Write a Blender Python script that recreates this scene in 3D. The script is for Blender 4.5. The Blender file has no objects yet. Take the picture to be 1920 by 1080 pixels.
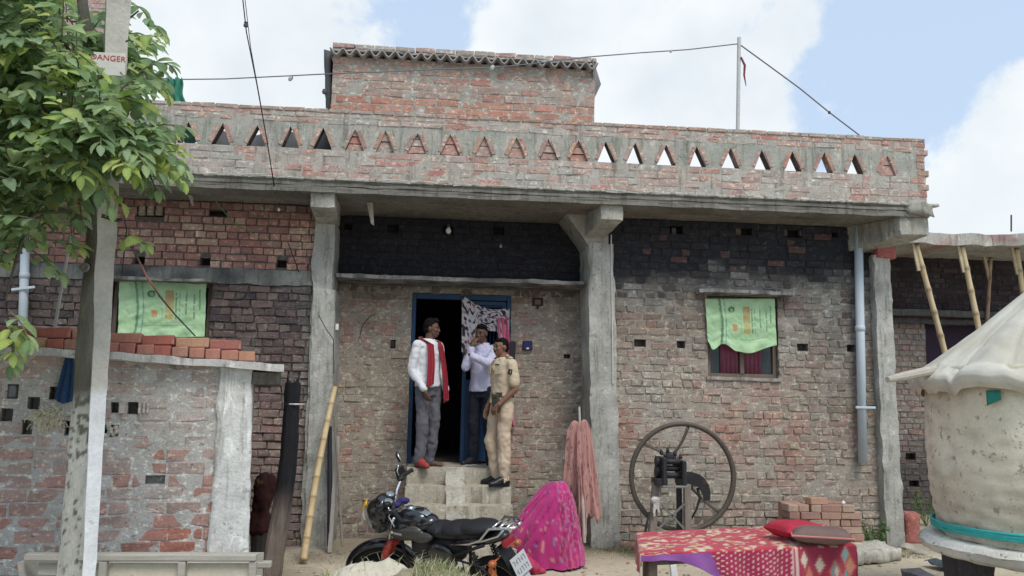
import bpy, bmesh, math, random
import numpy as np
from mathutils import Vector, Matrix, Euler, noise

random.seed(7)
SC = bpy.context.scene
COL = SC.collection
R = math.radians

# ---------------------------------------------------------------- camera
F_PX, YAW, PITCH, ROLL = 1550.0, R(5.3), R(7.72), 0.0195
EYE = Vector((0, 0, 1.6))
fw = Vector((math.sin(YAW) * math.cos(PITCH), math.cos(YAW) * math.cos(PITCH), math.sin(PITCH)))
r0 = Vector((math.cos(YAW), -math.sin(YAW), 0))
u0 = r0.cross(fw)
rt = (r0 * math.cos(ROLL) + u0 * math.sin(ROLL)).normalized()
up = rt.cross(fw)
cam = bpy.data.cameras.new('camera')
cam_ob = bpy.data.objects.new('camera', cam)
COL.objects.link(cam_ob)
cam.sensor_width = 36.0
cam.lens = F_PX / 1920 * 36
cam.clip_end = 3000
cam.clip_start = 0.05
m = Matrix.Identity(4)
for i, v in enumerate((rt, up, -fw)):
    for j in range(3):
        m[j][i] = v[j]
m.translation = EYE
cam_ob.matrix_world = m
SC.camera = cam_ob

# ---------------------------------------------------------------- sky, sun, exposure
SUN_EL, SUN_AZ = R(56), R(158)      # azimuth measured from +Y (behind the house) towards +X


def ray(px, py):
    return (fw + rt * ((px - 960) / F_PX) + up * ((540 - py) / F_PX)).normalized()


W = bpy.data.worlds.new('World')
SC.world = W
W.use_nodes = True
nt = W.node_tree
nt.nodes.clear()
N, L = nt.nodes.new, nt.links.new


def wmath(op, a, b=None, clamp=False):
    n = N('ShaderNodeMath')
    n.operation = op
    n.use_clamp = clamp
    for k, v in enumerate((a, b)):
        if v is None:
            continue
        if hasattr(v, 'node'):
            L(v, n.inputs[k])
        else:
            n.inputs[k].default_value = v
    return n.outputs[0]


sky = N('ShaderNodeTexSky')
sky.sky_type = 'NISHITA'
sky.sun_disc = False
sky.sun_elevation = SUN_EL
sky.sun_rotation = SUN_AZ
sky.air_density = 1.0
sky.dust_density = 1.5
sky.ozone_density = 1.0
tcw = N('ShaderNodeTexCoord')
cn = N('ShaderNodeTexNoise')
cn.inputs['Scale'].default_value = 4.2
cn.inputs['Detail'].default_value = 9
cn.inputs['Roughness'].default_value = 0.62
cn.inputs['Distortion'].default_value = 0.15
L(tcw.outputs['Generated'], cn.inputs['Vector'])
val = wmath('MULTIPLY', cn.outputs['Fac'], 4.2)
val = wmath('SUBTRACT', val, 1.92)
# cloud banks and clear gaps where they stand in the sky
for px, py, rad, amt in ((420, 90, 0.24, 0.75), (1150, 130, 0.22, 0.95), (1450, 130, 0.13, 0.75), (960, 90, 0.10, 0.6),
                         (640, 30, 0.12, 0.55), (820, 40, 0.07, -1.05), (1280, 5, 0.07, -0.35), (1700, 130, 0.17, -1.25), (1840, 20, 0.12, -0.8),
                         (1980, 190, 0.13, 1.1), (1900, 400, 0.15, 1.0), (1650, 330, 0.06, 0.1)):
    d = ray(px, py)
    vn = N('ShaderNodeVectorMath')
    vn.operation = 'DISTANCE'
    L(tcw.outputs['Generated'], vn.inputs[0])
    vn.inputs[1].default_value = d
    mr = N('ShaderNodeMapRange')
    mr.interpolation_type = 'SMOOTHSTEP'
    L(vn.outputs['Value'], mr.inputs['Value'])
    mr.inputs['From Min'].default_value = 0.0
    mr.inputs['From Max'].default_value = rad * 1.5
    mr.inputs['To Min'].default_value = amt
    mr.inputs['To Max'].default_value = 0.0
    val = wmath('ADD', val, mr.outputs[0])
cn3 = N('ShaderNodeTexNoise')
cn3.inputs['Scale'].default_value = 17
cn3.inputs['Detail'].default_value = 8
cn3.inputs['Roughness'].default_value = .6
L(tcw.outputs['Generated'], cn3.inputs['Vector'])
val = wmath('ADD', val, wmath('SUBTRACT', wmath('MULTIPLY', cn3.outputs['Fac'], 1.5), .75))
mask = N('ShaderNodeMapRange')
mask.interpolation_type = 'SMOOTHSTEP'
L(val, mask.inputs['Value'])
mask.inputs['From Min'].default_value = 0.05
mask.inputs['From Max'].default_value = 0.62
cn2 = N('ShaderNodeTexNoise')
cn2.inputs['Scale'].default_value = 7
cn2.inputs['Detail'].default_value = 6
L(tcw.outputs['Generated'], cn2.inputs['Vector'])
cr = N('ShaderNodeValToRGB')
cr.color_ramp.elements[0].position = 0.3
cr.color_ramp.elements[0].color = (4.9, 5.35, 5.8, 1)
cr.color_ramp.elements[1].position = 0.65
cr.color_ramp.elements[1].color = (6.1, 6.4, 6.5, 1)
L(cn2.outputs['Fac'], cr.inputs['Fac'])
veil = N('ShaderNodeMix')
veil.data_type = 'RGBA'
veil.inputs[0].default_value = 0.78
L(sky.outputs[0], veil.inputs[6])
veil.inputs[7].default_value = (4.15, 5.15, 6.5, 1)
mixc = N('ShaderNodeMix')
mixc.data_type = 'RGBA'
L(mask.outputs[0], mixc.inputs[0])
L(veil.outputs[2], mixc.inputs[6])
L(cr.outputs[0], mixc.inputs[7])
bg = N('ShaderNodeBackground')
bg.inputs['Strength'].default_value = 0.1
L(mixc.outputs[2], bg.inputs['Color'])
wo = N('ShaderNodeOutputWorld')
L(bg.outputs[0], wo.inputs[0])

sun = bpy.data.lights.new('sun', 'SUN')
sun.energy = 1.5
sun.angle = R(24)
sun.color = (1, 0.94, 0.86)
sun_ob = bpy.data.objects.new('sun', sun)
COL.objects.link(sun_ob)
sd = Vector((math.sin(SUN_AZ) * math.cos(SUN_EL), math.cos(SUN_AZ) * math.cos(SUN_EL), math.sin(SUN_EL)))
sun_ob.rotation_euler = sd.to_track_quat('Z', 'Y').to_euler()
sun_ob.location = (3, 4, 12)

vs = SC.view_settings
vs.view_transform = 'Standard'
vs.look = 'None'
vs.exposure = 0.66
vs.gamma = 1.0
vs.use_curve_mapping = False


# ---------------------------------------------------------------- placing helpers
def P(px, py, Y):
    "point of the plane y=Y seen at this pixel of the photograph"
    d = ray(px, py)
    return EYE + d * (Y / d.y)


def PZ(px, py, Z):
    d = ray(px, py)
    return EYE + d * ((Z - EYE.z) / d.z)


def PP(px, py, o, n):
    d = ray(px, py)
    return EYE + d * ((Vector(o) - EYE).dot(n) / d.dot(n))


def proj(p):
    v = Vector(p) - EYE
    z = v.dot(fw)
    return 960 + v.dot(rt) / z * F_PX, 540 - v.dot(up) / z * F_PX, z


def nz(x, y, z=0.0, s=1.0):
    return noise.noise(Vector((x * s, y * s, z * s)))


def mixc3(a, b, t):
    t = max(0.0, min(1.0, t))
    return tuple(a[i] * (1 - t) + b[i] * t for i in range(3))


def sstep(a, b, x):
    t = max(0.0, min(1.0, (x - a) / (b - a)))
    return t * t * (3 - 2 * t)


# ---------------------------------------------------------------- materials
MATS = {}


def M(name, col=(.5, .5, .5), rough=.9, var=.2, scale=6, bump=.3, bscale=70, metal=0.0, spec=.3, vcol=False,
      fleck=None, smear=None, sheen=0.0, coat=0.0, trans=0.0, emit=None, bdist=.01, stretch=None):
    if name in MATS:
        return MATS[name]
    mt = bpy.data.materials.new(name)
    MATS[name] = mt
    mt.use_nodes = True
    t = mt.node_tree
    b = t.nodes['Principled BSDF']
    n, l = t.nodes.new, t.links.new
    tc = n('ShaderNodeTexCoord')
    oi = n('ShaderNodeObjectInfo')
    mp = n('ShaderNodeMapping')
    l(tc.outputs['Object'], mp.inputs['Vector'])
    if stretch:
        mp.inputs['Scale'].default_value = stretch
    vm = n('ShaderNodeVectorMath')
    vm.operation = 'ADD'
    l(mp.outputs[0], vm.inputs[0])
    ml = n('ShaderNodeMath')
    ml.operation = 'MULTIPLY'
    ml.inputs[1].default_value = 37.0
    l(oi.outputs['Random'], ml.inputs[0])
    if not vcol:
        l(ml.outputs[0], vm.inputs[1])
    vec = vm.outputs[0]

    def nse(sc, det=5, rgh=.6):
        q = n('ShaderNodeTexNoise')
        q.inputs['Scale'].default_value = sc
        q.inputs['Detail'].default_value = det
        q.inputs['Roughness'].default_value = rgh
        l(vec, q.inputs['Vector'])
        return q.outputs['Fac']
    a1, a2 = nse(scale), nse(scale * 7, 4, .7)
    ad = n('ShaderNodeMath')
    ad.operation = 'ADD'
    l(a1, ad.inputs[0])
    l(a2, ad.inputs[1])
    mr = n('ShaderNodeMapRange')
    mr.inputs['From Min'].default_value = .65
    mr.inputs['From Max'].default_value = 1.35
    mr.inputs['To Min'].default_value = 1 - var
    mr.inputs['To Max'].default_value = 1 + var
    l(ad.outputs[0], mr.inputs['Value'])
    mx = n('ShaderNodeVectorMath')
    mx.operation = 'SCALE'
    if vcol:
        at = n('ShaderNodeAttribute')
        at.attribute_name = 'Col'
        l(at.outputs['Color'], mx.inputs[0])
    else:
        mx.inputs[0].default_value = col
    l(mr.outputs[0], mx.inputs['Scale'])
    out = mx.outputs[0]
    if fleck:
        fc, fs, th, amt = fleck
        f = nse(fs, 6, .65)
        fr = n('ShaderNodeMapRange')
        fr.inputs['From Min'].default_value = th
        fr.inputs['From Max'].default_value = th + .06
        fr.inputs['To Max'].default_value = amt
        l(f, fr.inputs['Value'])
        fm = n('ShaderNodeMix')
        fm.data_type = 'RGBA'
        l(fr.outputs[0], fm.inputs[0])
        l(out, fm.inputs[6])
        fm.inputs[7].default_value = (*fc, 1)
        out = fm.outputs[2]
    if smear:
        # thin mortar wash and grime: multiplies the colour it lies on
        for (gain, fs, th, wd, st_) in smear:
            mp2 = n('ShaderNodeMapping')
            l(vec, mp2.inputs['Vector'])
            mp2.inputs['Scale'].default_value = st_
            q2 = n('ShaderNodeTexNoise')
            q2.inputs['Scale'].default_value = fs
            q2.inputs['Detail'].default_value = 7
            q2.inputs['Roughness'].default_value = .65
            l(mp2.outputs[0], q2.inputs['Vector'])
            fr2 = n('ShaderNodeMapRange')
            fr2.inputs['From Min'].default_value = th
            fr2.inputs['From Max'].default_value = th + wd
            l(q2.outputs['Fac'], fr2.inputs['Value'])
            g2 = n('ShaderNodeVectorMath')
            g2.operation = 'MULTIPLY'
            l(out, g2.inputs[0])
            g2.inputs[1].default_value = gain
            fm2 = n('ShaderNodeMix')
            fm2.data_type = 'RGBA'
            l(fr2.outputs[0], fm2.inputs[0])
            l(out, fm2.inputs[6])
            l(g2.outputs[0], fm2.inputs[7])
            out = fm2.outputs[2]
    l(out, b.inputs['Base Color'])
    b.inputs['Roughness'].default_value = rough
    b.inputs['Metallic'].default_value = metal
    b.inputs['Specular IOR Level'].default_value = spec
    if coat:
        b.inputs['Coat Weight'].default_value = coat
        b.inputs['Coat Roughness'].default_value = .12
    if sheen:
        b.inputs['Sheen Weight'].default_value = sheen
    if trans:
        # thin leaf: part of the light passes through
        td = n('ShaderNodeBsdfTranslucent')
        l(out, td.inputs['Color'])
        ms = n('ShaderNodeMixShader')
        ms.inputs[0].default_value = trans
        l(b.outputs[0], ms.inputs[1])
        l(td.outputs[0], ms.inputs[2])
        l(ms.outputs[0], t.nodes['Material Output'].inputs['Surface'])
    if bump:
        bn = n('ShaderNodeBump')
        bn.inputs['Strength'].default_value = bump
        bn.inputs['Distance'].default_value = bdist
        l(nse(bscale, 6, .7), bn.inputs['Height'])
        l(bn.outputs[0], b.inputs['Normal'])
    return mt


# ---------------------------------------------------------------- mesh collector
class MB:
    def __init__(s):
        s.v, s.f, s.c = [], [], []

    def add(s, vs, fs, col=(1, 1, 1)):
        o = len(s.v)
        s.v.extend([tuple(q) for q in vs])
        s.f.extend([tuple(o + i for i in f) for f in fs])
        if isinstance(col, list):
            s.c.extend(col)
        else:
            s.c.extend([col] * len(vs))
        return s

    def box(s, c, size, rot=None, ch=0.0, col=(1, 1, 1), jit=0.0):
        hx, hy, hz = size[0] / 2, size[1] / 2, size[2] / 2
        ch = min(ch, hx * .8, hy * .8, hz * .8)
        M3 = rot.to_matrix() if rot is not None and not isinstance(rot, Matrix) else (rot or Matrix.Identity(3))
        pts, fs = [], []
        if ch <= 0:
            pts = [Vector((x, y, z)) for x in (-hx, hx) for y in (-hy, hy) for z in (-hz, hz)]
            fs = [(0, 1, 3, 2), (4, 6, 7, 5), (0, 4, 5, 1), (2, 3, 7, 6), (0, 2, 6, 4), (1, 5, 7, 3)]
        else:
            idx = {}
            for sx in (-1, 1):
                for sy in (-1, 1):
                    for sz in (-1, 1):
                        for ax in range(3):
                            h = [hx - ch, hy - ch, hz - ch]
                            h[ax] += ch
                            idx[(sx, sy, sz, ax)] = len(pts)
                            pts.append(Vector((sx * h[0], sy * h[1], sz * h[2])))
            for ax in range(3):
                a, b = [k for k in range(3) if k != ax]
                for sg in (-1, 1):
                    q = []
                    for (i, j) in ((-1, -1), (1, -1), (1, 1), (-1, 1)):
                        k = [0, 0, 0]
                        k[ax], k[a], k[b] = sg, i, j
                        q.append(idx[(k[0], k[1], k[2], ax)])
                    flip = (sg > 0) == (ax == 1)
                    fs.append(tuple(reversed(q)) if flip else tuple(q))
                for i in (-1, 1):
                    for j in (-1, 1):
                        q = []
                        for t_, face in ((-1, a), (1, a), (1, b), (-1, b)):
                            k = [0, 0, 0]
                            k[ax], k[a], k[b] = t_, i, j
                            q.append(idx[(k[0], k[1], k[2], face)])
                        fs.append(tuple(q))
            for sx in (-1, 1):
                for sy in (-1, 1):
                    for sz in (-1, 1):
                        fs.append(tuple(idx[(sx, sy, sz, ax)] for ax in range(3)))
        if jit:
            pts = [p + Vector((random.uniform(-jit, jit), random.uniform(-jit, jit), random.uniform(-jit, jit))) for p in pts]
        c = Vector(c)
        s.add([M3 @ p + c for p in pts], fs, col)
        return s

    def bx(s, x0, x1, y0, y1, z0, z1, ch=0.0, col=(1, 1, 1), jit=0.0):
        return s.box(((x0 + x1) / 2, (y0 + y1) / 2, (z0 + z1) / 2), (abs(x1 - x0), abs(y1 - y0), abs(z1 - z0)), None, ch, col, jit)

    def rough(s, corners, step=.1, amp=.006, col=(1, 1, 1), colf=None, seed=0):
        "block between 8 corners (x,y,z bits order 000..111, x fastest), subdivided with uneven faces"
        c = [Vector(q) for q in corners]
        dims = [(c[1] - c[0]).length, (c[2] - c[0]).length, (c[4] - c[0]).length]
        n = [max(1, min(160, int(round(d / step)))) for d in dims]
        idx = {}
        pts = []

        def g(i, j, k):
            if (i, j, k) not in idx:
                u, v, w = i / n[0], j / n[1], k / n[2]
                p = Vector((0, 0, 0))
                for q in range(8):
                    p += c[q] * ((u if q & 1 else 1 - u) * (v if q & 2 else 1 - v) * (w if q & 4 else 1 - w))
                e = sum(1 for a_, m_ in ((i, n[0]), (j, n[1]), (k, n[2])) if a_ in (0, m_))
                a = amp * (1 if e < 2 else 1.6)
                d = Vector((nz(p.x + seed, p.y, p.z, 5), nz(p.x, p.y + 7 + seed, p.z, 5), nz(p.x, p.y, p.z + 13 + seed, 5))) * a * 2
                d += Vector((nz(p.x + seed, p.y, p.z, 19), nz(p.x, p.y + 7, p.z, 19), nz(p.x, p.y, p.z + 13, 19))) * a
                ctr = sum(c, Vector()) / 8
                if e >= 2:
                    p = p + (ctr - p).normalized() * amp * random.uniform(.3, 1.6)
                idx[(i, j, k)] = len(pts)
                pts.append(p + d)
            return idx[(i, j, k)]
        fs = []
        for j in range(n[1]):
            for k in range(n[2]):
                fs.append((g(0, j, k), g(0, j, k + 1), g(0, j + 1, k + 1), g(0, j + 1, k)))
                fs.append((g(n[0], j, k), g(n[0], j + 1, k), g(n[0], j + 1, k + 1), g(n[0], j, k + 1)))
        for i in range(n[0]):
            for k in range(n[2]):
                fs.append((g(i, 0, k), g(i + 1, 0, k), g(i + 1, 0, k + 1), g(i, 0, k + 1)))
                fs.append((g(i, n[1], k), g(i, n[1], k + 1), g(i + 1, n[1], k + 1), g(i + 1, n[1], k)))
        for i in range(n[0]):
            for j in range(n[1]):
                fs.append((g(i, j, 0), g(i, j + 1, 0), g(i + 1, j + 1, 0), g(i + 1, j, 0)))
                fs.append((g(i, j, n[2]), g(i + 1, j, n[2]), g(i + 1, j + 1, n[2]), g(i, j + 1, n[2])))
        cols = [colf(p) for p in pts] if colf else col
        s.add(pts, fs, cols)
        return s

    def rbox(s, x0, x1, y0, y1, z0, z1, **k):
        return s.rough([(x, y, z) for z in (z0, z1) for y in (y0, y1) for x in (x0, x1)], **k)

    def tube(s, pts, r, seg=8, cap=True, col=(1, 1, 1), flat=1.0):
        pts = [Vector(p) for p in pts]
        rs = list(r) if isinstance(r, (list, tuple)) else [r] * len(pts)
        keep = [i for i in range(len(pts)) if i == 0 or (pts[i] - pts[i - 1]).length > 1e-5]
        if len(keep) < len(pts):
            pts, rs = [pts[i] for i in keep], [rs[i] for i in keep]
            if isinstance(col, list):
                col = [col[i] for i in keep]
        vs, cs = [], []
        prev = None
        for i, p in enumerate(pts):
            t = (pts[min(i + 1, len(pts) - 1)] - pts[max(i - 1, 0)]).normalized()
            if prev is None:
                a = t.orthogonal().normalized()
            else:
                a = (prev - t * prev.dot(t)).normalized()
            prev = a
            b = t.cross(a)
            for k in range(seg):
                an = 2 * math.pi * k / seg
                vs.append(p + (a * math.cos(an) + b * math.sin(an) * flat) * rs[i])
                cs.append(col[i] if isinstance(col, list) else col)
        fs = []
        for i in range(len(pts) - 1):
            for k in range(seg):
                k2 = (k + 1) % seg
                fs.append((i * seg + k, i * seg + k2, (i + 1) * seg + k2, (i + 1) * seg + k))
        if cap:
            fs.append(tuple(reversed(range(seg))))
            fs.append(tuple((len(pts) - 1) * seg + k for k in range(seg)))
        s.add(vs, fs, cs)
        return s

    def lathe(s, prof, seg=24, axis='z', c=(0, 0, 0), col=(1, 1, 1), rot=None, colf=None):
        vs, fs, cs = [], [], []
        M3 = rot or Matrix.Identity(3)
        c = Vector(c)
        for (r, h) in prof:
            for k in range(seg):
                an = 2 * math.pi * k / seg
                if axis == 'z':
                    p = Vector((r * math.cos(an), r * math.sin(an), h))
                elif axis == 'y':
                    p = Vector((r * math.cos(an), h, r * math.sin(an)))
                else:
                    p = Vector((h, r * math.cos(an), r * math.sin(an)))
                p = M3 @ p + c
                vs.append(p)
                cs.append(colf(p) if colf else col)
        for i in range(len(prof) - 1):
            for k in range(seg):
                k2 = (k + 1) % seg
                fs.append((i * seg + k, i * seg + k2, (i + 1) * seg + k2, (i + 1) * seg + k))
        if prof[0][0] > 1e-5:
            fs.append(tuple(reversed(range(seg))))
        if prof[-1][0] > 1e-5:
            fs.append(tuple((len(prof) - 1) * seg + k for k in range(seg)))
        s.add(vs, fs, cs)
        return s

    def ell(s, c, r, rot=None, seg=14, rings=9, col=(1, 1, 1)):
        M3 = rot.to_matrix() if rot is not None and not isinstance(rot, Matrix) else (rot or Matrix.Identity(3))
        c = Vector(c)
        if not hasattr(r, '__len__'):
            r = (r, r, r)
        vs, fs = [], []
        for i in range(1, rings):
            th = math.pi * i / rings
            for k in range(seg):
                an = 2 * math.pi * k / seg
                vs.append(M3 @ Vector((r[0] * math.sin(th) * math.cos(an), r[1] * math.sin(th) * math.sin(an), r[2] * math.cos(th))) + c)
        for i in range(rings - 2):
            for k in range(seg):
                k2 = (k + 1) % seg
                fs.append((i * seg + k, (i + 1) * seg + k, (i + 1) * seg + k2, i * seg + k2))
        t, b = len(vs), len(vs) + 1
        vs.append(M3 @ Vector((0, 0, r[2])) + c)
        vs.append(M3 @ Vector((0, 0, -r[2])) + c)
        for k in range(seg):
            k2 = (k + 1) % seg
            fs.append((t, k, k2))
            fs.append((b, (rings - 2) * seg + k2, (rings - 2) * seg + k))
        s.add(vs, fs, col)
        return s

    def cap(s, p0, r0_, p1, r1_, seg=12):
        "tapered limb with round ends"
        p0, p1 = Vector(p0), Vector(p1)
        d = (p1 - p0)
        ln = d.length
        d.normalize()
        prof = []
        for a in (90, 60, 30):
            prof.append((max(1e-4, r0_ * math.cos(R(a))), -r0_ * math.sin(R(a))))
        prof.append((r0_, 0))
        prof.append((r1_, ln))
        for a in (30, 60, 90):
            prof.append((max(1e-4, r1_ * math.cos(R(a))), ln + r1_ * math.sin(R(a))))
        q = d.to_track_quat('Z', 'Y').to_matrix()
        return s.lathe(prof, seg=seg, c=p0, rot=q)

    def loft(s, rings, seg=20):
        "rings: (centre, rx, ry[, rot z])"
        vs, fs = [], []
        for rg in rings:
            c = Vector(rg[0])
            a = rg[3] if len(rg) > 3 else 0
            for k in range(seg):
                an = 2 * math.pi * k / seg
                x, y = rg[1] * math.cos(an), rg[2] * math.sin(an)
                vs.append(c + Vector((x * math.cos(a) - y * math.sin(a), x * math.sin(a) + y * math.cos(a), 0)))
        for i in range(len(rings) - 1):
            for k in range(seg):
                k2 = (k + 1) % seg
                fs.append((i * seg + k, i * seg + k2, (i + 1) * seg + k2, (i + 1) * seg + k))
        fs.append(tuple(reversed(range(seg))))
        fs.append(tuple((len(rings) - 1) * seg + k for k in range(seg)))
        return s.add(vs, fs)

    def sheet(s, fn, nu, nv, th=.004, colf=None):
        "cloth or board from fn(u,v), with thickness"
        o = [[Vector(fn(i / nu, j / nv)) for j in range(nv + 1)] for i in range(nu + 1)]
        vs, cs = [], []
        for side in (0, 1):
            for i in range(nu + 1):
                for j in range(nv + 1):
                    a = o[min(i + 1, nu)][j] - o[max(i - 1, 0)][j]
                    b = o[i][min(j + 1, nv)] - o[i][max(j - 1, 0)]
                    nn = a.cross(b)
                    nn = nn.normalized() if nn.length > 1e-9 else Vector((0, -1, 0))
                    vs.append(o[i][j] + nn * (th / 2 if side == 0 else -th / 2))
                    cs.append(colf(i / nu, j / nv) if colf else (1, 1, 1))
        fs = []
        q = (nu + 1) * (nv + 1)
        ix = lambda i, j, sd_=0: sd_ * q + i * (nv + 1) + j
        for i in range(nu):
            for j in range(nv):
                fs.append((ix(i, j), ix(i + 1, j), ix(i + 1, j + 1), ix(i, j + 1)))
                fs.append((ix(i, j, 1), ix(i, j + 1, 1), ix(i + 1, j + 1, 1), ix(i + 1, j, 1)))
        for i in range(nu):
            fs.append((ix(i, 0), ix(i, 0, 1), ix(i + 1, 0, 1), ix(i + 1, 0)))
            fs.append((ix(i, nv), ix(i + 1, nv), ix(i + 1, nv, 1), ix(i, nv, 1)))
        for j in range(nv):
            fs.append((ix(0, j), ix(0, j + 1), ix(0, j + 1, 1), ix(0, j, 1)))
            fs.append((ix(nu, j), ix(nu, j, 1), ix(nu, j + 1, 1), ix(nu, j + 1)))
        return s.add(vs, fs, cs)

    def prism(s, poly, y0, y1, col=(1, 1, 1)):
        "closed outline in x,z extruded from y0 to y1"
        n = len(poly)
        vs = [(x, y0, z) for x, z in poly] + [(x, y1, z) for x, z in poly]
        fs = [tuple(range(n)), tuple(reversed(range(n, 2 * n)))]
        for i in range(n):
            j = (i + 1) % n
            fs.append((i, i + n, j + n, j))
        return s.add(vs, fs, col)

    def build(s, name, mat, parent=None, smooth=False, fix=True):
        me = bpy.data.meshes.new(name)
        me.from_pydata(s.v, [], s.f)
        if any(c != (1, 1, 1) for c in s.c):
            at = me.color_attributes.new('Col', 'FLOAT_COLOR', 'POINT')
            at.data.foreach_set('color', [x for c in s.c for x in (c[0], c[1], c[2], 1.0)])
        if fix:
            bm = bmesh.new()
            bm.from_mesh(me)
            bmesh.ops.recalc_face_normals(bm, faces=bm.faces)
            bm.to_mesh(me)
            bm.free()
        if smooth:
            me.polygons.foreach_set('use_smooth', [True] * len(me.polygons))
        me.materials.append(mat)
        ob = bpy.data.objects.new(name, me)
        COL.objects.link(ob)
        if parent:
            ob.parent = parent
        return ob


def tag(o, label=None, cat=None, group=None, kind=None):
    if label:
        o['label'] = label
    if cat:
        o['category'] = cat
    if group:
        o['group'] = group
    if kind:
        o['kind'] = kind
    return o


def thing(name, label, cat, loc=(0, 0, 0), rz=0.0, group=None, rot=None):
    o = bpy.data.objects.new(name, None)
    o.empty_display_size = .1
    COL.objects.link(o)
    o.location = loc
    o.rotation_euler = rot if rot else (0, 0, rz)
    return tag(o, label, cat, group)


def fuse(mb, voxel=.008, smooth=4, wob=0.0, wsc=9, wfn=None):
    "one continuous skin over overlapping volumes"
    me = bpy.data.meshes.new('tmp')
    me.from_pydata(mb.v, [], mb.f)
    bm = bmesh.new()
    bm.from_mesh(me)
    bmesh.ops.recalc_face_normals(bm, faces=bm.faces)
    bm.to_mesh(me)
    bm.free()
    ob = bpy.data.objects.new('tmp', me)
    COL.objects.link(ob)
    a = ob.modifiers.new('r', 'REMESH')
    a.mode = 'VOXEL'
    a.voxel_size = voxel
    if smooth:
        b = ob.modifiers.new('s', 'SMOOTH')
        b.iterations = smooth
        b.factor = .5
    dg = bpy.context.evaluated_depsgraph_get()
    res = bpy.data.meshes.new_from_object(ob.evaluated_get(dg))
    bpy.data.objects.remove(ob)
    bpy.data.meshes.remove(me)
    if wob:
        n = len(res.vertices)
        co = np.empty(n * 3)
        no = np.empty(n * 3)
        res.vertices.foreach_get('co', co)
        res.vertex_normals.foreach_get('vector', no)
        co, no = co.reshape(-1, 3), no.reshape(-1, 3)
        for i in range(n):
            x, y, z = co[i]
            rdg = max(0, .2 - abs(nz(x + z * .35, y + 3, z * .8, wsc * .8))) / .2
            co[i] += no[i] * wob * (nz(x, y, z * .6, wsc) + .5 * nz(x + 5, y, z, wsc * 2.2) - .3 * rdg + .15)
        res.vertices.foreach_set('co', co.ravel())
    return res


def mesh_ob(name, me, mat, parent=None, smooth=True):
    me.name = name
    me.materials.clear()
    me.materials.append(mat)
    if smooth:
        me.polygons.foreach_set('use_smooth', [True] * len(me.polygons))
    ob = bpy.data.objects.new(name, me)
    COL.objects.link(ob)
    if parent:
        ob.parent = parent
    return ob


# ---------------------------------------------------------------- brickwork
class Bricks:
    "collects every brick of one thing; the ones that show largest become parts of their wall, the rest one part"

    def __init__(s, mat):
        s.items, s.mat = [], mat

    def add(s, parent, vs, fs, cs, score):
        s.items.append((score, parent, vs, fs, cs))

    def finish(s, owner, limit=300):
        s.items.sort(key=lambda t: -t[0])
        for sc_, par, vs, fs, cs in s.items[:limit]:
            mb = MB()
            mb.add(vs, fs, cs)
            mb.build('brick', s.mat, par, fix=False)
        if len(s.items) > limit:
            mb = MB()
            for _, par, vs, fs, cs in s.items[limit:]:
                mb.add(vs, fs, cs)
            tag(mb.build('bricks_beyond_the_nearest', s.mat, owner, fix=False), kind='stuff')


def brick_geo(u0, u1, w0, w1, Yf, proud, depth=.05, jit=.003, ch=.006):
    j = lambda: random.uniform(-jit, jit)
    vs = []
    a = random.uniform(-.004, .004)
    for (u, w) in ((u0 + ch, w0 + ch), (u1 - ch, w0 + ch), (u1 - ch, w1 - ch), (u0 + ch, w1 - ch)):
        vs.append((u + j(), Yf - proud + j() * .7 + (a if u > (u0 + u1) / 2 else -a), w + j()))
    for (u, w) in ((u0, w0), (u1, w0), (u1, w1), (u0, w1)):
        vs.append((u + j(), Yf - proud + ch * 1.1 + j() * .5, w + j()))
    for (u, w) in ((u0, w0), (u1, w0), (u1, w1), (u0, w1)):
        vs.append((u, Yf + depth, w))
    fs = [(0, 1, 2, 3)]
    for k in range(4):
        k2 = (k + 1) % 4
        fs.append((4 + k, 4 + k2, k2, k))
        fs.append((8 + k, 8 + k2, 4 + k2, 4 + k))
    return vs, fs


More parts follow.
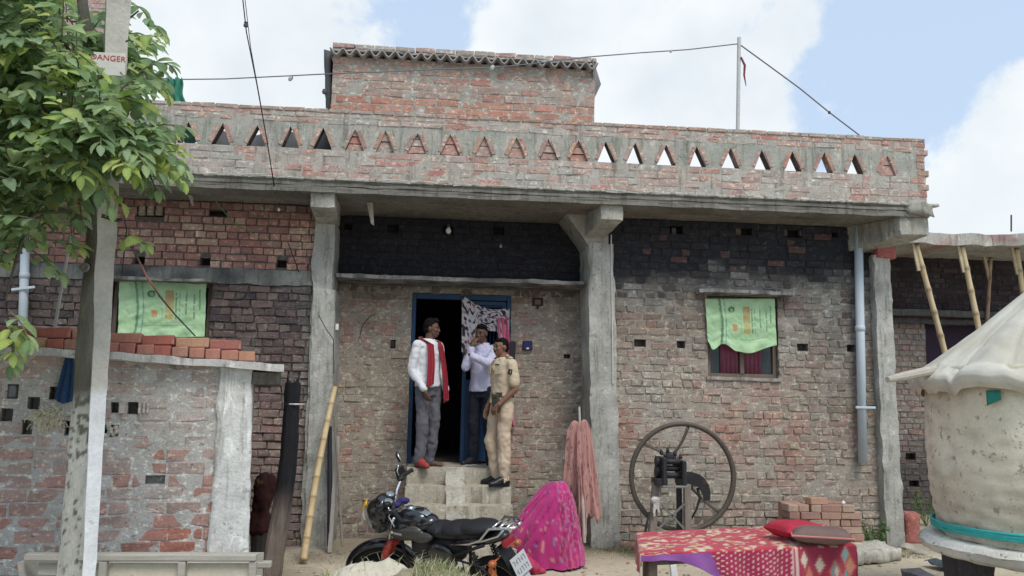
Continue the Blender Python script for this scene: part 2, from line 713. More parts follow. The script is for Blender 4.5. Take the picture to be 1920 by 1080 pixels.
def wall_face(mb, x0, x1, z0, z1, Yf, openings, colf, step=.06, amp=.004, thick=.23, back=True):
    "mortar face of a wall with real openings; an opening is (x0,x1,z0,z1,depth or None for through)"
    def lines(a, b, ext):
        n = max(1, int((b - a) / step))
        base = [a + (b - a) * i / n for i in range(n + 1)]
        ext = sorted(set(round(e, 5) for e in ext if a < e < b))
        out = [q for q in base if all(abs(q - e) > step * .35 for e in ext) or q in (a, b)]
        return sorted(set(out + ext))
    xs = lines(x0, x1, [o[0] for o in openings] + [o[1] for o in openings])
    zs = lines(z0, z1, [o[2] for o in openings] + [o[3] for o in openings])
    vs, cs, ix = [], [], {}
    for i, x in enumerate(xs):
        for k, z in enumerate(zs):
            ix[i, k] = len(vs)
            vs.append((x, Yf + nz(x, Yf, z, 6) * amp * 1.6 + nz(x, Yf + 3, z, 21) * amp, z))
            cs.append(colf(x, z))
    fs = []
    for i in range(len(xs) - 1):
        for k in range(len(zs) - 1):
            cx, cz = (xs[i] + xs[i + 1]) / 2, (zs[k] + zs[k + 1]) / 2
            if any(o[0] < cx < o[1] and o[2] < cz < o[3] for o in openings):
                continue
            fs.append((ix[i, k], ix[i + 1, k], ix[i + 1, k + 1], ix[i, k + 1]))
    mb.add(vs, fs, cs)
    for o in openings:
        a, b, c, d = o[:4]
        dp = o[4] if len(o) > 4 and o[4] else thick
        cc = mixc3(colf((a + b) / 2, (c + d) / 2), (.06, .055, .05), .4)
        y1 = Yf + dp
        q = [(a, Yf, c), (b, Yf, c), (b, Yf, d), (a, Yf, d), (a, y1, c), (b, y1, c), (b, y1, d), (a, y1, d)]
        f = [(0, 1, 5, 4), (1, 2, 6, 5), (2, 3, 7, 6), (3, 0, 4, 7)]
        if len(o) > 4 and o[4]:
            f.append((4, 5, 6, 7))
        mb.add(q, f, cc)
    if back:
        c = colf((x0 + x1) / 2, (z0 + z1) / 2)
        xb, zb = xs, zs
        ys = Yf + thick
        mb.add([(x0, Yf, z0), (x0, ys, z0), (x0, ys, z1), (x0, Yf, z1)], [(0, 1, 2, 3)], c)
        mb.add([(x1, Yf, z0), (x1, ys, z0), (x1, ys, z1), (x1, Yf, z1)], [(0, 1, 2, 3)], c)
        mb.add([(x0, Yf, z1), (x1, Yf, z1), (x1, ys, z1), (x0, ys, z1)], [(0, 1, 2, 3)], c)
        thr = [o for o in openings if not (len(o) > 4 and o[4])]
        ex = sorted(set([x0, x1] + [o[0] for o in thr] + [o[1] for o in thr]))
        ez = sorted(set([z0, z1] + [o[2] for o in thr] + [o[3] for o in thr]))
        for i in range(len(ex) - 1):
            for k in range(len(ez) - 1):
                cx, cz = (ex[i] + ex[i + 1]) / 2, (ez[k] + ez[k + 1]) / 2
                if any(o[0] < cx < o[1] and o[2] < cz < o[3] for o in thr):
                    continue
                mb.add([(ex[i], ys, ez[k]), (ex[i + 1], ys, ez[k]), (ex[i + 1], ys, ez[k + 1]), (ex[i], ys, ez[k + 1])],
                       [(0, 1, 2, 3)], c)


def lay(store, parent, x0, x1, z0, z1, Yf, openings, bcol, ch=.085, L=.238, joint=.012, proud=(.002, .009), bond='english',
        tf=None, hide=None, gap=0.0, jit=.003, phase=0):
    "courses of bricks over a wall face. bcol(x,z,rnd)->colour"
    n = int(round((z1 - z0) / ch))
    ch = (z1 - z0) / n
    for k in range(n):
        header = (bond == 'english' and (k + phase) % 2 == 0)
        ln = (L / 2 if header else L)
        x = x0 - random.uniform(0, ln)
        while x < x1:
            l_ = ln * random.uniform(.94, 1.05)
            if bond != 'english' and random.random() < .15:
                l_ *= .5
            a, b = max(x, x0), min(x + l_ - joint * random.uniform(.7, 1.5), x1)
            x += l_
            dz = random.uniform(-.003, .003)
            w0, w1 = z0 + k * ch + joint * .5 + dz, z0 + (k + 1) * ch - joint * .5 + dz
            skip = False
            for o in openings:
                if w1 > o[2] + .01 and w0 < o[3] - .01:
                    if a >= o[0] - .005 and b <= o[1] + .005:
                        skip = True
                    elif a < o[0] < b:
                        b = o[0]
                    elif a < o[1] < b:
                        a = o[1]
            if skip or b - a < .03 or (gap and random.random() < gap):
                continue
            rnd = random.random()
            pr = random.uniform(*proud)
            vs, fs = brick_geo(a, b, w0, w1, Yf, pr, jit=jit)
            c = bcol((a + b) / 2, (w0 + w1) / 2, rnd)
            cs = []
            for v in vs:
                t = 1 + .22 * nz(v[0] * 9, v[2] * 9, rnd * 50)
                cs.append((c[0] * t, c[1] * t, c[2] * t))
            ctr = Vector(((a + b) / 2, Yf, (w0 + w1) / 2))
            if tf:
                ctr = tf @ ctr
            px, py, dd = proj(ctr)
            s_ = (b - a) * (w1 - w0) / dd ** 2
            if not (0 < px < 1920 and 0 < py < 1080) or (hide and hide(px, py)):
                s_ *= .01
            store.add(parent, vs, fs, cs, s_)

# ================================================================ GROUND
BRICK = M('brick_work', vcol=True, rough=.92, var=.26, scale=9, bump=.7, bscale=45, bdist=.015,
          smear=(((1.6, 1.72, 1.64), 20, .55, .07, (1, 1, 1.4)), ((.42, .42, .43), 19, .60, .06, (1, 1, 2.2)), ((1.6, 1.68, 1.62), 48, .62, .05, (1, 1, 1))))
CEM = M('cement_work', vcol=True, rough=.93, var=.24, scale=5, bump=.6, bscale=40, bdist=.015,
        fleck=((.13, .125, .11), 16, .60, .55),
        smear=(((.58, .57, .55), 5, .52, .14, (3, 3, .3)), ((1.35, 1.35, 1.33), 9, .57, .08, (1.5, 1.5, .8))))
GROUND = M('packed_earth', vcol=True, rough=.95, var=.16, scale=2.2, bump=.6, bscale=22, bdist=.03,
           fleck=((.20, .165, .11), 9, .58, .6))


def ground_z(x, y):
    d = math.hypot(x, y - 4)
    if d > 26:
        return 0.0
    return .02 * nz(x, y, 0, .8) + .012 * nz(x, y, 0, 3.1) + .006 * nz(x, y, 0, 9)


def ground_grid():
    mb = MB()

    def axis(lo, hi, fine0, fine1, st):
        a = list(np.arange(fine0, fine1, st))
        v, s_ = fine1, st
        while v < hi:
            a.append(v)
            s_ *= 1.6
            v += s_
        a.append(hi)
        v, s_ = fine0, st
        b = []
        while v > lo:
            s_ *= 1.6
            v -= s_
            b.append(max(v, lo))
        return sorted(set(round(float(q), 4) for q in a + b))
    xs = axis(-900, 900, -6, 9, .09)
    ys = axis(-900, 900, 3.5, 9.6, .09)
    vs, cs = [], []
    for y in ys:
        for x in xs:
            vs.append((x, y, ground_z(x, y)))
            c = (.50, .44, .33)
            t = sstep(8.0, 9.3, y + .5 * nz(x, y, 0, 1.3))            # darker strip along the wall
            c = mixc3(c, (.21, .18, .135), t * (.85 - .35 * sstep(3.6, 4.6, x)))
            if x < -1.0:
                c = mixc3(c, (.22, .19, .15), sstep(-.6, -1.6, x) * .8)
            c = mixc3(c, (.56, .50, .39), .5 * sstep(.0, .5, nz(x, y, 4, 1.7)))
            cs.append(c)
    nx = len(xs)
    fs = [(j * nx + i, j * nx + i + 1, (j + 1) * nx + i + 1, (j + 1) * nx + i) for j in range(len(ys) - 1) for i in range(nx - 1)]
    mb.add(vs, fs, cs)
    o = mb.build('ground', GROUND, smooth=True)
    o['kind'] = 'structure'


ground_grid()

# ================================================================ THE HOUSE
YD, YW, YP, YS, YR = 9.82, 9.38, 9.26, 8.72, 8.78     # door wall, wing walls, pillars, slab front, parapet face
zs0 = P(860, 371, YS).z       # soffit
zs1 = P(860, 348, YS).z       # top of slab
zp1 = P(1240, 237, YR).z      # top of parapet
print('soffit', zs0, 'slab top', zs1, 'parapet top', zp1)
house = thing('brick_house', 'long unplastered brick house with soot-blackened walls and a blue door above concrete steps', 'house', (0, 0, 0))
HB = Bricks(BRICK)
X = lambda px, py, Y: P(px, py, Y).x
Z = lambda px, py, Y: P(px, py, Y).z


def hidden(px, py):
    if px < 300 and py < 560:
        return True
    if px < 530 and py > 640:
        return True
    if 1190 < px < 1610 and py > 985:
        return True
    if 765 < px < 965 and py > 870:
        return True
    return False


RED = [(.34, .16, .125), (.31, .14, .115), (.37, .21, .16), (.42, .28, .21), (.25, .12, .105), (.35, .18, .145), (.29, .15, .125)]


def pick(r, pal=RED):
    return pal[int(r * 997) % len(pal)]


SOOT = (.018, .02, .028)

# --- wing wall on the left
xl0, xl1 = X(-60, 700, YW), X(600, 700, YW)
zband1, zband0 = Z(400, 503, YW), Z(400, 532, YW)


def lcol(x, z, r):
    px = proj((x, YW, z))[0]
    if z > zband0 - .03:
        c = mixc3(pick(r), (.40, .32, .275), .12 + .4 * max(0, nz(x, z, 4, 3)))
        return mixc3(c, SOOT, .35 * sstep(zs0 - .25, zs0, z))  # bricks darken towards the soffit
    c = pick(r)
    c = mixc3(c, (.26, .25, .23), .35 + .25 * nz(x, z, 3, 2))
    s_ = .52 * sstep(Z(450, 800, YW), Z(450, 560, YW), z + .12 * nz(x, z, 0, 2)) + .36
    s_ = s_ * (1.08 - .4 * r)
    c = mixc3(c, (.27, .25, .23), .35)
    c = mixc3(c, SOOT, s_ * .92)
    return mixc3(c, (.34, .34, .31), .6 * sstep(545, 600, px) * (.4 + .6 * r))


def lmort(x, z):
    c = lcol(x, z, .5)
    if z > zband0:
        return (.10, .085, .075)
    return mixc3((.05, .048, .045), c, .35)


wxa, wxb, wza, wzb = X(206, 600, YW), X(393, 600, YW), Z(300, 700, YW), Z(300, 527, YW)
hz = lambda px, py, w=.11, h=.085, Y=YW: (X(px, py, Y) - w / 2, X(px, py, Y) + w / 2, Z(px, py, Y) - h / 2, Z(px, py, Y) + h / 2, .16)
op = [(wxa, wxb, wza, wzb), hz(262, 488), hz(385, 491), hz(528, 495), hz(283, 397, .3, .12), hz(408, 400, .2, .07)]
mb = MB()
wall_face(mb, xl0, xl1, -.15, zs0 - .003, YW, op, lmort)
wl = mb.build('wall', BRICK, house, fix=False)
lay(HB, wl, xl0, xl1, zband1, zs0 - .004, YW, op, lcol, proud=(.006, .016), hide=hidden)
lay(HB, wl, xl0, xl1, -.1, zband0, YW, op, lcol, proud=(.006, .026), hide=hidden, jit=.009)
# sooty concrete band above the window
cband = lambda p: mixc3(mixc3((.27, .28, .26), SOOT, .55 + .5 * nz(p.x, p.z, 1, 4)), (.36, .38, .35), .5 * sstep(X(500, 520, YW), X(600, 520, YW), p.x))
mb = MB().rbox(xl0, xl1, YW - .03, YW + .03, zband0, zband1, step=.07, amp=.007, colf=cband)
mb.build('lintel_band', CEM, house)
# bricks standing in the gaps under the roof
mb = MB()
for px in (268, 284, 300):
    c = P(px, 396, YW + .03)
    mb.box(c, (.07, .08, .11), None, .006, (.27, .22, .17))
mb.build('gap_filler_brick', BRICK, house)

# --- wall round the door
xd0, xd1 = X(612, 700, YD), X(1118, 700, YD)
zled = Z(860, 537, YD)
zplat = Z(860, 870, YD)
dx0, dx1, dz1 = X(768, 700, YD), X(956, 700, YD), Z(860, 551, YD)
TAN = [(.33, .255, .195), (.30, .23, .18), (.36, .28, .215), (.34, .225, .175), (.29, .235, .19), (.37, .30, .235)]


def dcol(x, z, r):
    if z > zled:
        c = mixc3((.09, .06, .055), (.05, .05, .055), r)
        c = mixc3(c, SOOT, .84 + .14 * nz(x, z, 0, 3))
        return c
    c = pick(r, TAN)
    if nz(x, z, 9, 1.6) > .05 and r > .45:
        c = mixc3(c, (.36, .15, .12), .65)
    c = mixc3(c, (.31, .285, .245), .45 + .4 * nz(x, z, 5, 2.3))
    c = mixc3(c, (.05, .045, .045), .75 * sstep(zled - .32, zled - .02, z + .1 * nz(x, z, 2, 3)))  # shade below the ledge, painted into the wall colour
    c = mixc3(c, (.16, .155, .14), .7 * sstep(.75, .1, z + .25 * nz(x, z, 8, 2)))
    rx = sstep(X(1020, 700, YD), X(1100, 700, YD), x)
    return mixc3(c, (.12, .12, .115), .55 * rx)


def dmort(x, z):
    c = dcol(x, z, .2)
    if z > zled:
        return mixc3(c, (.01, .01, .014), .4)
    return mixc3(c, (.36, .325, .275), .5)


opd = [(dx0, dx1, zplat, dz1), hz(737, 429, .13, .1, YD), hz(840, 431, .13, .1, YD), hz(935, 433, .13, .1, YD),
       hz(652, 425, .1, .08, YD), hz(737, 645, .06, .1, YD), hz(1063, 668, .08, .05, YD)]
mb = MB()
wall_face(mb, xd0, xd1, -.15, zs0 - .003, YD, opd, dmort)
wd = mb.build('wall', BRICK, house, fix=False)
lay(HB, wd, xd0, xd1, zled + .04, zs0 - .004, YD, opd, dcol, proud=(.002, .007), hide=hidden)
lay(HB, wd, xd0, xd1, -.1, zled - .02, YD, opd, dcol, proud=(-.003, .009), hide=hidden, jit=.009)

# --- wing wall on the right
xr0, xr1 = X(1140, 700, YW), X(1650, 700, YW)
rwx0, rwx1, rwz0, rwz1 = X(1327, 640, YW), X(1459, 640, YW), Z(1390, 708, YW), Z(1390, 556, YW)
RP = [(.34, .245, .185), (.37, .21, .165), (.31, .235, .175), (.40, .30, .22), (.28, .22, .17), (.37, .31, .24)]


def rcol(x, z, r):
    px, py, _ = proj((x, YW, z))
    w = 48 * nz(x, z, 1, 2.0) + 22 * nz(x, z, 1, 6)
    c = pick(r, RP)
    if nz(x, z, 4, 1.3) > -.08 and r > .35 and py > 640:
        c = mixc3(c, (.40, .165, .135), .62)
    c = mixc3(c, (.36, .335, .29), .50 + .6 * nz(x, z, 7, 1.8))
    c = mixc3(c, (.10, .095, .095), (.50 - .42 * sstep(560, 760, py + w)) * (.5 + r))
    dk = sstep(1430, 1600, px) * sstep(980, 640, py) * .45
    c = mixc3(c, (.07, .068, .07), dk)
    s_ = 1 - sstep(485, 600, py + w)
    c = mixc3(c, (.07, .032, .032) if r > .9 else SOOT, .94 * s_ * (1 if r < .9 else .8))
    ash = sstep(500, 530, py + w) * (1 - sstep(545, 640, py + w)) * max(0, nz(x, z, 2, 5) + .25)
    c = mixc3(c, (.50, .50, .47), ash * .55 * (.6 + .4 * r))
    b = sstep(930, 985, py)
    return mixc3(c, (.34, .34, .31), b * .6 * r)


def rmort(x, z):
    py = proj((x, YW, z))[1]
    c = rcol(x, z, .25)
    s_ = 1 - sstep(505, 560, py)
    c = mixc3(mixc3(c, (.34, .325, .29), .45), mixc3(c, SOOT, .6), max(s_, sstep(930, 970, py)))
    return c


opr = [(rwx0, rwx1, rwz0, rwz1), hz(1200, 643, .14), hz(1277, 646, .1), hz(1505, 651, .14), hz(1596, 653, .11),
       hz(1268, 431, .16, .1), hz(1395, 434, .2, .09), hz(1487, 438, .22, .1), hz(1565, 440, .08, .06)]
mb = MB()
wall_face(mb, xr0, xr1, -.15, zs0 - .003, YW, opr, rmort)
wr = mb.build('wall', BRICK, house, fix=False)
lay(HB, wr, xr0, xr1, -.1, zs0 - .004, YW, opr, rcol, proud=(-.002, .017), hide=hidden, jit=.009)
# little blocks standing in the openings below the roof
mb = MB()
for px, w_ in ((1262, .05), (1382, .07), (1470, .05), (1502, .07)):
    mb.box(P(px, 436, YW + .05), (w_, .08, .1), None, .006, (.10, .085, .08))
mb.build('gap_filler_brick', BRICK, house)
# end return of the house on the far right, and the back wall
mb = MB()
mb.bx(xr1 - .02, xr1 + .2, YW + .231, 13.4, -.15, zs0 - .003, col=(.2, .13, .11))
mb.build('side_wall', BRICK, house)
mb = MB()
mb.bx(xl0, xr1 + .2, 13.4, 13.6, -.15, zs0 - .003, col=(.2, .13, .11))
mb.bx(xl0, xl0 + .2, YW + .231, 13.39, -.15, zs0 - .003, col=(.2, .13, .11))
mb.build('rear_wall', BRICK, house)
# the dark room behind the door
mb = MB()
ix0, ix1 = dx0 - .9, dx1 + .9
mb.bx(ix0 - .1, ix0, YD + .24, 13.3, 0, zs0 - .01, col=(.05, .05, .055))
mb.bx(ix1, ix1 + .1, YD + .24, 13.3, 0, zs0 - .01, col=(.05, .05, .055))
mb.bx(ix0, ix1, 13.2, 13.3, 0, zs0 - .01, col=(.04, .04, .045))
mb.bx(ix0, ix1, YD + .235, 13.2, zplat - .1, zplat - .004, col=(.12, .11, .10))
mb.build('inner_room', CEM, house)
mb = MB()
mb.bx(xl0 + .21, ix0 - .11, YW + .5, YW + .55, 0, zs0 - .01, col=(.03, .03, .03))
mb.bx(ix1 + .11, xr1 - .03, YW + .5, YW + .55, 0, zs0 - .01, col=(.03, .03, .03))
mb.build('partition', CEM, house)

# --- pillars
PILC = lambda p: mixc3(mixc3((.37, .375, .34), (.47, .47, .44), .5 + nz(p.x, p.y, p.z, 3)), (.16, .155, .14), .55 * max(0, nz(p.x, p.z, 4, 6)) + .35 * sstep(.5, 0, p.z) + .3 * max(0, nz(p.x * 3, p.z * .5, 9, 3)))


def pillar(tl, tr, yt, bl, br, yb, Yf, Yb, name='pillar', sooty=0, amp=.006):
    zt, zb = Z((tl + tr) / 2, yt, Yf), -.1
    a, b = X(bl, yb, Yf), X(br, yb, Yf)
    c_, d = X(tl, yt, Yf), X(tr, yt, Yf)
    cf = (lambda p: mixc3(PILC(p), SOOT, sooty * (.5 + .5 * nz(p.x, p.z, 2, 4)))) if sooty else PILC
    mb_ = MB().rough([(a, Yf, zb), (b, Yf, zb), (a, Yb, zb), (b, Yb, zb), (c_, Yf, zt), (d, Yf, zt), (c_, Yb, zt), (d, Yb, zt)],
                     step=.06, amp=amp, colf=cf)
    return mb_.build(name, CEM, house, smooth=False)


pillar(586, 627, 540, 572, 621, 1003, YP, YD + .1)
pillar(590, 628, 414, 588, 627, 541, YP + .03, YD + .1, sooty=.25)
pillar(1103, 1150, 455, 1110, 1166, 1015, YP, YD + .1)
pillar(1638, 1668, 478, 1662, 1697, 1008, YP, YW + .1, amp=.005)
mb = MB()
c = P(1660, 470, YP - .01)
mb.rbox(X(1643, 470, YP), X(1679, 470, YP), YP - .03, YP + .2, Z(1660, 484, YP), Z(1660, 459, YP), step=.06, amp=.004, col=(.36, .12, .11))
mb.build('brick', BRICK, house)

# --- roof slab with the marks of its shuttering boards
xs0, xs1 = X(-80, 360, YS), X(1742, 393, YS)
mb = MB()
SLC = lambda p: mixc3((.23, .225, .20), (.13, .125, .11), .5 + .9 * nz(p.x * .6, p.y, p.z * 9, 3))
n = 4
hh = (zs1 - zs0) / n
for k in range(n):
    off = (0, .012, .004, .016)[k]
    mb.rbox(xs0, xs1, YS + off, YS + .35, zs0 + k * hh + (.003 if k else 0), zs0 + (k + 1) * hh, step=.11, amp=.003, colf=SLC, seed=k * 9)
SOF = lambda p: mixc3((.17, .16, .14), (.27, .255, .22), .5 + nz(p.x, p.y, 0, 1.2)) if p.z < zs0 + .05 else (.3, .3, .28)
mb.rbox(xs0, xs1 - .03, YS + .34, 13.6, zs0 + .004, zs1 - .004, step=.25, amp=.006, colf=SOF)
mb.build('roof_slab', CEM, house)
# ragged mortar lip under the parapet bricks
mb = MB()
x = xs0
while x < xs1 - .02:
    w = random.uniform(.05, .16)
    hgt = random.uniform(.018, .042)
    mb.box((x + w / 2, YS + .03, zs1 + hgt / 2 - .004), (w, .07 + random.uniform(0, .03), hgt), Euler((0, R(random.uniform(-4, 4)), 0)), .008,
           mixc3((.34, .35, .31), (.44, .44, .40), random.random()), .005)
    x += w * .93
mb.build('mortar_lip', CEM, house)
# broken lump of concrete at the far end of the slab
mb = MB().rbox(X(1700, 385, YS), X(1748, 385, YS), YS - .03, YS + .4, Z(1720, 402, YS), Z(1720, 376, YS), step=.05, amp=.02, col=(.33, .33, .29))
mb.build('slab_end', CEM, house, smooth=True)

# --- beam ends under the slab


def beam(px0, px1, y0, y1, ybot, Yf, Yb, sh=0.0, drop=.1):
    a, b = X(px0, y0, Yf), X(px1, y0, Yf)
    zt = zs0 + .002
    zf = Z((px0 + px1) / 2, y1, Yf)
    zb = zf - drop
    BC = lambda p: mixc3((.40, .40, .35), (.27, .265, .23), .5 + nz(p.x, p.y, p.z, 4))
    return MB().rough([(a, Yf, zf), (b, Yf, zf), (a + sh, Yb, zb), (b + sh, Yb, zb), (a, Yf, zt), (b, Yf, zt), (a + sh, Yb, zt), (b + sh, Yb, zt)],
                      step=.06, amp=.005, colf=BC).build('beam_end', CEM, house)


beam(583, 628, 362, 389, 415, YS + .05, YP + .1, 0, .08)
beam(1127, 1168, 383, 412, 440, YS + .05, YP + .1, -.10, .12)
beam(1688, 1741, 411, 441, 445, YS + .03, YP + .15, -.32, .10)
# haunch hanging to the left of the middle beam
mb = MB()
p1, p2, p3 = P(1060, 412, YP + .03), P(1128, 412, YP + .03), P(1103, 462, YP + .03)
mb.prism([(p1.x, zs0 + .001), (p2.x + .08, zs0 + .001), (p2.x + .08, p3.z), (p3.x, p3.z), (p3.x - .06, p3.z + .10)], YP + .02, YD - .01, (.34, .335, .30))
mb.build('haunch', CEM, house)
# scraps of shuttering hanging from the soffit
for px, y0, y1, w in ((692, 372, 424, .05), (357, 358, 388, .035)):
    a, b = P(px - 4, y0, 9.1), P(px + 4, y1, 9.15)
    mb = MB()
    mb.prism([(a.x, zs0), (a.x + w * 1.3, zs0), (b.x + w * .7, b.z), (b.x, b.z + .02)], 9.1, 9.13, (.42, .40, .35))
    mb.build('shuttering_scrap', CEM, house)

# --- ledge over the door
LC = lambda p: mixc3((.30, .30, .28), (.10, .10, .10), .55 + nz(p.x, p.y, p.z, 7))
mb = MB().rbox(X(626, 535, YP), X(1104, 540, YP), YP + .1, YD + .02, zled, zled + .045, step=.05, amp=.005, colf=LC)
mb.build('ledge', CEM, house)
# ledges over the windows
z = Z(300, 524, YW - .2)
mb = MB().rbox(X(205, 524, YW - .2), X(398, 524, YW - .2), YW - .2, YW - .031, z - .012, z + .02, step=.05, amp=.004, colf=lambda p: mixc3((.28, .30, .27), (.06, .06, .065), .5 + nz(p.x, p.y, p.z, 6)))
mb.build('ledge', CEM, house)
z = Z(1400, 549, YW - .18)
mb = MB().rbox(X(1313, 549, YW - .18), X(1490, 549, YW - .18), YW - .18, YW - .005, z - .01, z + .03, step=.05, amp=.005, colf=lambda p: mixc3((.38, .38, .37), (.10, .10, .11), .4 + nz(p.x, p.y, p.z, 8)))
mb.build('ledge', CEM, house)

# --- windows
WOOD = M('old_window_wood', (.16, .125, .10), rough=.75, var=.3, scale=14, stretch=(1, 1, .3))
GLASS = M('dusty_glass', (.035, .05, .055), rough=.18, var=.2, scale=4, bump=0, spec=.5)
PINKC = M('pink_window_curtain', (.22, .07, .11), rough=.95, var=.25, scale=5)


def window(x0, x1, z0, z1, Y, nleaf=2, low=0):
    f = MB()
    t = .045
    y0, y1 = Y + .05, Y + .10
    f.bx(x0, x0 + t, y0, y1, z0, z1, .004)
    f.bx(x1 - t, x1, y0, y1, z0, z1, .004)
    f.bx(x0 + t, x1 - t, y0, y1, z1 - t, z1, .004)
    f.bx(x0 + t, x1 - t, y0, y1, z0, z0 + t, .004)
    fo = f.build('window', WOOD, house)
    mid = (x0 + x1) / 2
    MB().bx(mid - .025, mid + .025, y0 - .01, y1, z0 + t, z1 - t, .004).build('mullion', WOOD, fo)
    s_ = MB().rbox(x0 - .03, x1 + .03, Y - .03, Y + .05, z0 - .035, z0 + .004, step=.06, amp=.003, col=(.33, .30, .27))
    s_.build('sill', CEM, fo)
    for a, b in ((x0 + t, mid - .025), (mid + .025, x1 - t)):
        MB().bx(a, b, Y + .085, Y + .09, z0 + t, z1 - t).build('pane', GLASS, fo)
        w = b - a
        side = a == x0 + t
        ca, cb = (a + w * .35, b - .01) if side else (a + .01, a + w * .62)
        MB().sheet(lambda u, v: (ca + (cb - ca) * u, Y + .065 + .008 * math.sin(u * 26), z0 + t + (z1 - z0 - 2 * t) * v), 18, 2, .003).build('curtain', PINKC, fo, True)
    return fo


window(wxa + .003, wxb - .003, wza, wzb - .003, YW)
window(rwx0 + .003, rwx1 - .003, rwz0, rwz1 - .003, YW)

# --- door: blue steel frame and leaf
BLUE = M('blue_door_paint', (.012, .045, .11), rough=.45, var=.25, scale=5, bump=.1)
fr = MB()
fr.bx(dx0 + .003, dx0 + .05, YD + .0, YD + .08, zplat, dz1 - .003, .004)
fr.bx(dx1 - .05, dx1 - .003, YD + .0, YD + .08, zplat, dz1 - .003, .004)
fr.bx(dx0 + .05, dx1 - .05, YD + .0, YD + .08, dz1 - .07, dz1 - .003, .004)
door = fr.build('door', BLUE, house)
lx0 = X(866, 700, YD + .08)
d = MB()
lx1 = dx1 - .055
zt = dz1 - .075
zm = zplat + .95
for a, b in ((lx0, lx0 + .05), (lx0 + .11, lx0 + .135), (lx1 - .05, lx1)):
    d.bx(a, b, YD + .03, YD + .07, zplat + .01, zt, .004)
d.bx(lx0, lx1, YD + .032, YD + .068, zt - .05, zt, .004)
d.bx(lx0 + .05, lx1 - .05, YD + .03, YD + .07, zm - .03, zm + .03, .004)
d.bx(lx0 + .05, lx1 - .05, YD + .045, YD + .055, zplat + .03, zm, .0)
leaf = d.build('door_leaf', BLUE, door)
for k in range(7):
    x = lx0 + .16 + k * (lx1 - lx0 - .22) / 7
    MB().tube([(x, YD + .05, zm + .03), (x, YD + .05, zt - .04)], .008, 6).build('grille_bar', BLUE, door)
for k in range(4):
    z = zm + .12 + k * .26
    MB().bx(lx0 + .135, lx1 - .05, YD + .044, YD + .056, z, z + .014).build('grille_bar', BLUE, door)

# --- steps with a ramp down the middle
STC = lambda p: mixc3(mixc3((.37, .34, .275), (.46, .43, .35), .5 + nz(p.x, p.y, p.z, 3)), (.2, .19, .16), .5 * max(0, nz(p.x, p.y, p.z, 9)))
nst = 5
rise = zplat / nst
yf = [9.22, 8.97, 8.72, 8.47, 8.22]
for k in range(nst):
    zt_, zb_ = zplat - k * rise, zplat - (k + 1) * rise
    a, b = X(762 - 2 * k, 880 + 30 * k, yf[k]), X(955 + 4 * k, 880 + 30 * k, yf[k])
    back = YD - .003 if k == 0 else yf[k - 1] + .02
    mb = MB().rbox(a, b, yf[k], back if k else YD + .23, zb_ - .02 if k < nst - 1 else -.1, zt_, step=.05, amp=.005, colf=STC, seed=k)
    mb.build('step', CEM, house, smooth=False)
ra, rb_ = X(836, 880, 9.2), X(868, 880, 9.2)
sl = [(a_, y_, z_) for z_, y_ in ((0, 0), ) for a_ in (0,)]
mb = MB().rough([(ra, 8.15, -.1), (rb_ + .02, 8.15, -.1), (ra, 9.3, -.1), (rb_ + .02, 9.3, -.1),
                 (ra, 8.15, .03), (rb_ + .02, 8.15, .03), (ra, 9.26, zplat + .012), (rb_ + .02, 9.26, zplat + .012)], step=.06, amp=.004,
                colf=lambda p: mixc3((.40, .385, .33), (.33, .315, .27), .5 + nz(p.x, p.y, p.z, 4)))
mb.build('ramp', CEM, house)

# ================================================================ PARAPET with triangular openings
tri = [170, 230, 290, 355, 417, 483, 547, 607, 667, 724, 783, 845, 908, 969, 1030, 1085, 1137, 1190, 1249, 1308, 1369, 1429, 1486, 1544, 1602, 1662]
zt0, zt1 = Z(1250, 309, YR), Z(1250, 270, YR)      # triangle base, apex
xp0, xp1 = xs0 + .1, X(1733, 300, YR)
PB = [(.43, .25, .21), (.44, .22, .19), (.42, .26, .23), (.46, .29, .235), (.42, .31, .275)]
CEMC = (.40, .385, .35)


def pcol(x, z, r):
    c = pick(r, PB)
    c = mixc3(c, CEMC, .38 + .75 * nz(x, z, 3, 2.6) + (.45 if r > .72 else 0))
    return c


def pmort(x, z):
    return mixc3(CEMC, (.40, .37, .33), .5 + nz(x, z, 1, 3))


par = None
ptop0, pbot = zt1 + .04, zt0 - .005
mb = MB()
TH = .115
wall_face(mb, xp0, xp1, zs1 + .002, pbot, YR, [], pmort, step=.08, amp=.005, thick=TH)
wall_face(mb, xp0, xp1, ptop0, zp1 - .003, YR, [], pmort, step=.08, amp=.005, thick=TH)
# the cement band between the leaning bricks, with real triangular holes
cxs = [X(t, 262 + (t - 1250) * .05, YR) for t in tri]
edges = [xp0] + [(cxs[i] + cxs[i + 1]) / 2 for i in range(len(cxs) - 1)] + [xp1]
hw = .105
for i, cx in enumerate(cxs):
    a, b = edges[i], edges[i + 1]
    hw_ = hw * random.uniform(.9, 1.06)
    za = zt1 - random.uniform(0, .015)
    ap = cx + random.uniform(-.012, .012)
    for y in (YR, YR + TH):
        q = [(a, y, pbot), (cx - hw_, y, pbot), (ap, y, za), (a, y, ptop0), (b, y, ptop0), (b, y, pbot), (cx + hw_, y, pbot)]
        mb.add(q, [(0, 1, 2, 3), (3, 2, 4), (4, 2, 6, 5)], [mixc3(CEMC, (.30, .33, .29), random.random()) for _ in q])
    q = [(cx - hw_, YR, pbot), (cx + hw_, YR, pbot), (ap, YR, za), (cx - hw_, YR + TH, pbot), (cx + hw_, YR + TH, pbot), (ap, YR + TH, za)]
    mb.add(q, [(0, 1, 4, 3), (1, 2, 5, 4), (2, 0, 3, 5)], (.17, .12, .10))
mb.add([(xp1, YR, pbot), (xp1, YR + TH, pbot), (xp1, YR + TH, ptop0), (xp1, YR, ptop0)], [(0, 1, 2, 3)], CEMC)
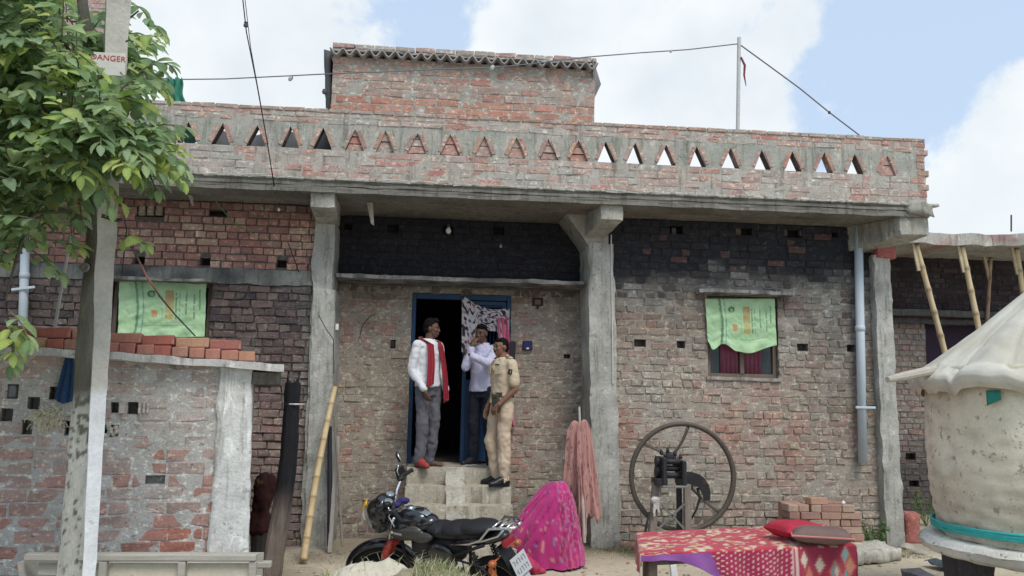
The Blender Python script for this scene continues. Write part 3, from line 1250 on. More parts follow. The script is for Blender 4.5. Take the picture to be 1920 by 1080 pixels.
par = mb.build('parapet', CEM, house, fix=False)
for i, cx in enumerate(cxs):
    for sg in (-1, 1):
        # a brick leaning on its neighbour: its end face shows as a slanted strip
        ln, th = .205, .046
        bx_, bz_ = cx + sg * (hw + th * .42), zt0
        ang = math.atan2(hw, zt1 - zt0 + .02)
        px_, pz_ = cx + sg * (hw / 2 + th * .52 * math.cos(ang)), (zt0 + zt1) / 2 + th * .5 * math.sin(ang) - .006
        bm_ = MB()
        c = pick(random.random(), [(.42, .19, .145), (.36, .17, .14), (.44, .25, .18), (.33, .18, .16)])
        bm_.box((px_, YR + TH / 2 - .006, pz_), (th, TH + .004, ln), Euler((0, -sg * ang, 0)), .005, mixc3(c, CEMC, .15 + random.random() * .5), .004)
        score = 99 if tri[i] > 290 else .0
        HB.add(par, bm_.v, bm_.f, bm_.c, score)
lay(HB, par, xp0, xp1, zs1 + .02, pbot, YR, [], pcol, ch=.082, proud=(-.001, .006), bond='stretch', hide=hidden, jit=.006)
lay(HB, par, xp0, xp1, ptop0, zp1 - .034, YR, [], pcol, ch=.082, proud=(-.001, .007), bond='stretch', hide=hidden, jit=.006)
# the gaps in front of the roof room are closed with rough brick ends, a finger deep
for i, cx in enumerate(cxs):
    if 640 < tri[i] < 1110 or tri[i] == 1662:
        n_ = random.choice((2, 3))
        for k in range(n_):
            za, zb = zt0 + .004 + (zt1 - zt0) * k / n_, zt0 + (zt1 - zt0) * (k + 1) / n_ - .006
            wa = hw * (1 - k / n_) * .93
            wb = hw * max(.06, 1 - (k + 1) / n_) * .93
            bm_ = MB()
            y_ = YR + random.uniform(.012, .03)
            c = mixc3(pick(random.random(), PB), CEMC, random.random() * .6)
            bm_.add([(cx - wa, y_, za), (cx + wa, y_, za), (cx + wb, y_ + .004, zb), (cx - wb, y_ + .004, zb),
                     (cx - wa, y_ + .07, za), (cx + wa, y_ + .07, za), (cx + wb, y_ + .07, zb), (cx - wb, y_ + .07, zb)],
                    [(0, 1, 2, 3), (1, 5, 6, 2), (0, 3, 7, 4), (3, 2, 6, 7), (0, 4, 5, 1)], c)
            HB.add(par, bm_.v, bm_.f, bm_.c, 98)
# cap course laid flat, end on view
x = xp0
while x < xp1:
    w = random.uniform(.22, .25)
    b = min(x + w - .012, xp1 + .01)
    bm_ = MB()
    bm_.bx(x, b, YR - .012, YR + TH + .01, zp1 - .034, zp1 + .004 + random.uniform(0, .006), .006, mixc3((.36, .23, .19), CEMC, random.random() * .8), .004)
    HB.add(par, bm_.v, bm_.f, bm_.c, 50 if 300 < proj((x, YR, zp1))[0] else 0)
    x += w
# ragged brick ends at the right end of the parapet
for k in range(9):
    z = zs1 + .03 + k * .083
    bm_ = MB()
    e = random.uniform(.0, .05)
    bm_.bx(xp1 - .1, xp1 + e, YR - .006, YR + TH, z, z + .07, .007, mixc3((.36, .19, .155), CEMC, random.random() * .5), .005)
    HB.add(par, bm_.v, bm_.f, bm_.c, 60)
# side parapet along the right edge of the roof
mb = MB()
mb.bx(xp1 - .115, xp1 - .002, YR + TH + .002, 13.5, zs1, zs1 + .25, col=(.30, .24, .21))
mb.bx(xp0, xp1 - .12, 13.4, 13.5, zs1, zs1 + .25, col=(.30, .24, .21))
mb.build('rear_parapet', BRICK, house)

# ================================================================ ROOM ON THE ROOF
YU = YR + .012
xu0, xu1 = X(623, 150, YR), X(1115, 170, YR)
zu1 = Z(870, 118, YR)


def ucol(x, z, r):
    c = pick(r, [(.40, .21, .17), (.42, .18, .15), (.38, .25, .21), (.44, .26, .20)])
    if z < zp1 + .14:
        return mixc3((.45, .255, .195), c, .25 + .4 * r)
    return mixc3(c, (.36, .335, .30), .5 + .7 * nz(x, z, 6, 3))


mb = MB()
umort = lambda x, z: mixc3((.40, .37, .335), (.33, .33, .30), .5 + nz(x, z, 2, 3))
wall_face(mb, xu0, xu1, zp1 + .004, zu1, YU, [], umort, step=.08, amp=.005, thick=.115)
mb.bx(xu0, xu0 + .115, YU + .116, YU + 2.2, zs1, zu1 + .06, col=(.34, .25, .22))
mb.bx(xu1 - .115, xu1, YU + .116, YU + 2.2, zs1, zu1 + .06, col=(.34, .25, .22))
mb.bx(xu0 + .12, xu1 - .12, YR + TH + .004, YR + TH + .1, zs1 + .001, zp1 + .1, col=(.42, .22, .165))
mb.bx(xu0 + .12, xu1 - .12, YU + 2.1, YU + 2.2, zs1, zu1 + .06, col=(.34, .25, .22))
room = mb.build('roof_room_wall', BRICK, house, fix=False)
lay(HB, room, xu0, xu1, zp1 + .006, zu1, YU, [], ucol, ch=.082, proud=(.0, .007), bond='stretch', jit=.006)
ASB = M('asbestos_sheet', (.33, .32, .32), rough=.9, var=.25, scale=8)
zr = Z(870, 112, YR - .1)
nw = 21
per = (xu1 + .02 - (xu0 - .03)) / nw
mb = MB()


def corr(u, v):
    x = xu0 - .03 + (xu1 + .05 - xu0) * u
    return (x, YR - .10 + 2.5 * v, zr + .034 * math.cos(2 * math.pi * (x - xu0 + .03) / per) + .02 + .03 * v)


mb.sheet(corr, nw * 8, 6, .012)
mb.build('corrugated_roof', ASB, house, smooth=False)
# bricks bedded on the front edge of the sheet
x = xu0 - .01
roofb = MB()
roofb.rbox(xu0 - .015, xu1 + .01, YR - .055, YR + .12, zr + .052, zr + .075, step=.07, amp=.006, col=(.38, .35, .32))
rb = roofb.build('mortar_bed', CEM, house)
while x < xu1:
    w = random.uniform(.2, .25)
    b = min(x + w - .01, xu1 + .01)
    bm_ = MB()
    bm_.bx(x, b, YR - .06, YR + .10, zr + .074, zr + .125 + random.uniform(-.004, .008), .007, mixc3((.36, .25, .22), (.42, .40, .37), random.random()), .005)
    HB.add(rb, bm_.v, bm_.f, bm_.c, 70)
    x += w
# bent sheet flap at the right end of that roof, dark plank at the left end
mb = MB()
q0, q1, q2, q3 = P(1112, 112, YR - .08), P(1138, 136, YR - .02), P(1118, 178, YR + .05), P(1113, 140, YR - .05)
mb.sheet(lambda u, v: (q0.lerp(q1, u)).lerp(q3.lerp(q2, u), v) + Vector((0, .8 * v * 0, 0)) + Vector((0, .35 * u, 0)), 6, 6, .01)
mb.build('roof_flap', ASB, house)
HB.finish(house, 300)

# ================================================================ LOW SHED on the left
ST = R(11)
so = P(0, 900, 6.1)
so.z = 0
sn = Vector((math.sin(ST), -math.cos(ST), 0))            # outward normal of its front
su = Vector((math.cos(ST), math.sin(ST), 0))
shed = thing('brick_shed', 'low brick shed with whitewashed corner pillar and thin roof slab behind the tree trunk', 'shed', so, ST)
SM = shed.matrix_basis.copy()
SM = Matrix.Translation(so) @ Matrix.Rotation(ST, 4, 'Z')
SI = SM.inverted()


def SL(px, py, off=0.0):
    "shed-local point seen at the pixel, on the plane off metres in front of the shed front"
    return SI @ PP(px, py, so + sn * off, sn)


SB = Bricks(BRICK)
sx0, sx1 = -.45, SL(412, 850).x
sz1 = SL(250, 668).z
SBP = [(.36, .20, .165), (.40, .17, .13), (.36, .235, .20), (.33, .24, .215), (.38, .19, .15)]


def scol(x, z, r):
    c = pick(r, SBP)
    t = sstep(.65, 1.5, z + .25 * nz(x, z, 2, 2))
    c = mixc3(c, (.45, .415, .39), .30 + .42 * t + .6 * nz(x, z, 4, 3))
    return mixc3(c, (.20, .20, .185), .4 * sstep(.55, .2, z))


smort = lambda x, z: mixc3((.42, .41, .385), (.50, .49, .48), .5 + nz(x, z, 1, 2))


def sh(px, py, w, h, d=.14):
    p = SL(px, py)
    return (p.x - w / 2, p.x + w / 2, p.z - h / 2, p.z + h / 2, d)


sop = [sh(24, 734, .07, .1, .06), sh(63, 756, .075, .085), sh(100, 737, .05, .09), sh(12, 778, .08, .09), sh(50, 801, .07, .1),
       sh(127, 803, .04, .1), sh(215, 764, .05, .075), sh(249, 765, .07, .085), sh(208, 808, .1, .085), sh(291, 899, .13, .06, .05)]
mb = MB()
wall_face(mb, sx0, sx1, -.15, sz1, 0, sop, smort, step=.05, amp=.006, thick=.2)
sw = mb.build('wall', BRICK, shed, fix=False)
lay(SB, sw, sx0, sx1, -.1, sz1, 0, sop, scol, ch=.094, L=.25, proud=(-.002, .006), bond='stretch', tf=SM, jit=.008)
mb = MB()
mb.bx(sx0 - .0, sx0 + .2, .201, 1.9, -.1, sz1 - .01, col=(.36, .25, .22))
mb.build('side_wall', BRICK, shed)
mb = MB()
mb.bx(sx0, sx1, 1.9, 2.0, -.1, sz1 - .01, col=(.3, .22, .2))
mb.build('rear_wall', BRICK, shed)
SB.finish(shed)
# corner pillar, whitewashed
a, b = SL(412, 690, .03), SL(474, 690, .03)
c, d = SL(389, 1030, .03), SL(465, 1030, .03)
WP = lambda p: mixc3((.66, .68, .67), (.40, .37, .34), max(0, .25 * nz(p.x, p.y, p.z, 6) + .9 * max(0, nz(p.x * 2, p.z * 2, 3, 8) - .1)))
bz = 0
k_ = (c.x - a.x) / (c.z - a.z)
a0, b0 = a.x + k_ * (0 - a.z), b.x + (d.x - b.x) / (d.z - b.z) * (0 - b.z)
mb = MB().rough([(a0, -.03, -.1), (b0, -.03, -.1), (a0, .27, -.1), (b0, .27, -.1), (a.x, -.03, sz1), (b.x, -.03, sz1), (a.x, .27, sz1), (b.x, .27, sz1)],
                step=.05, amp=.007, colf=WP)
mb.build('pillar', CEM, shed, smooth=True)
mb = MB().bx(a.x, b.x, 1.75, 2.0, -.1, sz1, .01, (.4, .36, .33))
mb.build('rear_pillar', CEM, shed)
# roof slab
e0, e1 = sx0 - .15, SL(533, 684, .12).x
zt_l, zt_r = SL(20, 650, .12).z, SL(530, 682, .12).z
print('shed roof z', zt_l, zt_r, 'wall top', sz1)
zl0 = SL(20, 650, .12).z
xl_ = SL(20, 650, .12).x
ztop = lambda x: zt_l + (zt_r - zt_l) * (x - xl_) / (e1 - xl_)
SCC = lambda p: mixc3((.62, .63, .63), (.42, .42, .41), .4 + nz(p.x, p.y, p.z, 5))
mb = MB().rough([(e0, -.12, ztop(e0) - .05), (e1, -.12, ztop(e1) - .055), (e0, 2.2, ztop(e0) - .05), (e1, 2.2, ztop(e1) - .055),
                 (e0, -.12, ztop(e0)), (e1, -.12, ztop(e1)), (e0, 2.2, ztop(e0)), (e1, 2.2, ztop(e1))], step=.08, amp=.004, colf=SCC)
mb.build('roof_slab', CEM, shed)
mb = MB().rough([(b.x + .01, -.02, ztop(e1) - .155), (e1 - .02, -.02, ztop(e1) - .15), (b.x + .01, 2.0, ztop(e1) - .155), (e1 - .02, 2.0, ztop(e1) - .15),
                 (b.x + .01, -.02, ztop(e1) - .058), (e1 - .02, -.02, ztop(e1) - .058), (b.x + .01, 2.0, ztop(e1) - .058), (e1 - .02, 2.0, ztop(e1) - .058)],
                step=.08, amp=.005, col=(.16, .15, .13))
mb.build('edge_beam', CEM, shed)
# stones and caps plugging some gaps
mb = MB().box(SL(24, 734, -.035), (.06, .03, .09), None, .01, (.25, .27, .28))
mb.build('gap_filler_block', CEM, shed)
for px, w in ((262, .018), (270, .016), (277, .014), (229, .04)):
    MB().box(SL(px, 765, .008), (w, .03, .075), None, .004, (.50, .46, .43)).build('gap_filler_tile', BRICK, shed)
p = SL(331, 683, .02)
MB().ell(p, (.045, .03, .04), col=(.30, .27, .24)).build('mortar_knob', CEM, shed, smooth=True)
mb = MB()
for k in range(14):
    q = SL(208 + random.uniform(-13, 13), 808 + random.uniform(-10, 9), random.uniform(-.02, .005))
    mb.ell(q, (.02, .015, .014), Euler((k, k * 2, 0)), 6, 4, (.55, .52, .46))
mb.build('gravel_plug', CEM, shed)

# straw nest in a hole of the shed wall
STRAW = M('straw', vcol=True, rough=.9, var=.2, scale=20, bump=0)
mb = MB()
for k in range(520):
    q = SL(88 + random.gauss(0, 12), 783 + random.gauss(0, 8), random.uniform(.01, .09))
    dr = Vector((random.gauss(0, 1), random.gauss(0, .5), random.gauss(0, .8) - .3)).normalized() * random.uniform(.02, .06)
    mid = q + dr * .5 + Vector((0, -.01, .01))
    mb.tube([SM @ q, SM @ mid, SM @ (q + dr)], .0022, 3, False, mixc3((.58, .54, .38), (.72, .70, .56), random.random()))
tag(mb.build('straw_nest', STRAW), 'tuft of pale straw sticking out of a hole in the shed wall', 'straw tuft', None, 'stuff')

# blue cloth hanging on the shed wall left of the trunk
BLUEC = M('blue_rag_cloth', (.015, .055, .14), rough=.95, var=.35, scale=10, sheen=.2)
t0 = SL(131, 664, .03)
b0_ = SL(125, 757, .03)


def rag(u, v):
    w = (.035 + .12 * v ** .8) * (1 if v < .93 else .8)
    x = t0.x + (b0_.x - t0.x) * v + (u - .5) * w
    z = t0.z + (b0_.z - t0.z) * v * (1 - .12 * abs(u - .35))
    return SM @ Vector((x, -.035 - .014 * math.sin(u * 15 + v * 3) * (.4 + v), z))


mb = MB().sheet(rag, 24, 22, .003)
tag(mb.build('hanging_cloth', BLUEC, smooth=True), 'dark blue cloth hanging on the shed wall just left of the tree trunk', 'cloth')

# loose bricks in two rows along the shed roof
LBC = [(.42, .20, .15), (.38, .14, .11), (.46, .28, .19), (.40, .22, .17), (.36, .15, .13), (.45, .24, .17), (.41, .19, .15)]
ORD = ['first', 'second', 'third', 'fourth', 'fifth', 'sixth', 'seventh', 'eighth', 'ninth', 'tenth', 'eleventh', 'twelfth', 'thirteenth',
       'fourteenth', 'fifteenth', 'sixteenth', 'seventeenth', 'eighteenth', 'nineteenth', 'twentieth', 'twenty-first', 'twenty-second',
       'twenty-third', 'twenty-fourth', 'twenty-fifth', 'twenty-sixth', 'twenty-seventh', 'twenty-eighth', 'twenty-ninth', 'thirtieth']
BRICKL = M('loose_brick', vcol=True, rough=.92, var=.22, scale=12, bump=.5, bscale=60, bdist=.012, fleck=((.45, .42, .38), 14, .62, .5))


def loose(mtx, size, col, label, group):
    mb_ = MB()
    mb_.box((0, 0, size[2] / 2), size, None, .006, col, .0025)
    o = mb_.build('brick', BRICKL)
    o.matrix_world = mtx
    return tag(o, label, 'brick', group)


GR = 'loose bricks laid along the shed roof'
xend = SL(478, 668, .0).x
row = []
x = xend
while x > e0 + .1:
    w = random.uniform(.105, .118)
    row.append((x - w, x))
    x -= w + random.uniform(.002, .008)
row.reverse()
cnt = 0
inview = [r for r in row if proj(SM @ Vector((r[1], 0, ztop(r[1]))))[0] > 4]
for (a_, b_) in inview:
    cnt += 1
    cx = (a_ + b_) / 2
    mt = SM @ Matrix.Translation((cx, .04 + random.uniform(-.012, .012), ztop(cx) + .004)) @ Matrix.Rotation(-R(2.3) + R(random.uniform(-.6, .6)), 4, 'Y') @ Matrix.Rotation(R(random.uniform(-3, 3)), 4, 'Z')
    loose(mt, (b_ - a_, .225, .074), pick(random.random(), LBC), 'brick laid end-on in the lower row on the shed roof, %s from its right end' % ORD[min(29, len(inview) - cnt)], GR)
x = SL(452, 650, 0).x
ups = []
while x > e0 + .2:
    w = random.uniform(.215, .24)
    if random.random() < .25:
        w = .11
    ups.append((x - w, x))
    x -= w + random.uniform(.003, .012)
ups.reverse()
ups = [r for r in ups if proj(SM @ Vector((r[1], 0, ztop(r[1]))))[0] > 4]
for i, (a_, b_) in enumerate(ups):
    cx = (a_ + b_) / 2
    mt = SM @ Matrix.Translation((cx, .03 + random.uniform(-.015, .015), ztop(cx) + .081)) @ Matrix.Rotation(-R(2.3) + R(random.uniform(-.8, .8)), 4, 'Y') @ Matrix.Rotation(R(random.uniform(-3, 3)), 4, 'Z')
    loose(mt, (b_ - a_, .112 if b_ - a_ > .15 else .22, .073), pick(random.random(), LBC), 'brick lying in the upper row on the shed roof, %s from its right end' % ORD[len(ups) - 1 - i], GR)

# ================================================================ WOODEN TROUGH at the bottom left
TW = M('grey_trough_boards', (.40, .385, .335), rough=.85, var=.22, scale=6, stretch=(1, 6, 10), fleck=((.16, .15, .13), 9, .62, .5))
TWL = M('cream_trough_panel', (.50, .465, .37), rough=.85, var=.18, scale=5, fleck=((.05, .055, .08), 3.2, .66, .75))
YT = 5.35
ta, tb = P(50, 1034, YT), P(482, 1040, YT)
tr = thing('feed_trough', 'grey wooden trough with cream panels in front of the low shed', 'trough', (ta.x, YT, 0))
tl_ = tb.x - ta.x
zt_ = (ta.z + tb.z) / 2
MB().box((tl_ / 2, 0, zt_ - .022), (tl_, .07, .04), None, .006).build('top_rail', TW, tr)
MB().box((tl_ / 2, .5, zt_ - .16), (tl_, .07, .04), None, .006).build('rear_rail', TW, tr)
for k, px in enumerate((196, 343)):
    q = P(px, 1060, YT)
    MB().box((q.x - ta.x, -.012, (zt_ - .045) / 2), (.045, .05, zt_ - .045), None, .005).build('post', TW, tr)
MB().box((tl_ - .02, 0, (zt_ - .045) / 2), (.045, .05, zt_ - .045), None, .005).build('post', TW, tr)
MB().box((.02, .25, (zt_ - .045) / 2 + .0), (.04, .42, zt_ - .06), Euler((0, R(-14), 0)), .005).build('end_board', TW, tr)
xs_ = [.05] + [P(px, 1060, YT).x - ta.x for px in (110,)] + [P(196, 1060, YT).x - ta.x + .024, P(343, 1060, YT).x - ta.x - .024, P(343, 1060, YT).x - ta.x + .024, tl_ - .045]
for (a_, b_) in ((xs_[2], xs_[3]), (xs_[4], xs_[5])):
    MB().box(((a_ + b_) / 2, .02, zt_ - .105), (b_ - a_, .018, .085), Euler((R(-8), 0, 0)), .003).build('panel', TWL, tr)
    MB().box(((a_ + b_) / 2, .035, (zt_ - .155) / 2), (b_ - a_, .018, zt_ - .16), None, .003).build('panel', TWL, tr)
MB().box(((.05 + P(196, 1060, YT).x - ta.x) / 2, .03, zt_ - .10), (P(196, 1060, YT).x - ta.x - .08, .018, .07), Euler((R(-10), 0, 0)), .003).build('panel', TW, tr)
MB().box((tl_ / 2, .48, zt_ / 2 - .03), (tl_ - .1, .018, zt_ - .1), None, .003).build('rear_panel', TW, tr)
# white plank end standing by it
q = P(484, 1060, 5.3)
tag(MB().box((q.x, 5.3, .26), (.03, .02, .52), Euler((0, R(1), 0)), .004, (1, 1, 1)).build('short_stake', M('white_paint', (.62, .63, .62), rough=.7)), 'short white stake standing at the right end of the trough', 'stake')

# ================================================================ ELECTRICITY POLE
POLE = M('weathered_pole_concrete', vcol=True, rough=.9, var=.2, scale=7, bump=.4, fleck=((.20, .20, .18), 18, .64, .5))
YPO = 5.0
pb, pt = P(168, 1078, YPO), P(222, 0, YPO)
dirp = (pt - pb) / (pt.z - pb.z)
base = pb - dirp * pb.z
top = pb + dirp * (5.4 - pb.z)
pole = thing('electricity_pole', 'pale leaning square concrete electricity pole, white at its foot, beside the tree trunk', 'pole', base)


def polec(p):
    if p.z < 1.62 + .05 * nz(p.x * 8, p.z * 3, 0, 3):
        return mixc3((.70, .73, .76), (.55, .57, .57), .3 + .6 * max(0, nz(p.x, p.z, 2, 6)))
    return mixc3((.50, .49, .44), (.38, .375, .34), .5 + nz(p.x * 3, p.y * 3, p.z * .6, 3))


bw, tw_ = .024, .082
tp = top - base
rz_ = R(24)
crn = []
for hgt, c_, hw_ in ((0, Vector((0, 0, -.1)), bw), (1, tp, tw_)):
    for (sx, sy) in ((-1, -1), (1, -1), (-1, 1), (1, 1)):
        o_ = Vector((sx * hw_, sy * hw_ * .8, 0))
        o_.rotate(Euler((0, 0, rz_)))
        crn.append(c_ + o_)
MB().rough(crn, step=.07, amp=.0025, colf=polec).build('shaft', POLE, pole)
lp = lambda px, py, dy=0: P(px, py, YPO + dy) - base
WIRE = M('dark_wire', (.03, .03, .03), rough=.5, var=.1, bump=0)
q = lp(207, 413)
for dz in (0, .012):
    mb = MB()
    mb.tube([q + Vector((.062 * math.cos(t), .058 * math.sin(t), dz + .01 * math.sin(t * 2))) for t in np.linspace(0, 6.28, 17)], .005, 5)
    mb.build('wire_band', WIRE, pole)
mb = MB().tube([q + Vector((.08, 0, 0)), q + Vector((.1, -.01, -.05)), q + Vector((.095, -.01, -.3)), q + Vector((.09, 0, -.33))], .004, 5)
mb.build('wire_end', WIRE, pole)
# danger plate
q = lp(215, 133) + Vector((0, -.105, 0))
pm = M('plate_enamel', (.62, .62, .60), rough=.5, var=.12, scale=9, bump=.1)
pl_ = MB().box(q, (.19, .004, .14), Euler((0, R(-3), rz_ * .3)), .001).build('danger_plate', pm, pole)
REDP = M('red_sign_paint', (.45, .03, .03), rough=.6, var=.1, bump=0)


def text(s_, size, mat, mtx, parent=None, name='lettering'):
    cu = bpy.data.curves.new('t', 'FONT')
    cu.body = s_
    cu.size = size
    cu.align_x = 'CENTER'
    cu.align_y = 'CENTER'
    cu.extrude = .0006
    o = bpy.data.objects.new('t', cu)
    COL.objects.link(o)
    dg = bpy.context.evaluated_depsgraph_get()
    me = bpy.data.meshes.new_from_object(o.evaluated_get(dg))
    bpy.data.objects.remove(o)
    ob = mesh_ob(name, me, mat, parent, False)
    ob.matrix_local = mtx
    return ob


rb90 = Matrix.Rotation(R(90), 4, 'X')
text('DANGER', .048, REDP, Matrix.Translation(q + Vector((0, -.004, .035))) @ Matrix.Rotation(rz_ * .3, 4, 'Z') @ rb90, pole)
MB().box(q + Vector((-.055, -.0036, -.015)), (.035, .003, .02), Euler((0, R(25), rz_ * .3))).build('red_bolt_mark', REDP, pole)

# overhead wires
tag(MB().tube([P(452, -30, 7.5), P(462, 60, 7.7), P(482, 160, 7.9), P(500, 260, 8.2), P(516, 362, YS + .1)], .006, 6).tube(
    [P(456, -30, 7.55), P(470, 90, 7.8), P(488, 190, 8.05), P(503, 280, 8.3), P(517, 362, YS + .11)], .004, 5).build('service_cable', WIRE),
    'twin service cable dropping steeply from the sky to the roof edge', 'cable')
q = P(461, 46, 7.65)
tag(MB().lathe([(.006, -.03), (.022, -.02), (.022, 0), (.014, .008), (.02, .02), (.006, .03)], 10, c=q).build('cable_insulator', M('dark_ceramic', (.08, .08, .09), rough=.3)),
    'small grey insulator threaded on the steep service cable', 'insulator')
YL = 8.9
wl_ = [(288, 146), (330, 149), (420, 148), (545, 142), (625, 138), (740, 134), (840, 129), (925, 127), (1020, 117), (1100, 107), (1200, 99), (1290, 93), (1385, 82)]
pts = [P(x, y, 8.62 if 600 < x < 1150 else YL) for x, y in wl_]
tag(MB().tube(pts, .0065, 6).build('roof_wire', M('light_wire', (.16, .17, .19), rough=.5, bump=0)), 'long wire strung across the roof from the green cloth to the thin pole', 'wire')
tag(MB().tube([P(1385, 82, YL), P(1440, 122, YL), P(1500, 166, YL), P(1554, 210, YL), P(1612, 254, YL)], .008, 6).build('guy_wire', M('light_wire')),
    'wire slanting down from the thin roof pole to the parapet', 'wire')
for px, py, l_, nm in ((545, 147, 'small pale scrap dangling from the roof wire left of the roof room', 'scrap'), (923, 127, 'white knot of cloth on the wire in front of the roof room', 'knot'),
                       (1555, 211, 'small black clip on the slanting guy wire', 'clip'), (1258, 96, 'tiny knot on the wire near the thin roof pole', 'knot')):
    c = (.05, .05, .05) if 'black' in l_ else (.5, .5, .5)
    sz = .035 if px in (545, 923) else .022
    mb = MB().ell(P(px, py, 8.62 if px == 923 else YL), (sz * .7, sz * .5, sz), Euler((0, .5, 0)), 8, 6)
    tag(mb.build(nm, M('black_clip', (.04, .04, .04)) if c[0] < .1 else M('pale_rag', (.42, .44, .43))), l_, nm)
q0, q1 = P(1379, 245, YL), P(1386, 78, YL)
rp = thing('roof_pole', 'thin pale steel pole standing behind the parapet on the roof', 'pole', (q0.x, YL, zs1))
GALV = M('galvanised_pipe', (.50, .51, .50), rough=.5, metal=.3, var=.15)
MB().tube([(0, 0, 0), (q1.x - q0.x, 0, q1.z - zs1 + .05)], .022, 10).build('shaft', GALV, rp)
MB().tube([(q1.x - q0.x + .01, -.02, q1.z - zs1 - .2), (q1.x - q0.x + .05, -.03, q1.z - zs1 - .3), (q1.x - q0.x + .04, -.03, q1.z - zs1 - .42), (q1.x - q0.x + .06, -.03, q1.z - zs1 - .55)], [.012, .014, .011, .004], 6).build(
    'tied_rag', M('maroon_rag', (.20, .05, .06)), rp)

# things on the roof
GRN = M('green_cloth', (.03, .20, .13), rough=.95, var=.4, scale=12, sheen=.3)
g0, g1 = P(312, 146, YL), P(346, 186, YL)


def greenf(u, v):
    x = g0.x + (g1.x - g0.x) * (u * (.85 + .3 * v)) + .01 * math.sin(v * 9)
    return (x, YL - .02 + .03 * math.sin(u * 17 + v), g0.z + (g1.z - .12 - g0.z) * v + .03 * nz(u, v, 0, 3))


tag(MB().sheet(greenf, 16, 14, .004).build('green_cloth', GRN, smooth=True), 'crumpled green cloth hung on the wire above the roof parapet', 'cloth')
q = P(356, 252, YR + .22)
gb = MB().ell(q, (.11, .09, .10), None, 14, 9)
tag(mesh_ob('green_bag', fuse(gb, .012, 2, .02, 14), M('pale_green_plastic', (.16, .42, .30), rough=.5, var=.2)), 'rounded green bag seen through a triangular gap of the parapet', 'bag')
# dark board leaning at the left end of the roof room
b0, b1, b2, b3 = P(607, 93, YR + .05), P(620, 96, YR + .05), P(623, 200, YR + .1), P(614, 200, YR + .1)
mb = MB()
mb.rough([b3 + Vector((0, 0, -.2)), b2 + Vector((0, 0, -.2)), b3 + Vector((0, .9, -.2)), b2 + Vector((-.01, .9, -.2)), b0, b1, b0 + Vector((0, .9, 0)), b1 + Vector((-.01, .9, 0))],
         step=.1, amp=.004, col=(.05, .055, .05))
tag(mb.build('dark_board', M('tarred_board', (.085, .09, .095), rough=.7), smooth=True), 'dark board leaning against the left end of the roof room', 'board')
q = P(609, 172, YR)
tag(MB().box(q, (.05, .05, .05), Euler((0, .3, 0)), .008).tube([q + Vector((.01, 0, -.03)), q + Vector((.02, 0, -.09)), q + Vector((.05, 0, -.05))], .009, 6).build('metal_bracket', M('tarred_board')),
    'small dark bracket sticking out beside the leaning dark board', 'bracket')
# dark water-tank cover stacked behind the left triangular gaps
for (pa, pb_, lab) in ((268, 340, 'dark sheet standing behind the two leftmost parapet gaps'), (385, 640, 'long dark sheet lying behind the parapet gaps left of the roof room')):
    a_, b_ = P(pa, 270, YR + .45), P(pb_, 270, YR + .45)
    n_ = int((b_.x - a_.x) / .15) + 1
    mb = MB().sheet(lambda u, v: (a_.x + (b_.x - a_.x) * u, YR + .35 + .2 * v + .01 * math.sin(u * 40), zs1 + .002 + (zp1 - zs1 - .06) * v * (.93 + .06 * math.sin(u * 31))), n_ * 4, 4, .01)
    tag(mb.build('dark_sheet', M('tarred_board'), smooth=True), lab, 'sheet')

# hanging bulbs
BULB = M('white_bulb_glass', (.80, .80, .78), rough=.25, var=.05, bump=0, spec=.5)
for (px, py, Y, lab) in ((523, 392, 9.25, 'small white bulb under the slab left of the left pillar'), (841, 431, YD - .1, 'bright white bulb under the slab above the door'),
                         (939, 461, YD - .15, 'dim grey bulb hanging lower, right of the bright one'), (634, 404, 9.5, 'small bulb beside the top of the left pillar')):
    q = P(px, py, Y)
    t = thing('light_bulb', lab, 'bulb', q, 0, 'bulbs hanging under the roof slab')
    s_ = 1.15 if px == 841 else .6
    MB().lathe([(.001, -.045 * s_), (.022 * s_, -.035 * s_), (.03 * s_, -.012 * s_), (.024 * s_, .01 * s_), (.013 * s_, .028 * s_)], 12).build('globe', BULB if px in (841, 523) else M('grey_bulb_glass', (.32, .33, .33), rough=.3), t, True)
    MB().lathe([(.013 * s_, .028 * s_), (.015 * s_, .03 * s_), (.015 * s_, .055 * s_), (.004, .06 * s_)], 10).build('holder', M('dark_ceramic'), t, True)
    MB().tube([(0, 0, .05), (0, 0, zs0 - q.z)], .003, 5).build('cord', WIRE, t)

# ================================================================ DRAIN PIPES
PVC = M('pale_blue_pvc', (.50, .58, .64), rough=.45, var=.08, scale=3, bump=.05)


def pipe(xt, yt, xb, yb, Y, lab, clamp, r=.05, ztop_=None):
    a_, b_ = P(xt, yt, Y), P(xb, yb, Y)
    o = thing('drain_pipe', lab, 'pipe', b_, 0, 'pvc drain pipes on the house front')
    t_ = a_ - b_
    MB().tube([(0, 0, 0), t_], r, 16).build('tube', PVC, o, True)
    q_ = P(*clamp, Y) - b_
    MB().box(q_ + Vector((0, -r - .008, 0)), (.24, .02, .028), Euler((0, R(clamp[0] < 200 and -9 or 0), 0)), .004).build('clamp', PVC, o)
    MB().lathe([(r * .96, -.002), (r * 1.14, 0), (r * 1.14, .06), (r * .96, .065)], 16, c=t_ * .55).build('coupling', PVC, o, True)
    return o


pipe(1609, 426, 1618, 868, YW - .09, 'long pale drain pipe down the wall beside the far right pillar', (1618, 764))
pipe(50, 380, 40, 700, YW - .09, 'short visible pale drain pipe behind the tree leaves above the shed', (48, 542), .045)
# thin conduit on the middle pillar
q0, q1 = P(1146, 440, YP - .012), P(1149, 720, YP - .012)
tag(MB().tube([q0, q1], .007, 6).build('conduit', M('grey_conduit', (.55, .55, .53), rough=.6)), 'thin grey conduit running down the face of the middle pillar', 'conduit')

# ================================================================ SACKS over the windows


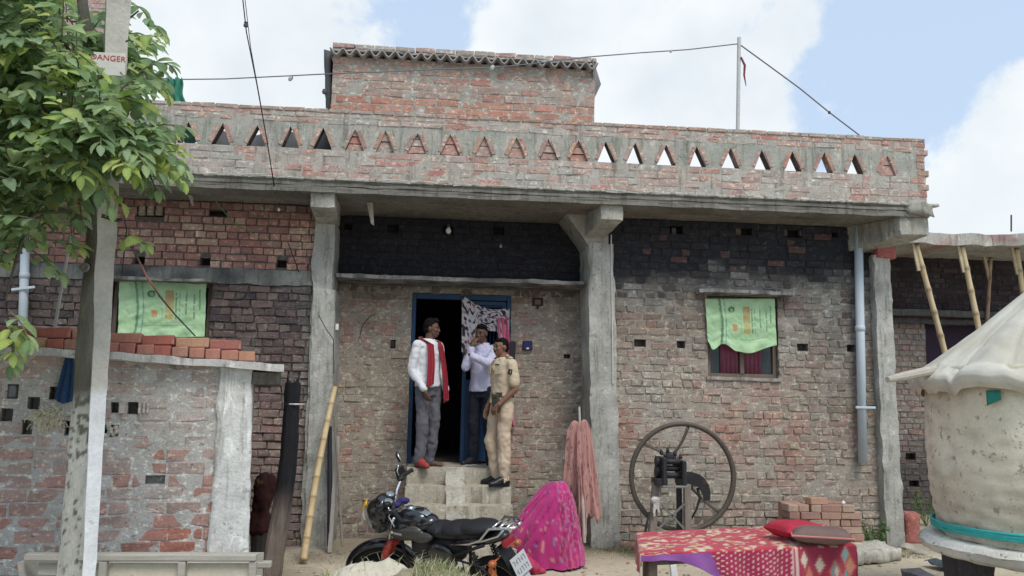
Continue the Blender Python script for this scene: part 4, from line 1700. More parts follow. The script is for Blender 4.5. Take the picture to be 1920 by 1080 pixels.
def sackcol(u, v, kind):
    c = (.34, .54, .30)
    c = mixc3(c, (.42, .62, .37), .5 + nz(u * 3, v * 3, kind, 2))
    if abs(u - (.19 + .035 * math.sin(v * 3.1))) < .014:
        c = (.13, .27, .15)
    if abs(u - (.235 + .05 * math.sin(v * 2.2 + .5))) < .007:
        c = (.16, .34, .30)
    if (u - .37) ** 2 / .0022 + (v - .22) ** 2 / .004 < 1:
        c = (.05, .17, .07) if (u - .375) ** 2 / .0006 + (v - .23) ** 2 / .0012 > 1 else (.25, .42, .2)
    if abs(u - .41) < .032 and abs(v - .57) < .06 and nz(u * 40, v * 30) > -.3:
        c = (.50, .28, .13)
    if abs(u - .585) < .05 and .17 < v < .70:
        c = mixc3((.42, .23, .10), (.50, .47, .20), sstep(.2, .6, v))
        if nz(u * 50, v * 40, 3) > .1:
            c = (.32, .36, .16)
    for uu, a_, b_ in ((.5, .25, .68), (.66, .2, .68), (.70, .18, .70), (.78, .15, .6), (.87, .2, .68), (.93, .14, .6)):
        if abs(u - uu) < .008 and a_ < v < b_ and nz(u * 9, v * 25, 2) > -.18:
            c = (.13, .27, .16)
    if abs(v - .78) < .008 and .3 < u < .9:
        c = (.20, .38, .24)
    return c


SACK = M('woven_plastic_sack', vcol=True, rough=.55, var=.08, scale=12, bump=.25, bscale=140, spec=.4)


def sack(tl, tr, bl, br, Y, lab, kind):
    A, B, C_, D = [P(*q_, Y) for q_ in (tl, tr, bl, br)]

    def f(u, v):
        e = 0
        if kind == 1:
            hem = ((0, 641), (.06, 656), (.22, 645), (.42, 659), (.57, 663), (1, 648))
            for (ua, ya), (ub, yb_) in zip(hem, hem[1:]):
                if ua <= u <= ub:
                    yy = ya + (yb_ - ya) * sstep(ua, ub, u)
            e = -(yy - (655 - 3 * u)) / 164 * v ** 3
        p = A.lerp(B, u).lerp(C_.lerp(D, u), v)
        sag = .018 * math.sin(math.pi * u) * (1 - v) * 0
        d = .012 * nz(u * 2, v * 3, kind, 2) + .018 * math.exp(-((u - .2 - .03 * math.sin(v * 3)) / .025) ** 2) + .006 * nz(u * 9, v * 6, 2, 1) + .014 * abs(nz(u * 3 + v * 4, v * 2 - u * 2, kind + 5, 1.3)) + .005 * nz(u * 22, v * 14, 2, 1)
        if v > .85:
            d += .03 * (v - .85) / .15 * (.5 + .5 * math.sin(u * 23))
        return (p.x, Y - d, p.z + e - sag)
    o = MB().sheet(f, 110, 70, .004, lambda u, v: sackcol(u, v, kind)).build('sack', SACK, smooth=True)
    return tag(o, lab, 'sack', 'green sacks hung over the windows')


sack((224, 527), (387, 528), (221, 634), (384, 632), YW - .035, 'green printed sack over the window above the shed, crossed by a dangling cable', 0)
sack((1322, 560), (1452, 560), (1327, 655), (1456, 652), YW - .035, 'green printed sack with a curled lower edge over the window right of the door', 1)
# cable in front of the left window
tag(MB().tube([P(238, 452, 8.9), P(256, 480, 8.95), P(275, 518, 9.0), P(300, 556, 9.05), P(330, 592, 9.05), P(366, 630, 9.05)], [.006, .012, .012, .012, .009, .008], 6,
              col=[(.04, .03, .03), (.04, .03, .03), (.30, .12, .09), (.06, .03, .03), (.02, .02, .02), (.02, .02, .02)]).build('dangling_cable', M('cable_skin', vcol=True, rough=.6, bump=0)),
    'dark and red cable slanting down across the sack-covered left window', 'cable')
tag(MB().tube([P(390, 352, 8.9), P(410, 385, 9.15), P(440, 420, 9.25), P(478, 440, 9.3)], .006, 5).build('green_twine', M('green_cord', (.10, .20, .10))), 'thin green cord hanging from the slab above the left bay', 'cord')
tag(MB().tube([P(540, 455, 9.33), P(555, 495, 9.33), P(560, 510, 9.32)], .006, 5).build('thin_rod', WIRE), 'short thin rod leaning on the bricks left of the left pillar', 'rod')
tag(MB().tube([P(597, 590, 9.2), P(612, 618, 9.2), P(625, 636, 9.2), P(626, 700, 9.2)], .005, 5).build('loop_wire', WIRE), 'thin dark wire looped over the left pillar', 'wire')
# thin pole left of the trunk
tag(MB().tube([P(134, 437, 6.6), P(98, 640, 6.6)], [.011, .014], 8).build('thin_stick', M('pale_stick', (.40, .37, .33))), 'thin pale stick leaning above the shed bricks left of the trunk', 'stick')

# things on the wall round the door
DARKP = M('dark_plastic', (.02, .02, .025), rough=.4, bump=0)
q = P(989, 648, YD - .02)
t = thing('switch_box', 'small dark blue switch box on the wall right of the door', 'switch box', q)
MB().box((0, 0, 0), (.115, .05, .11), None, .008).build('body', M('navy_plastic', (.02, .02, .10), rough=.35, bump=0), t)
MB().box((0, -.028, -.035), (.03, .01, .02), None, .002).build('switch', BULB, t)
q = P(1008, 566, YD - .01)
t = thing('wall_socket_board', 'dark square board with a stub below the ledge right of the door', 'socket board', q)
MB().box((0, 0, 0), (.13, .03, .10), None, .005).build('board', M('dark_brown_board', (.045, .03, .03)), t)
MB().box((0, -.018, -.005), (.07, .012, .06), None, .003).build('plate', M('dusty_plate', (.18, .14, .13)), t)
MB().tube([(0, -.01, -.05), (0, -.01, -.09)], .012, 6).build('stub', DARKP, t)
q = P(632, 613, YP + .12)
tag(MB().box(q, (.035, .03, .07), None, .004).build('white_tag', BULB), 'tiny white tag beside the left pillar', 'tag')
q = P(736, 645, YD + .0)
tag(MB().box(q, (.045, .05, .075), None, .005).build('wall_clip', M('dark_brown_board')), 'small dark fitting set in the bricks left of the door', 'fitting')
q = P(961, 658, YD - .1)
tag(MB().box(q, (.07, .025, .22), Euler((0, R(3), 0)), .004).build('black_board', DARKP), 'black board leaning on the wall behind the officer', 'board')
mb = MB().tube([P(672, 640, YD - .01), P(680, 610, YD - .01), P(695, 592, YD - .01), P(704, 590, YD - .01)], .004, 5)
tag(mb.build('crack_wire', WIRE), 'short curved wire on the wall left of the door', 'wire')

# ================================================================ CHARRED POST, BAMBOO and sticks
pts, rs, cs = [], [], []
for t_ in np.linspace(0, 1, 26):
    y = 718 + (1140 - 718) * t_
    x = 549 - 16 * t_ - 32 * sstep(.25, 1, t_)
    pts.append(P(x, y, 6.9 - .05 * t_))
    rs.append((.06 + .028 * t_) * (1 + .1 * nz(t_ * 14, 0)))
    k = sstep(.44, .62, t_)
    cs.append(mixc3((.012, .013, .018), (.19, .155, .13), k))
mb = MB()
WOODV = M('charred_wood', vcol=True, rough=.9, var=.45, scale=10, bump=.8, bscale=30, bdist=.02, stretch=(4, 4, .35))
mb.tube(pts, rs, 18, True, cs)
for i, v in enumerate(mb.v):
    a_ = nz(v[0] * 22, v[1] * 22, v[2] * 1.3, 1)
    mb.v[i] = (v[0] + a_ * .012, v[1] + a_ * .012, v[2])
    t_ = 1 - (v[2] / 1.9)
    mb.c[i] = mixc3(mb.c[i], (.02, .02, .02), max(0, nz(v[0] * 25, v[1] * 25, v[2] * 2, 1)) * .9)
for k in range(9):      # splintered top
    a_ = random.uniform(0, 6.28)
    q = pts[0] + Vector((.04 * math.cos(a_), .04 * math.sin(a_), -.02))
    mb.tube([q, q + Vector((.008 * math.cos(a_), 0, random.uniform(.03, .10)))], [.014, .002], 5, True, (.02, .02, .025))
post = thing('charred_post', 'thick leaning wooden post, charred black in its upper half, right of the shed', 'post', (pts[-1].x, pts[-1].y, 0))
o = mb.build('trunk', WOODV, post)
o.location = (-pts[-1].x, -pts[-1].y, 0)
q = P(549, 758, 6.8)
o = MB().tube([q + Vector((.075 * math.cos(t_), .10 + .075 * math.sin(t_), 0)) for t_ in np.linspace(0, 6.28, 14)], .006, 5).build('wire_ring', M('galvanised_pipe'), post)
o.location = (-pts[-1].x, -pts[-1].y, 0)

BAMB = M('dry_bamboo', vcol=True, rough=.55, var=.2, scale=8, bump=.2, stretch=(3, 3, .4), fleck=((.14, .11, .07), 7, .62, .5))


def bamboo(a_, b_, r, n_, lab, group=None, bow=0.0, name='bamboo_pole', col=(.52, .40, .22), sub=True):
    a_, b_ = Vector(a_), Vector(b_)
    o = thing(name, lab, 'bamboo pole', a_, 0, group)
    d_ = b_ - a_
    pts_, rs_, cs_ = [], [], []
    per_ = Vector((1, 0, 0))
    for k in range(n_ + 1):
        c0 = k / n_
        for s__, rr in ((-.012, 1), (0, 1.2), (.012, 1)):
            t__ = min(1, max(0, c0 + s__))
            pts_.append(d_ * t__ + per_ * (bow * math.sin(math.pi * t__) + .008 * nz(k, 3)))
            rs_.append(r * rr * (1.08 - .2 * t__))
            cs_.append(mixc3(col, (.18, .13, .08), .7 if rr > 1 else 0))
        if k < n_:
            for t__ in (c0 + .5 / n_,):
                pts_.append(d_ * t__ + per_ * (bow * math.sin(math.pi * t__) + .008 * nz(k, 3)))
                rs_.append(r * (1.08 - .2 * t__) * .96)
                cs_.append(mixc3(col, (.60, .50, .32), random.random() * .6))
    MB().tube(pts_, rs_, 10, True, cs_).build('culm', BAMB, o, True)
    return o


bamboo(P(569, 1050, 8.3), P(628, 726, 9.1), .034, 9, 'knotty yellow bamboo pole leaning against the left pillar', bow=-.02)
STK = M('old_stick', (.19, .165, .135), rough=.9, var=.3, scale=12)
tag(MB().tube([P(642, 1024, 8.8), P(637, 940, 8.95), P(627, 780, 9.15)], [.016, .014, .010], 8).build('leaning_stick', STK), 'thin brown stick leaning right of the bamboo pole', 'stick')
a_, b_ = P(618, 1024, 8.95), P(618, 800, 9.2)
tag(MB().tube([a_, b_], [.028, .024], 8).build('black_pole', DARKP), 'black pole standing against the left pillar behind the bamboo', 'pole')
tag(MB().box((P(627, 1024, 8.9) + P(625, 830, 9.2)) / 2, (.045, .02, 1.2), Euler((R(-13), 0, 0)), .004).build('grey_plank', M('grey_plank_wood', (.30, .285, .26), stretch=(4, 4, .5))), 'narrow grey plank standing beside the black pole', 'plank')
# maroon bundle between shed and post
q = P(492, 930, 7.4)
mbm = MB()
mbm.ell(q, (.085, .12, .19))
mbm.ell(q + Vector((.06, .0, .08)), (.07, .08, .11))
mbm.ell(q + Vector((0, 0, -.22)), (.10, .1, .14))
tag(mesh_ob('maroon_bundle', fuse(mbm, .015, 3, .03, 10), M('maroon_cloth', (.04, .013, .012), rough=.95, var=.5, scale=7, fleck=((.22, .14, .06), 5, .64, .8))),
    'dark maroon cloth bundle in the gap between the shed pillar and the charred post', 'bundle')
tag(MB().tube([(q.x, q.y, 0), (q.x, q.y, q.z - .3)], .07, 10).build('stump', M('dark_stump', (.05, .045, .04))), 'dark stump under the maroon bundle', 'stump')

# ================================================================ NEIGHBOUR'S HOUSE on the right
YN = 12.2
nx0, nx1 = X(1655, 700, YN), X(2080, 700, YN)
nsz0, nsz1 = Z(1750, 457, YN - 1.1), Z(1750, 436, YN - 1.1)
nb = thing('unfinished_house', 'neighbouring unfinished brick house with bamboo props under its roof slab, far right', 'house', (0, 0, 0))
NBB = Bricks(BRICK)
nled = Z(1760, 590, YN)


def ncol(x, z, r):
    px, py, _ = proj((x, YN, z))
    c = pick(r, [(.22, .19, .17), (.26, .22, .19), (.19, .165, .15), (.30, .20, .17)])
    if z > nled:
        return mixc3(mixc3((.12, .05, .045), c, r), SOOT, .80 + .15 * nz(x, z, 0, 2))
    c = mixc3(c, (.30, .30, .28), .4 * r)
    return mixc3(c, (.045, .045, .05), sstep(780, 900, py) * .75)


nmort = lambda x, z: mixc3(ncol(x, z, .3), (.03, .03, .035), .4)
ndx0, ndx1, ndz = X(1738, 700, YN), X(1900, 700, YN), Z(1790, 607, YN)
nh = lambda px, py: (X(px, py, YN) - .08, X(px, py, YN) + .08, Z(px, py, YN) - .05, Z(px, py, YN) + .05, .14)
nop = [(ndx0, ndx1, Z(1790, 800, YN), ndz), nh(1707, 856), nh(1714, 906)]
mb = MB()
wall_face(mb, nx0, nx1, -.15, nsz0 + .12, YN, nop, nmort, step=.09)
nw_ = mb.build('wall', BRICK, nb, fix=False)
lay(NBB, nw_, nx0, nx1, -.1, nled - .06, YN, nop, ncol, hide=lambda px, py: px > 1745 and py > 640, proud=(.003, .014), jit=.006)
lay(NBB, nw_, nx0, nx1, nled + .08, nsz0 + .1, YN, nop, ncol, hide=lambda px, py: False, proud=(.003, .010))
MB().rbox(nx0, nx1, YN - .22, YN - .003, nled - .05, nled + .05, step=.1, amp=.006, col=(.10, .10, .10)).build('ledge', CEM, nb)
MB().rbox(nx0, nx1, YN - .12, YN - .003, nled - .16, nled - .10, step=.1, amp=.006, col=(.08, .08, .085)).build('ledge', CEM, nb)
NS = lambda p: mixc3((.42, .415, .38), (.36, .25, .23), sstep(.25, .5, nz(p.x * 2.5, 0, p.z * 6)))
MB().rbox(X(1668, 450, YN - 1.1), X(1862, 450, YN - 1.1), YN - 1.1, YN + 3, nsz0, nsz1, step=.11, amp=.008, colf=NS).build('roof_slab', CEM, nb)
sx_ = X(1862, 450, YN - 1.1)
MB().rough([(sx_ + .002, YN - 1.1, nsz0), (sx_ + 1.6, YN - 2.1, nsz0 + .0), (sx_ + .002, YN + 3, nsz0), (sx_ + 1.6, YN + 3, nsz0),
            (sx_ + .002, YN - 1.1, nsz1), (sx_ + 1.6, YN - 2.1, nsz1 + .0), (sx_ + .002, YN + 3, nsz1), (sx_ + 1.6, YN + 3, nsz1)], step=.1, amp=.008, colf=NS).build('roof_slab', CEM, nb)
MB().bx(nx0, nx1, YN + .5, YN + .55, 0, nsz0 - .01, col=(.02, .018, .03)).build('inner_partition', CEM, nb)
MB().bx(ndx0, ndx1, YN + .15, YN + .19, Z(1790, 800, YN), ndz - .003, .004, (1, 1, 1)).build('shutter', M('dark_purple_shutter', (.03, .018, .04), rough=.7), nb)
MB().tube([P(1896, 434, YN - 1), P(1896, 403, YN - 1)], .012, 5).build('rebar_end', M('rusty_rod', (.10, .07, .06)), nb)
NBB.finish(nb)
GP = 'bamboo props under the neighbour slab'
for (xt, yt, xb, yb, Yt, r, lab) in ((1718, 460, 1765, 648, YN - 1.0, .042, 'leftmost bamboo prop under the unfinished slab, nearest the house corner'),
                                     (1803, 460, 1832, 615, YN - 1.0, .044, 'bamboo prop standing second from the left under the unfinished slab'),
                                     (1858, 478, 1850, 582, YN - .25, .03, 'short reddish prop far back under the slab, between the long bamboo props'),
                                     (1905, 462, 1917, 552, YN - 1.0, .042, 'rightmost bamboo prop under the unfinished slab at the photo edge')):
    a_, b_ = P(xt, yt, Yt), P(xb, yb, Yt)
    dd_ = (b_ - a_) / (b_.z - a_.z)
    foot = a_ + dd_ * (0 - a_.z)
    hd = a_ + dd_ * (nsz0 - a_.z - .003)
    o = bamboo(foot, hd, r, 12, lab, GP, bow=.03, col=(.55, .45, .28) if 'reddish' not in lab else (.36, .25, .18))
    t_ = hd - foot
    MB().box(t_ * .955 + Vector((-.05, 0, 0)), (.05, .03, .42), Euler((0, R(-10), 0)), .004).build('cleat', M('cleat_wood', (.46, .40, .28), var=.3), o)

# ================================================================ HOUSE BEHIND THE TREE, top left
bh = thing('tall_brick_house', 'tall brick house rising behind the tree crown at top left', 'house', (0, 0, 0))
TB = Bricks(BRICK)
ty = 14.5
tx0, tx1 = X(-300, 50, ty), X(196, 30, ty)
tcol = lambda x, z, r: mixc3(pick(r, PB), (.40, .36, .34), .35)
mb = MB()
zt_top = Z(100, -300, ty)
wall_face(mb, tx0, tx1, -.1, zt_top, ty, [], lambda x, z: (.34, .32, .30), step=.4)
tw__ = mb.build('wall', BRICK, bh, fix=False)
lay(TB, tw__, tx0, tx1, Z(100, 160, ty), zt_top, ty, [], tcol, bond='stretch', ch=.09, L=.26)
mb = MB()
mb.bx(tx0, tx1 - .002, ty + .24, ty + .9, -.1, zt_top - .01, col=(.3, .25, .22))
mb.build('body', BRICK, bh)
TB.finish(bh)

# ================================================================ GRAIN BIN on the right
YB = 6.05
ctr = P(2000, 900, YB)
gx, gy = ctr.x, YB
DB = math.hypot(gx, gy)


def tang(px, py):
    "radius of the upright cylinder whose edge is grazed by this pixel, and the height there"
    d = ray(px, py)
    h = math.hypot(d.x, d.y)
    dl = math.atan2(gx, gy) - math.atan2(d.x, d.y)
    r_ = DB * math.sin(dl)
    return r_, EYE.z + d.z / h * DB * math.cos(dl)


def near(px, py, r_):
    d = ray(px, py)
    h = math.hypot(d.x, d.y)
    dl = math.atan2(gx, gy) - math.atan2(d.x, d.y)
    s_ = DB * math.cos(dl) - math.sqrt(max(0, r_ * r_ - (DB * math.sin(dl)) ** 2))
    return EYE.z + d.z / h * s_


rbin = tang(1742, 850)[0]
reave, zeave = tang(1702, 705)
eave = Vector((gx - reave, gy, zeave))
rpl, zr0 = tang(1719, 990)
zr1 = zr0 + .1
zpk = tang(1920, 548)[1]
BIN = M('mud_bin_skin', vcol=True, rough=.95, var=.12, scale=6, bump=.5, bscale=25, bdist=.015, fleck=((.24, .21, .155), 17, .585, .75))
CANV = M('canvas_cover', vcol=True, rough=.95, var=.08, scale=5, bump=.35, bscale=50, bdist=.008)
PLAT = M('rough_white_platform', vcol=True, rough=.95, var=.15, scale=8, bump=.8, bscale=30, bdist=.02, fleck=((.16, .15, .13), 17, .60, .8))
gb_ = thing('grain_bin', 'big round cloth-wrapped grain bin with a conical canvas cover on a whitewashed platform', 'grain bin', (gx, gy, 0))
zb_bot, zb_top = zr0 - .0, eave.z + .06
print('bin r', rbin, 'z', zb_bot, zb_top, 'eave', eave)
mb = MB()
nseg = 150
vs, fs, cs = [], [], []
nr = 46
for i in range(nr + 1):
    t_ = i / nr
    z = zb_bot + (zb_top - zb_bot) * t_
    r_ = rbin * (1 + .03 * math.sin(math.pi * min(1, t_ * 1.1)) - .05 * (1 - t_) ** 3)
    for k in range(nseg):
        a = 2 * math.pi * k / nseg
        w = .012 * nz(math.cos(a) * 2, math.sin(a) * 2, z * 1.5, 1.5) + .010 * nz(math.cos(a) * 9, math.sin(a) * 9, z * 4 + a * 2, 1)
        sw_ = (1 - t_) ** 2 * .010 * math.sin(z * 55 + a * 5 + 3 * nz(math.cos(a) * 3, math.sin(a) * 3, z))
        rr = r_ + w + sw_
        vs.append((rr * math.cos(a), rr * math.sin(a), z))
        c = mixc3((.78, .745, .61), (.66, .62, .49), .5 + 1.2 * nz(math.cos(a) * 2, math.sin(a) * 2, z * 2, 1.3))
        c = mixc3(c, (.38, .34, .26), .8 * max(0, nz(math.cos(a) * 3, math.sin(a) * 3, z * 7 + a, 2)) + .35 * (1 - t_) ** 2)
        cs.append(c)
for i in range(nr):
    for k in range(nseg):
        k2 = (k + 1) % nseg
        fs.append((i * nseg + k, i * nseg + k2, (i + 1) * nseg + k2, (i + 1) * nseg + k))
fs.append(tuple(nr * nseg + k for k in range(nseg)))
mb.add(vs, fs, cs)
mb.build('body', BIN, gb_, True)
# canvas cone
mb = MB()
vs, fs, cs = [], [], []
r_pk = tang(1920, 548)[0]
zpk = zeave + (tang(1920, 548)[1] - zeave) / (1 - r_pk / reave)
print('cone', r_pk, zpk)
rings = [(0, .0), (.12, .11), (.3, .31), (.5, .53), (.7, .73), (.85, .88), (.94, .955), (.985, .995), (1.0, 1.03), (.99, 1.09), (.955, 1.14)]
nseg = 240
r2 = []
for (ra_, rb2) in zip(rings, rings[1:]):
    m_ = 5 if rb2[0] <= .95 else 3
    for k in range(m_):
        r2.append((ra_[0] + (rb2[0] - ra_[0]) * k / m_, ra_[1] + (rb2[1] - ra_[1]) * k / m_))
rings = r2 + [rings[-1]]
for (rf, zf) in rings:
    for k in range(nseg):
        a = 2 * math.pi * k / nseg
        fold = (.022 * math.sin(a * 9 + 2 * math.sin(a * 2)) + .03 * nz(math.cos(a) * 6, math.sin(a) * 6, 3, 1)) * rf ** 1.2
        # sharp creases: radial ones and slanting tucks
        fold -= .055 * max(0, .16 - abs(nz(math.cos(a) * 5 + rf, math.sin(a) * 5, rf * 1.2, 1))) / .16 * rf * .8
        fold -= .035 * max(0, .12 - abs(nz(a * 2.2 + rf * 3.0, rf * 3.5 - a, 8, 1))) / .12 * rf
        r_ = reave * rf * (1 + .02 * nz(math.cos(a) * 3, math.sin(a) * 3, 1))
        prof = zpk - (zpk - eave.z) * zf + .0
        if rf > .9:
            prof += .035 * nz(math.cos(a) * 4, math.sin(a) * 4, 9, 1.5)
        vs.append((r_ * math.cos(a), r_ * math.sin(a), prof + fold * .8))
        cs.append(mixc3(mixc3((.58, .57, .50), (.48, .46, .385), .5 + 1.3 * nz(math.cos(a) * rf * 4, math.sin(a) * rf * 4, 5, 1)), (.36, .34, .29), .6 * max(0, nz(math.cos(a) * rf * 9, math.sin(a) * rf * 9, 15, 1)) + .5 * sstep(.93, 1.0, rf) * max(0, nz(a * 4, rf, 3) + .2)))
for i in range(len(rings) - 1):
    for k in range(nseg):
        k2 = (k + 1) % nseg
        fs.append((i * nseg + k, i * nseg + k2, (i + 1) * nseg + k2, (i + 1) * nseg + k))
mb.add(vs, fs, cs)
mb.build('canvas_cover', CANV, gb_, True)
# turquoise wrapping cords
TURQ = M('turquoise_cord', (.05, .42, .40), rough=.6, var=.25, scale=20, bump=.2)
for k in range(4):
    pts = []
    for a in np.linspace(0, 2 * math.pi, 61):
        z = zr0 + .115 - .020 * k + .02 * math.sin(a + 2.2 + k * .35) + .01 * nz(math.cos(a) * 4, math.sin(a) * 4, k)
        rr = rbin * .985 + .02
        pts.append((rr * math.cos(a), rr * math.sin(a), z))
    MB().tube(pts, .011, 6, False).build('cord', TURQ, gb_, True)
q = P(1770, 742, gy - rbin * .75) - Vector((gx, gy, 0))
an = math.atan2(q.y, q.x)
MB().sheet(lambda u, v: ((rbin + .045) * math.cos(an - .04 + .10 * u), (rbin + .045) * math.sin(an - .04 + .10 * u), q.z + .05 - .11 * v * (1 - .4 * u)), 5, 5, .004).build('teal_patch', M('teal_rag', (.03, .22, .18)), gb_, True)
# platform disc
zp_t, zp_b = zr0 + .002, near(1850, 1052, rpl * .93) - .04
prof = [(.2, zp_b), (rpl * .9, zp_b), (rpl * .975, zp_b + .03), (rpl, zp_b + .09), (rpl * .995, zp_t - .06), (rpl * .96, zp_t - .01), (rbin * .8, zp_t)]
print('platform', zp_b, zp_t, rpl)
mb = MB()
pr2 = []
for i in range(len(prof) - 1):
    for k in range(5):
        t_ = k / 5
        pr2.append((prof[i][0] * (1 - t_) + prof[i + 1][0] * t_, prof[i][1] * (1 - t_) + prof[i + 1][1] * t_))
pr2.append(prof[-1])
mb.lathe(pr2, 140)
mb.v = [(x * (1 + .02 * nz(x, y, z, 4) + .008 * nz(x, y, z, 15)), y * (1 + .02 * nz(x, y, z, 4) + .008 * nz(x, y, z, 15)), z + .008 * nz(x, y, z, 9)) for x, y, z in mb.v]
mb.c = [mixc3((.78, .78, .73), (.62, .61, .54), .5 + nz(x, y, z, 3)) for x, y, z in mb.v]
mb.build('platform', PLAT, gb_, True)
# piers under it
for (px, py, Y, w, dark) in ((1740, 1060, 5.35, .10, 1), (1860, 1060, 4.98, .26, 0), (1830, 1050, 6.2, .3, 1), (1960, 1060, 5.0, .25, 0)):
    q = P(px, py, Y)
    a_ = math.atan2(Y - gy, q.x - gx)
    MB().rbox(q.x - gx - w / 2, q.x - gx + w / 2, Y - gy, Y - gy + .22, -.05, zp_b + .02, step=.07, amp=.01, col=(.08, .08, .09) if dark else (.40, .38, .33)).build('pier', CEM, gb_)
# pole end sticking out below the cover
a_, b_ = P(1664, 712, 5.9), P(1770, 690, 6.2)
tag(MB().tube([a_, a_ + (b_ - a_) * .25, b_], [.022, .034, .04], 10).build('pole_end', M('pale_driftwood', (.42, .39, .34), var=.3, stretch=(1, 6, 6))), 'pale wooden pole end poking out from under the canvas cover', 'pole')

# ================================================================ THE TREE, left
BARK = M('tree_bark', vcol=True, rough=.95, var=.3, scale=9, bump=.9, bscale=24, bdist=.02, stretch=(2.5, 2.5, .7))
LEAF = M('leaf_skin', vcol=True, rough=.68, var=.22, scale=14, bump=.15, bscale=60, trans=.48, spec=.25)
YTR = 5.35
tb_, tm_, tt_ = P(132, 1078, YTR), P(168, 600, YTR), P(182, 380, YTR)
d_ = (tm_ - tb_) / (tm_.z - tb_.z)
foot = tb_ - d_ * tb_.z
tree = thing('broadleaf_tree', 'leafy broad-leaved tree with a partly whitewashed grey trunk beside the pole', 'tree', foot)


def barkc(p):
    w = sstep(1.68, 1.45, p.z + .12 * nz(p.x * 6, p.z * 2, 1, 2))
    pat = nz(p.x * 20, p.y * 20, p.z * 14, 2)
    c = mixc3((.135, .13, .105), (.20, .195, .165), .5 + nz(p.x, p.y, p.z * .5, 9))
    wc = mixc3((.50, .50, .43), (.62, .62, .56), .5 + nz(p.x, p.y, p.z, 5))
    wc = mixc3(wc, (.09, .085, .07), .85 * sstep(.0, .12, pat - .32 * sstep(1.45, 1.05, p.z)))
    return mixc3(c, wc, w)


tp_ = [foot + Vector((0, 0, -.1)), tb_, tb_.lerp(tm_, .35), tb_.lerp(tm_, .7), tm_, tm_.lerp(tt_, .5), tt_, P(190, 260, 5.45), P(170, 120, 5.5), P(150, -40, 5.5)]
fine = []
for i in range(len(tp_) - 1):
    for k in range(34):
        fine.append(tp_[i].lerp(tp_[i + 1], k / 34))
rs = [.072 - .040 * min(1, max(0, (p.z) / 3.6)) ** 1.6 + .016 * math.exp(-max(0, p.z) / .1) for p in fine]
rs = [max(.024, r__) for r__ in rs]
mb = MB().tube([p - foot for p in fine], rs, 40)
nv = []
for v in mb.v:
    a = nz(v[0] * 14, v[1] * 14, v[2] * 3.5, 1)
    nv.append((v[0] + .012 * a, v[1] + .012 * nz(v[0] * 14 + 5, v[1] * 14, v[2] * 3.5, 1), v[2]))
mb.v = nv
mb.c = [barkc(Vector(v)) for v in mb.v]
mb.build('trunk', BARK, tree, True)
# knot hole ring
q = P(168, 505, YTR) - foot
MB().lathe([(.012, -.004), (.026, -.012), (.03, 0), (.022, .01)], 14, 'y', (q.x, q.y - .075, q.z), (.30, .30, .27)).build('knot', BARK, tree, True)

CR_R = [(-60, 262), (0, 280), (50, 288), (90, 262), (130, 292), (165, 300), (200, 272), (235, 262), (262, 262), (268, 325), (318, 322), (335, 262), (350, 210), (400, 190), (440, 178),
        (480, 120), (520, 84), (560, 52), (640, 52), (690, 32)]


def xmax(y):
    if y <= CR_R[0][0]:
        return CR_R[0][1]
    for (y0, x0), (y1, x1) in zip(CR_R, CR_R[1:]):
        if y0 <= y <= y1:
            return x0 + (x1 - x0) * (y - y0) / (y1 - y0)
    return -999


LP = [(.24, .34, .17), (.27, .38, .18), (.30, .41, .20), (.18, .28, .14), (.33, .43, .22), (.28, .39, .24), (.16, .25, .12)]
LY = [(.40, .50, .15), (.46, .54, .19), (.34, .46, .14)]
leaves = []


def leaf(p, d, nrm, ln, w, col):
    d = d.normalized()
    sd_ = d.cross(nrm).normalized()
    nn = sd_.cross(d).normalized()
    vs = []
    n = 5
    ln *= .92
    curl = random.uniform(.08, .3)
    for i, wf in enumerate((.14, .78, 1.0, .90, .22)):
        t = i / (n - 1)
        c = p + d * (ln * t) - nn * (curl * ln * t * t)
        lift = nn * (w * wf * .28)
        vs += [c - sd_ * (w * wf / 2) + lift, c, c + sd_ * (w * wf / 2) + lift]
    fs = []
    for i in range(n - 1):
        for k in (0, 1):
            fs.append((i * 3 + k, i * 3 + k + 1, i * 3 + k + 4, i * 3 + k + 3))
    cs = []
    for i in range(n):
        e = 1 + random.uniform(-.06, .06)
        cs += [tuple(q * e for q in col), tuple(q * 1.25 for q in col), tuple(q * e * .93 for q in col)]
    return vs, fs, cs


twigs = MB()


def twig(p, d, n, young, scale=1.0):
    q = Vector(p)
    pts = [q.copy()]
    side = 1
    d = d.normalized()
    for i in range(n):
        d = (d + Vector((random.uniform(-.12, .12), random.uniform(-.12, .12), -.10))).normalized()
        q = q + d * .036 * scale
        pts.append(q.copy())
        perp = d.cross(Vector((0, 0, 1)))
        perp = perp.normalized() if perp.length > .1 else Vector((1, 0, 0))
        side = -side
        ld = (d * .55 + perp * side * .9 + Vector((random.uniform(-.25, .25), random.uniform(-.35, .25), random.uniform(-.75, .1)))).normalized()
        nrm = (Vector((0, -.35, 1)) + Vector((random.uniform(-.5, .5), random.uniform(-.5, .4), random.uniform(-.3, .3)))).normalized()
        pal = LY if (young and random.random() < .75) else LP
        c = random.choice(pal)
        e = random.uniform(.8, 1.2)
        ln = random.uniform(.095, .165) * scale * (.7 if i > n - 3 else 1)
        leaves.append((q.copy(), leaf(q, ld, nrm, ln, ln * random.uniform(.40, .50), tuple(k * e for k in c))))
    ld = (d + Vector((0, -.1, -.3))).normalized()
    leaves.append((q.copy(), leaf(q, ld, Vector((0, -.3, 1)), .09 * scale, .04 * scale, random.choice(LY if young else LP))))
    twigs.tube([v - foot for v in pts], [.006] + [.004] * (len(pts) - 1), 4, True, (.16, .17, .09))


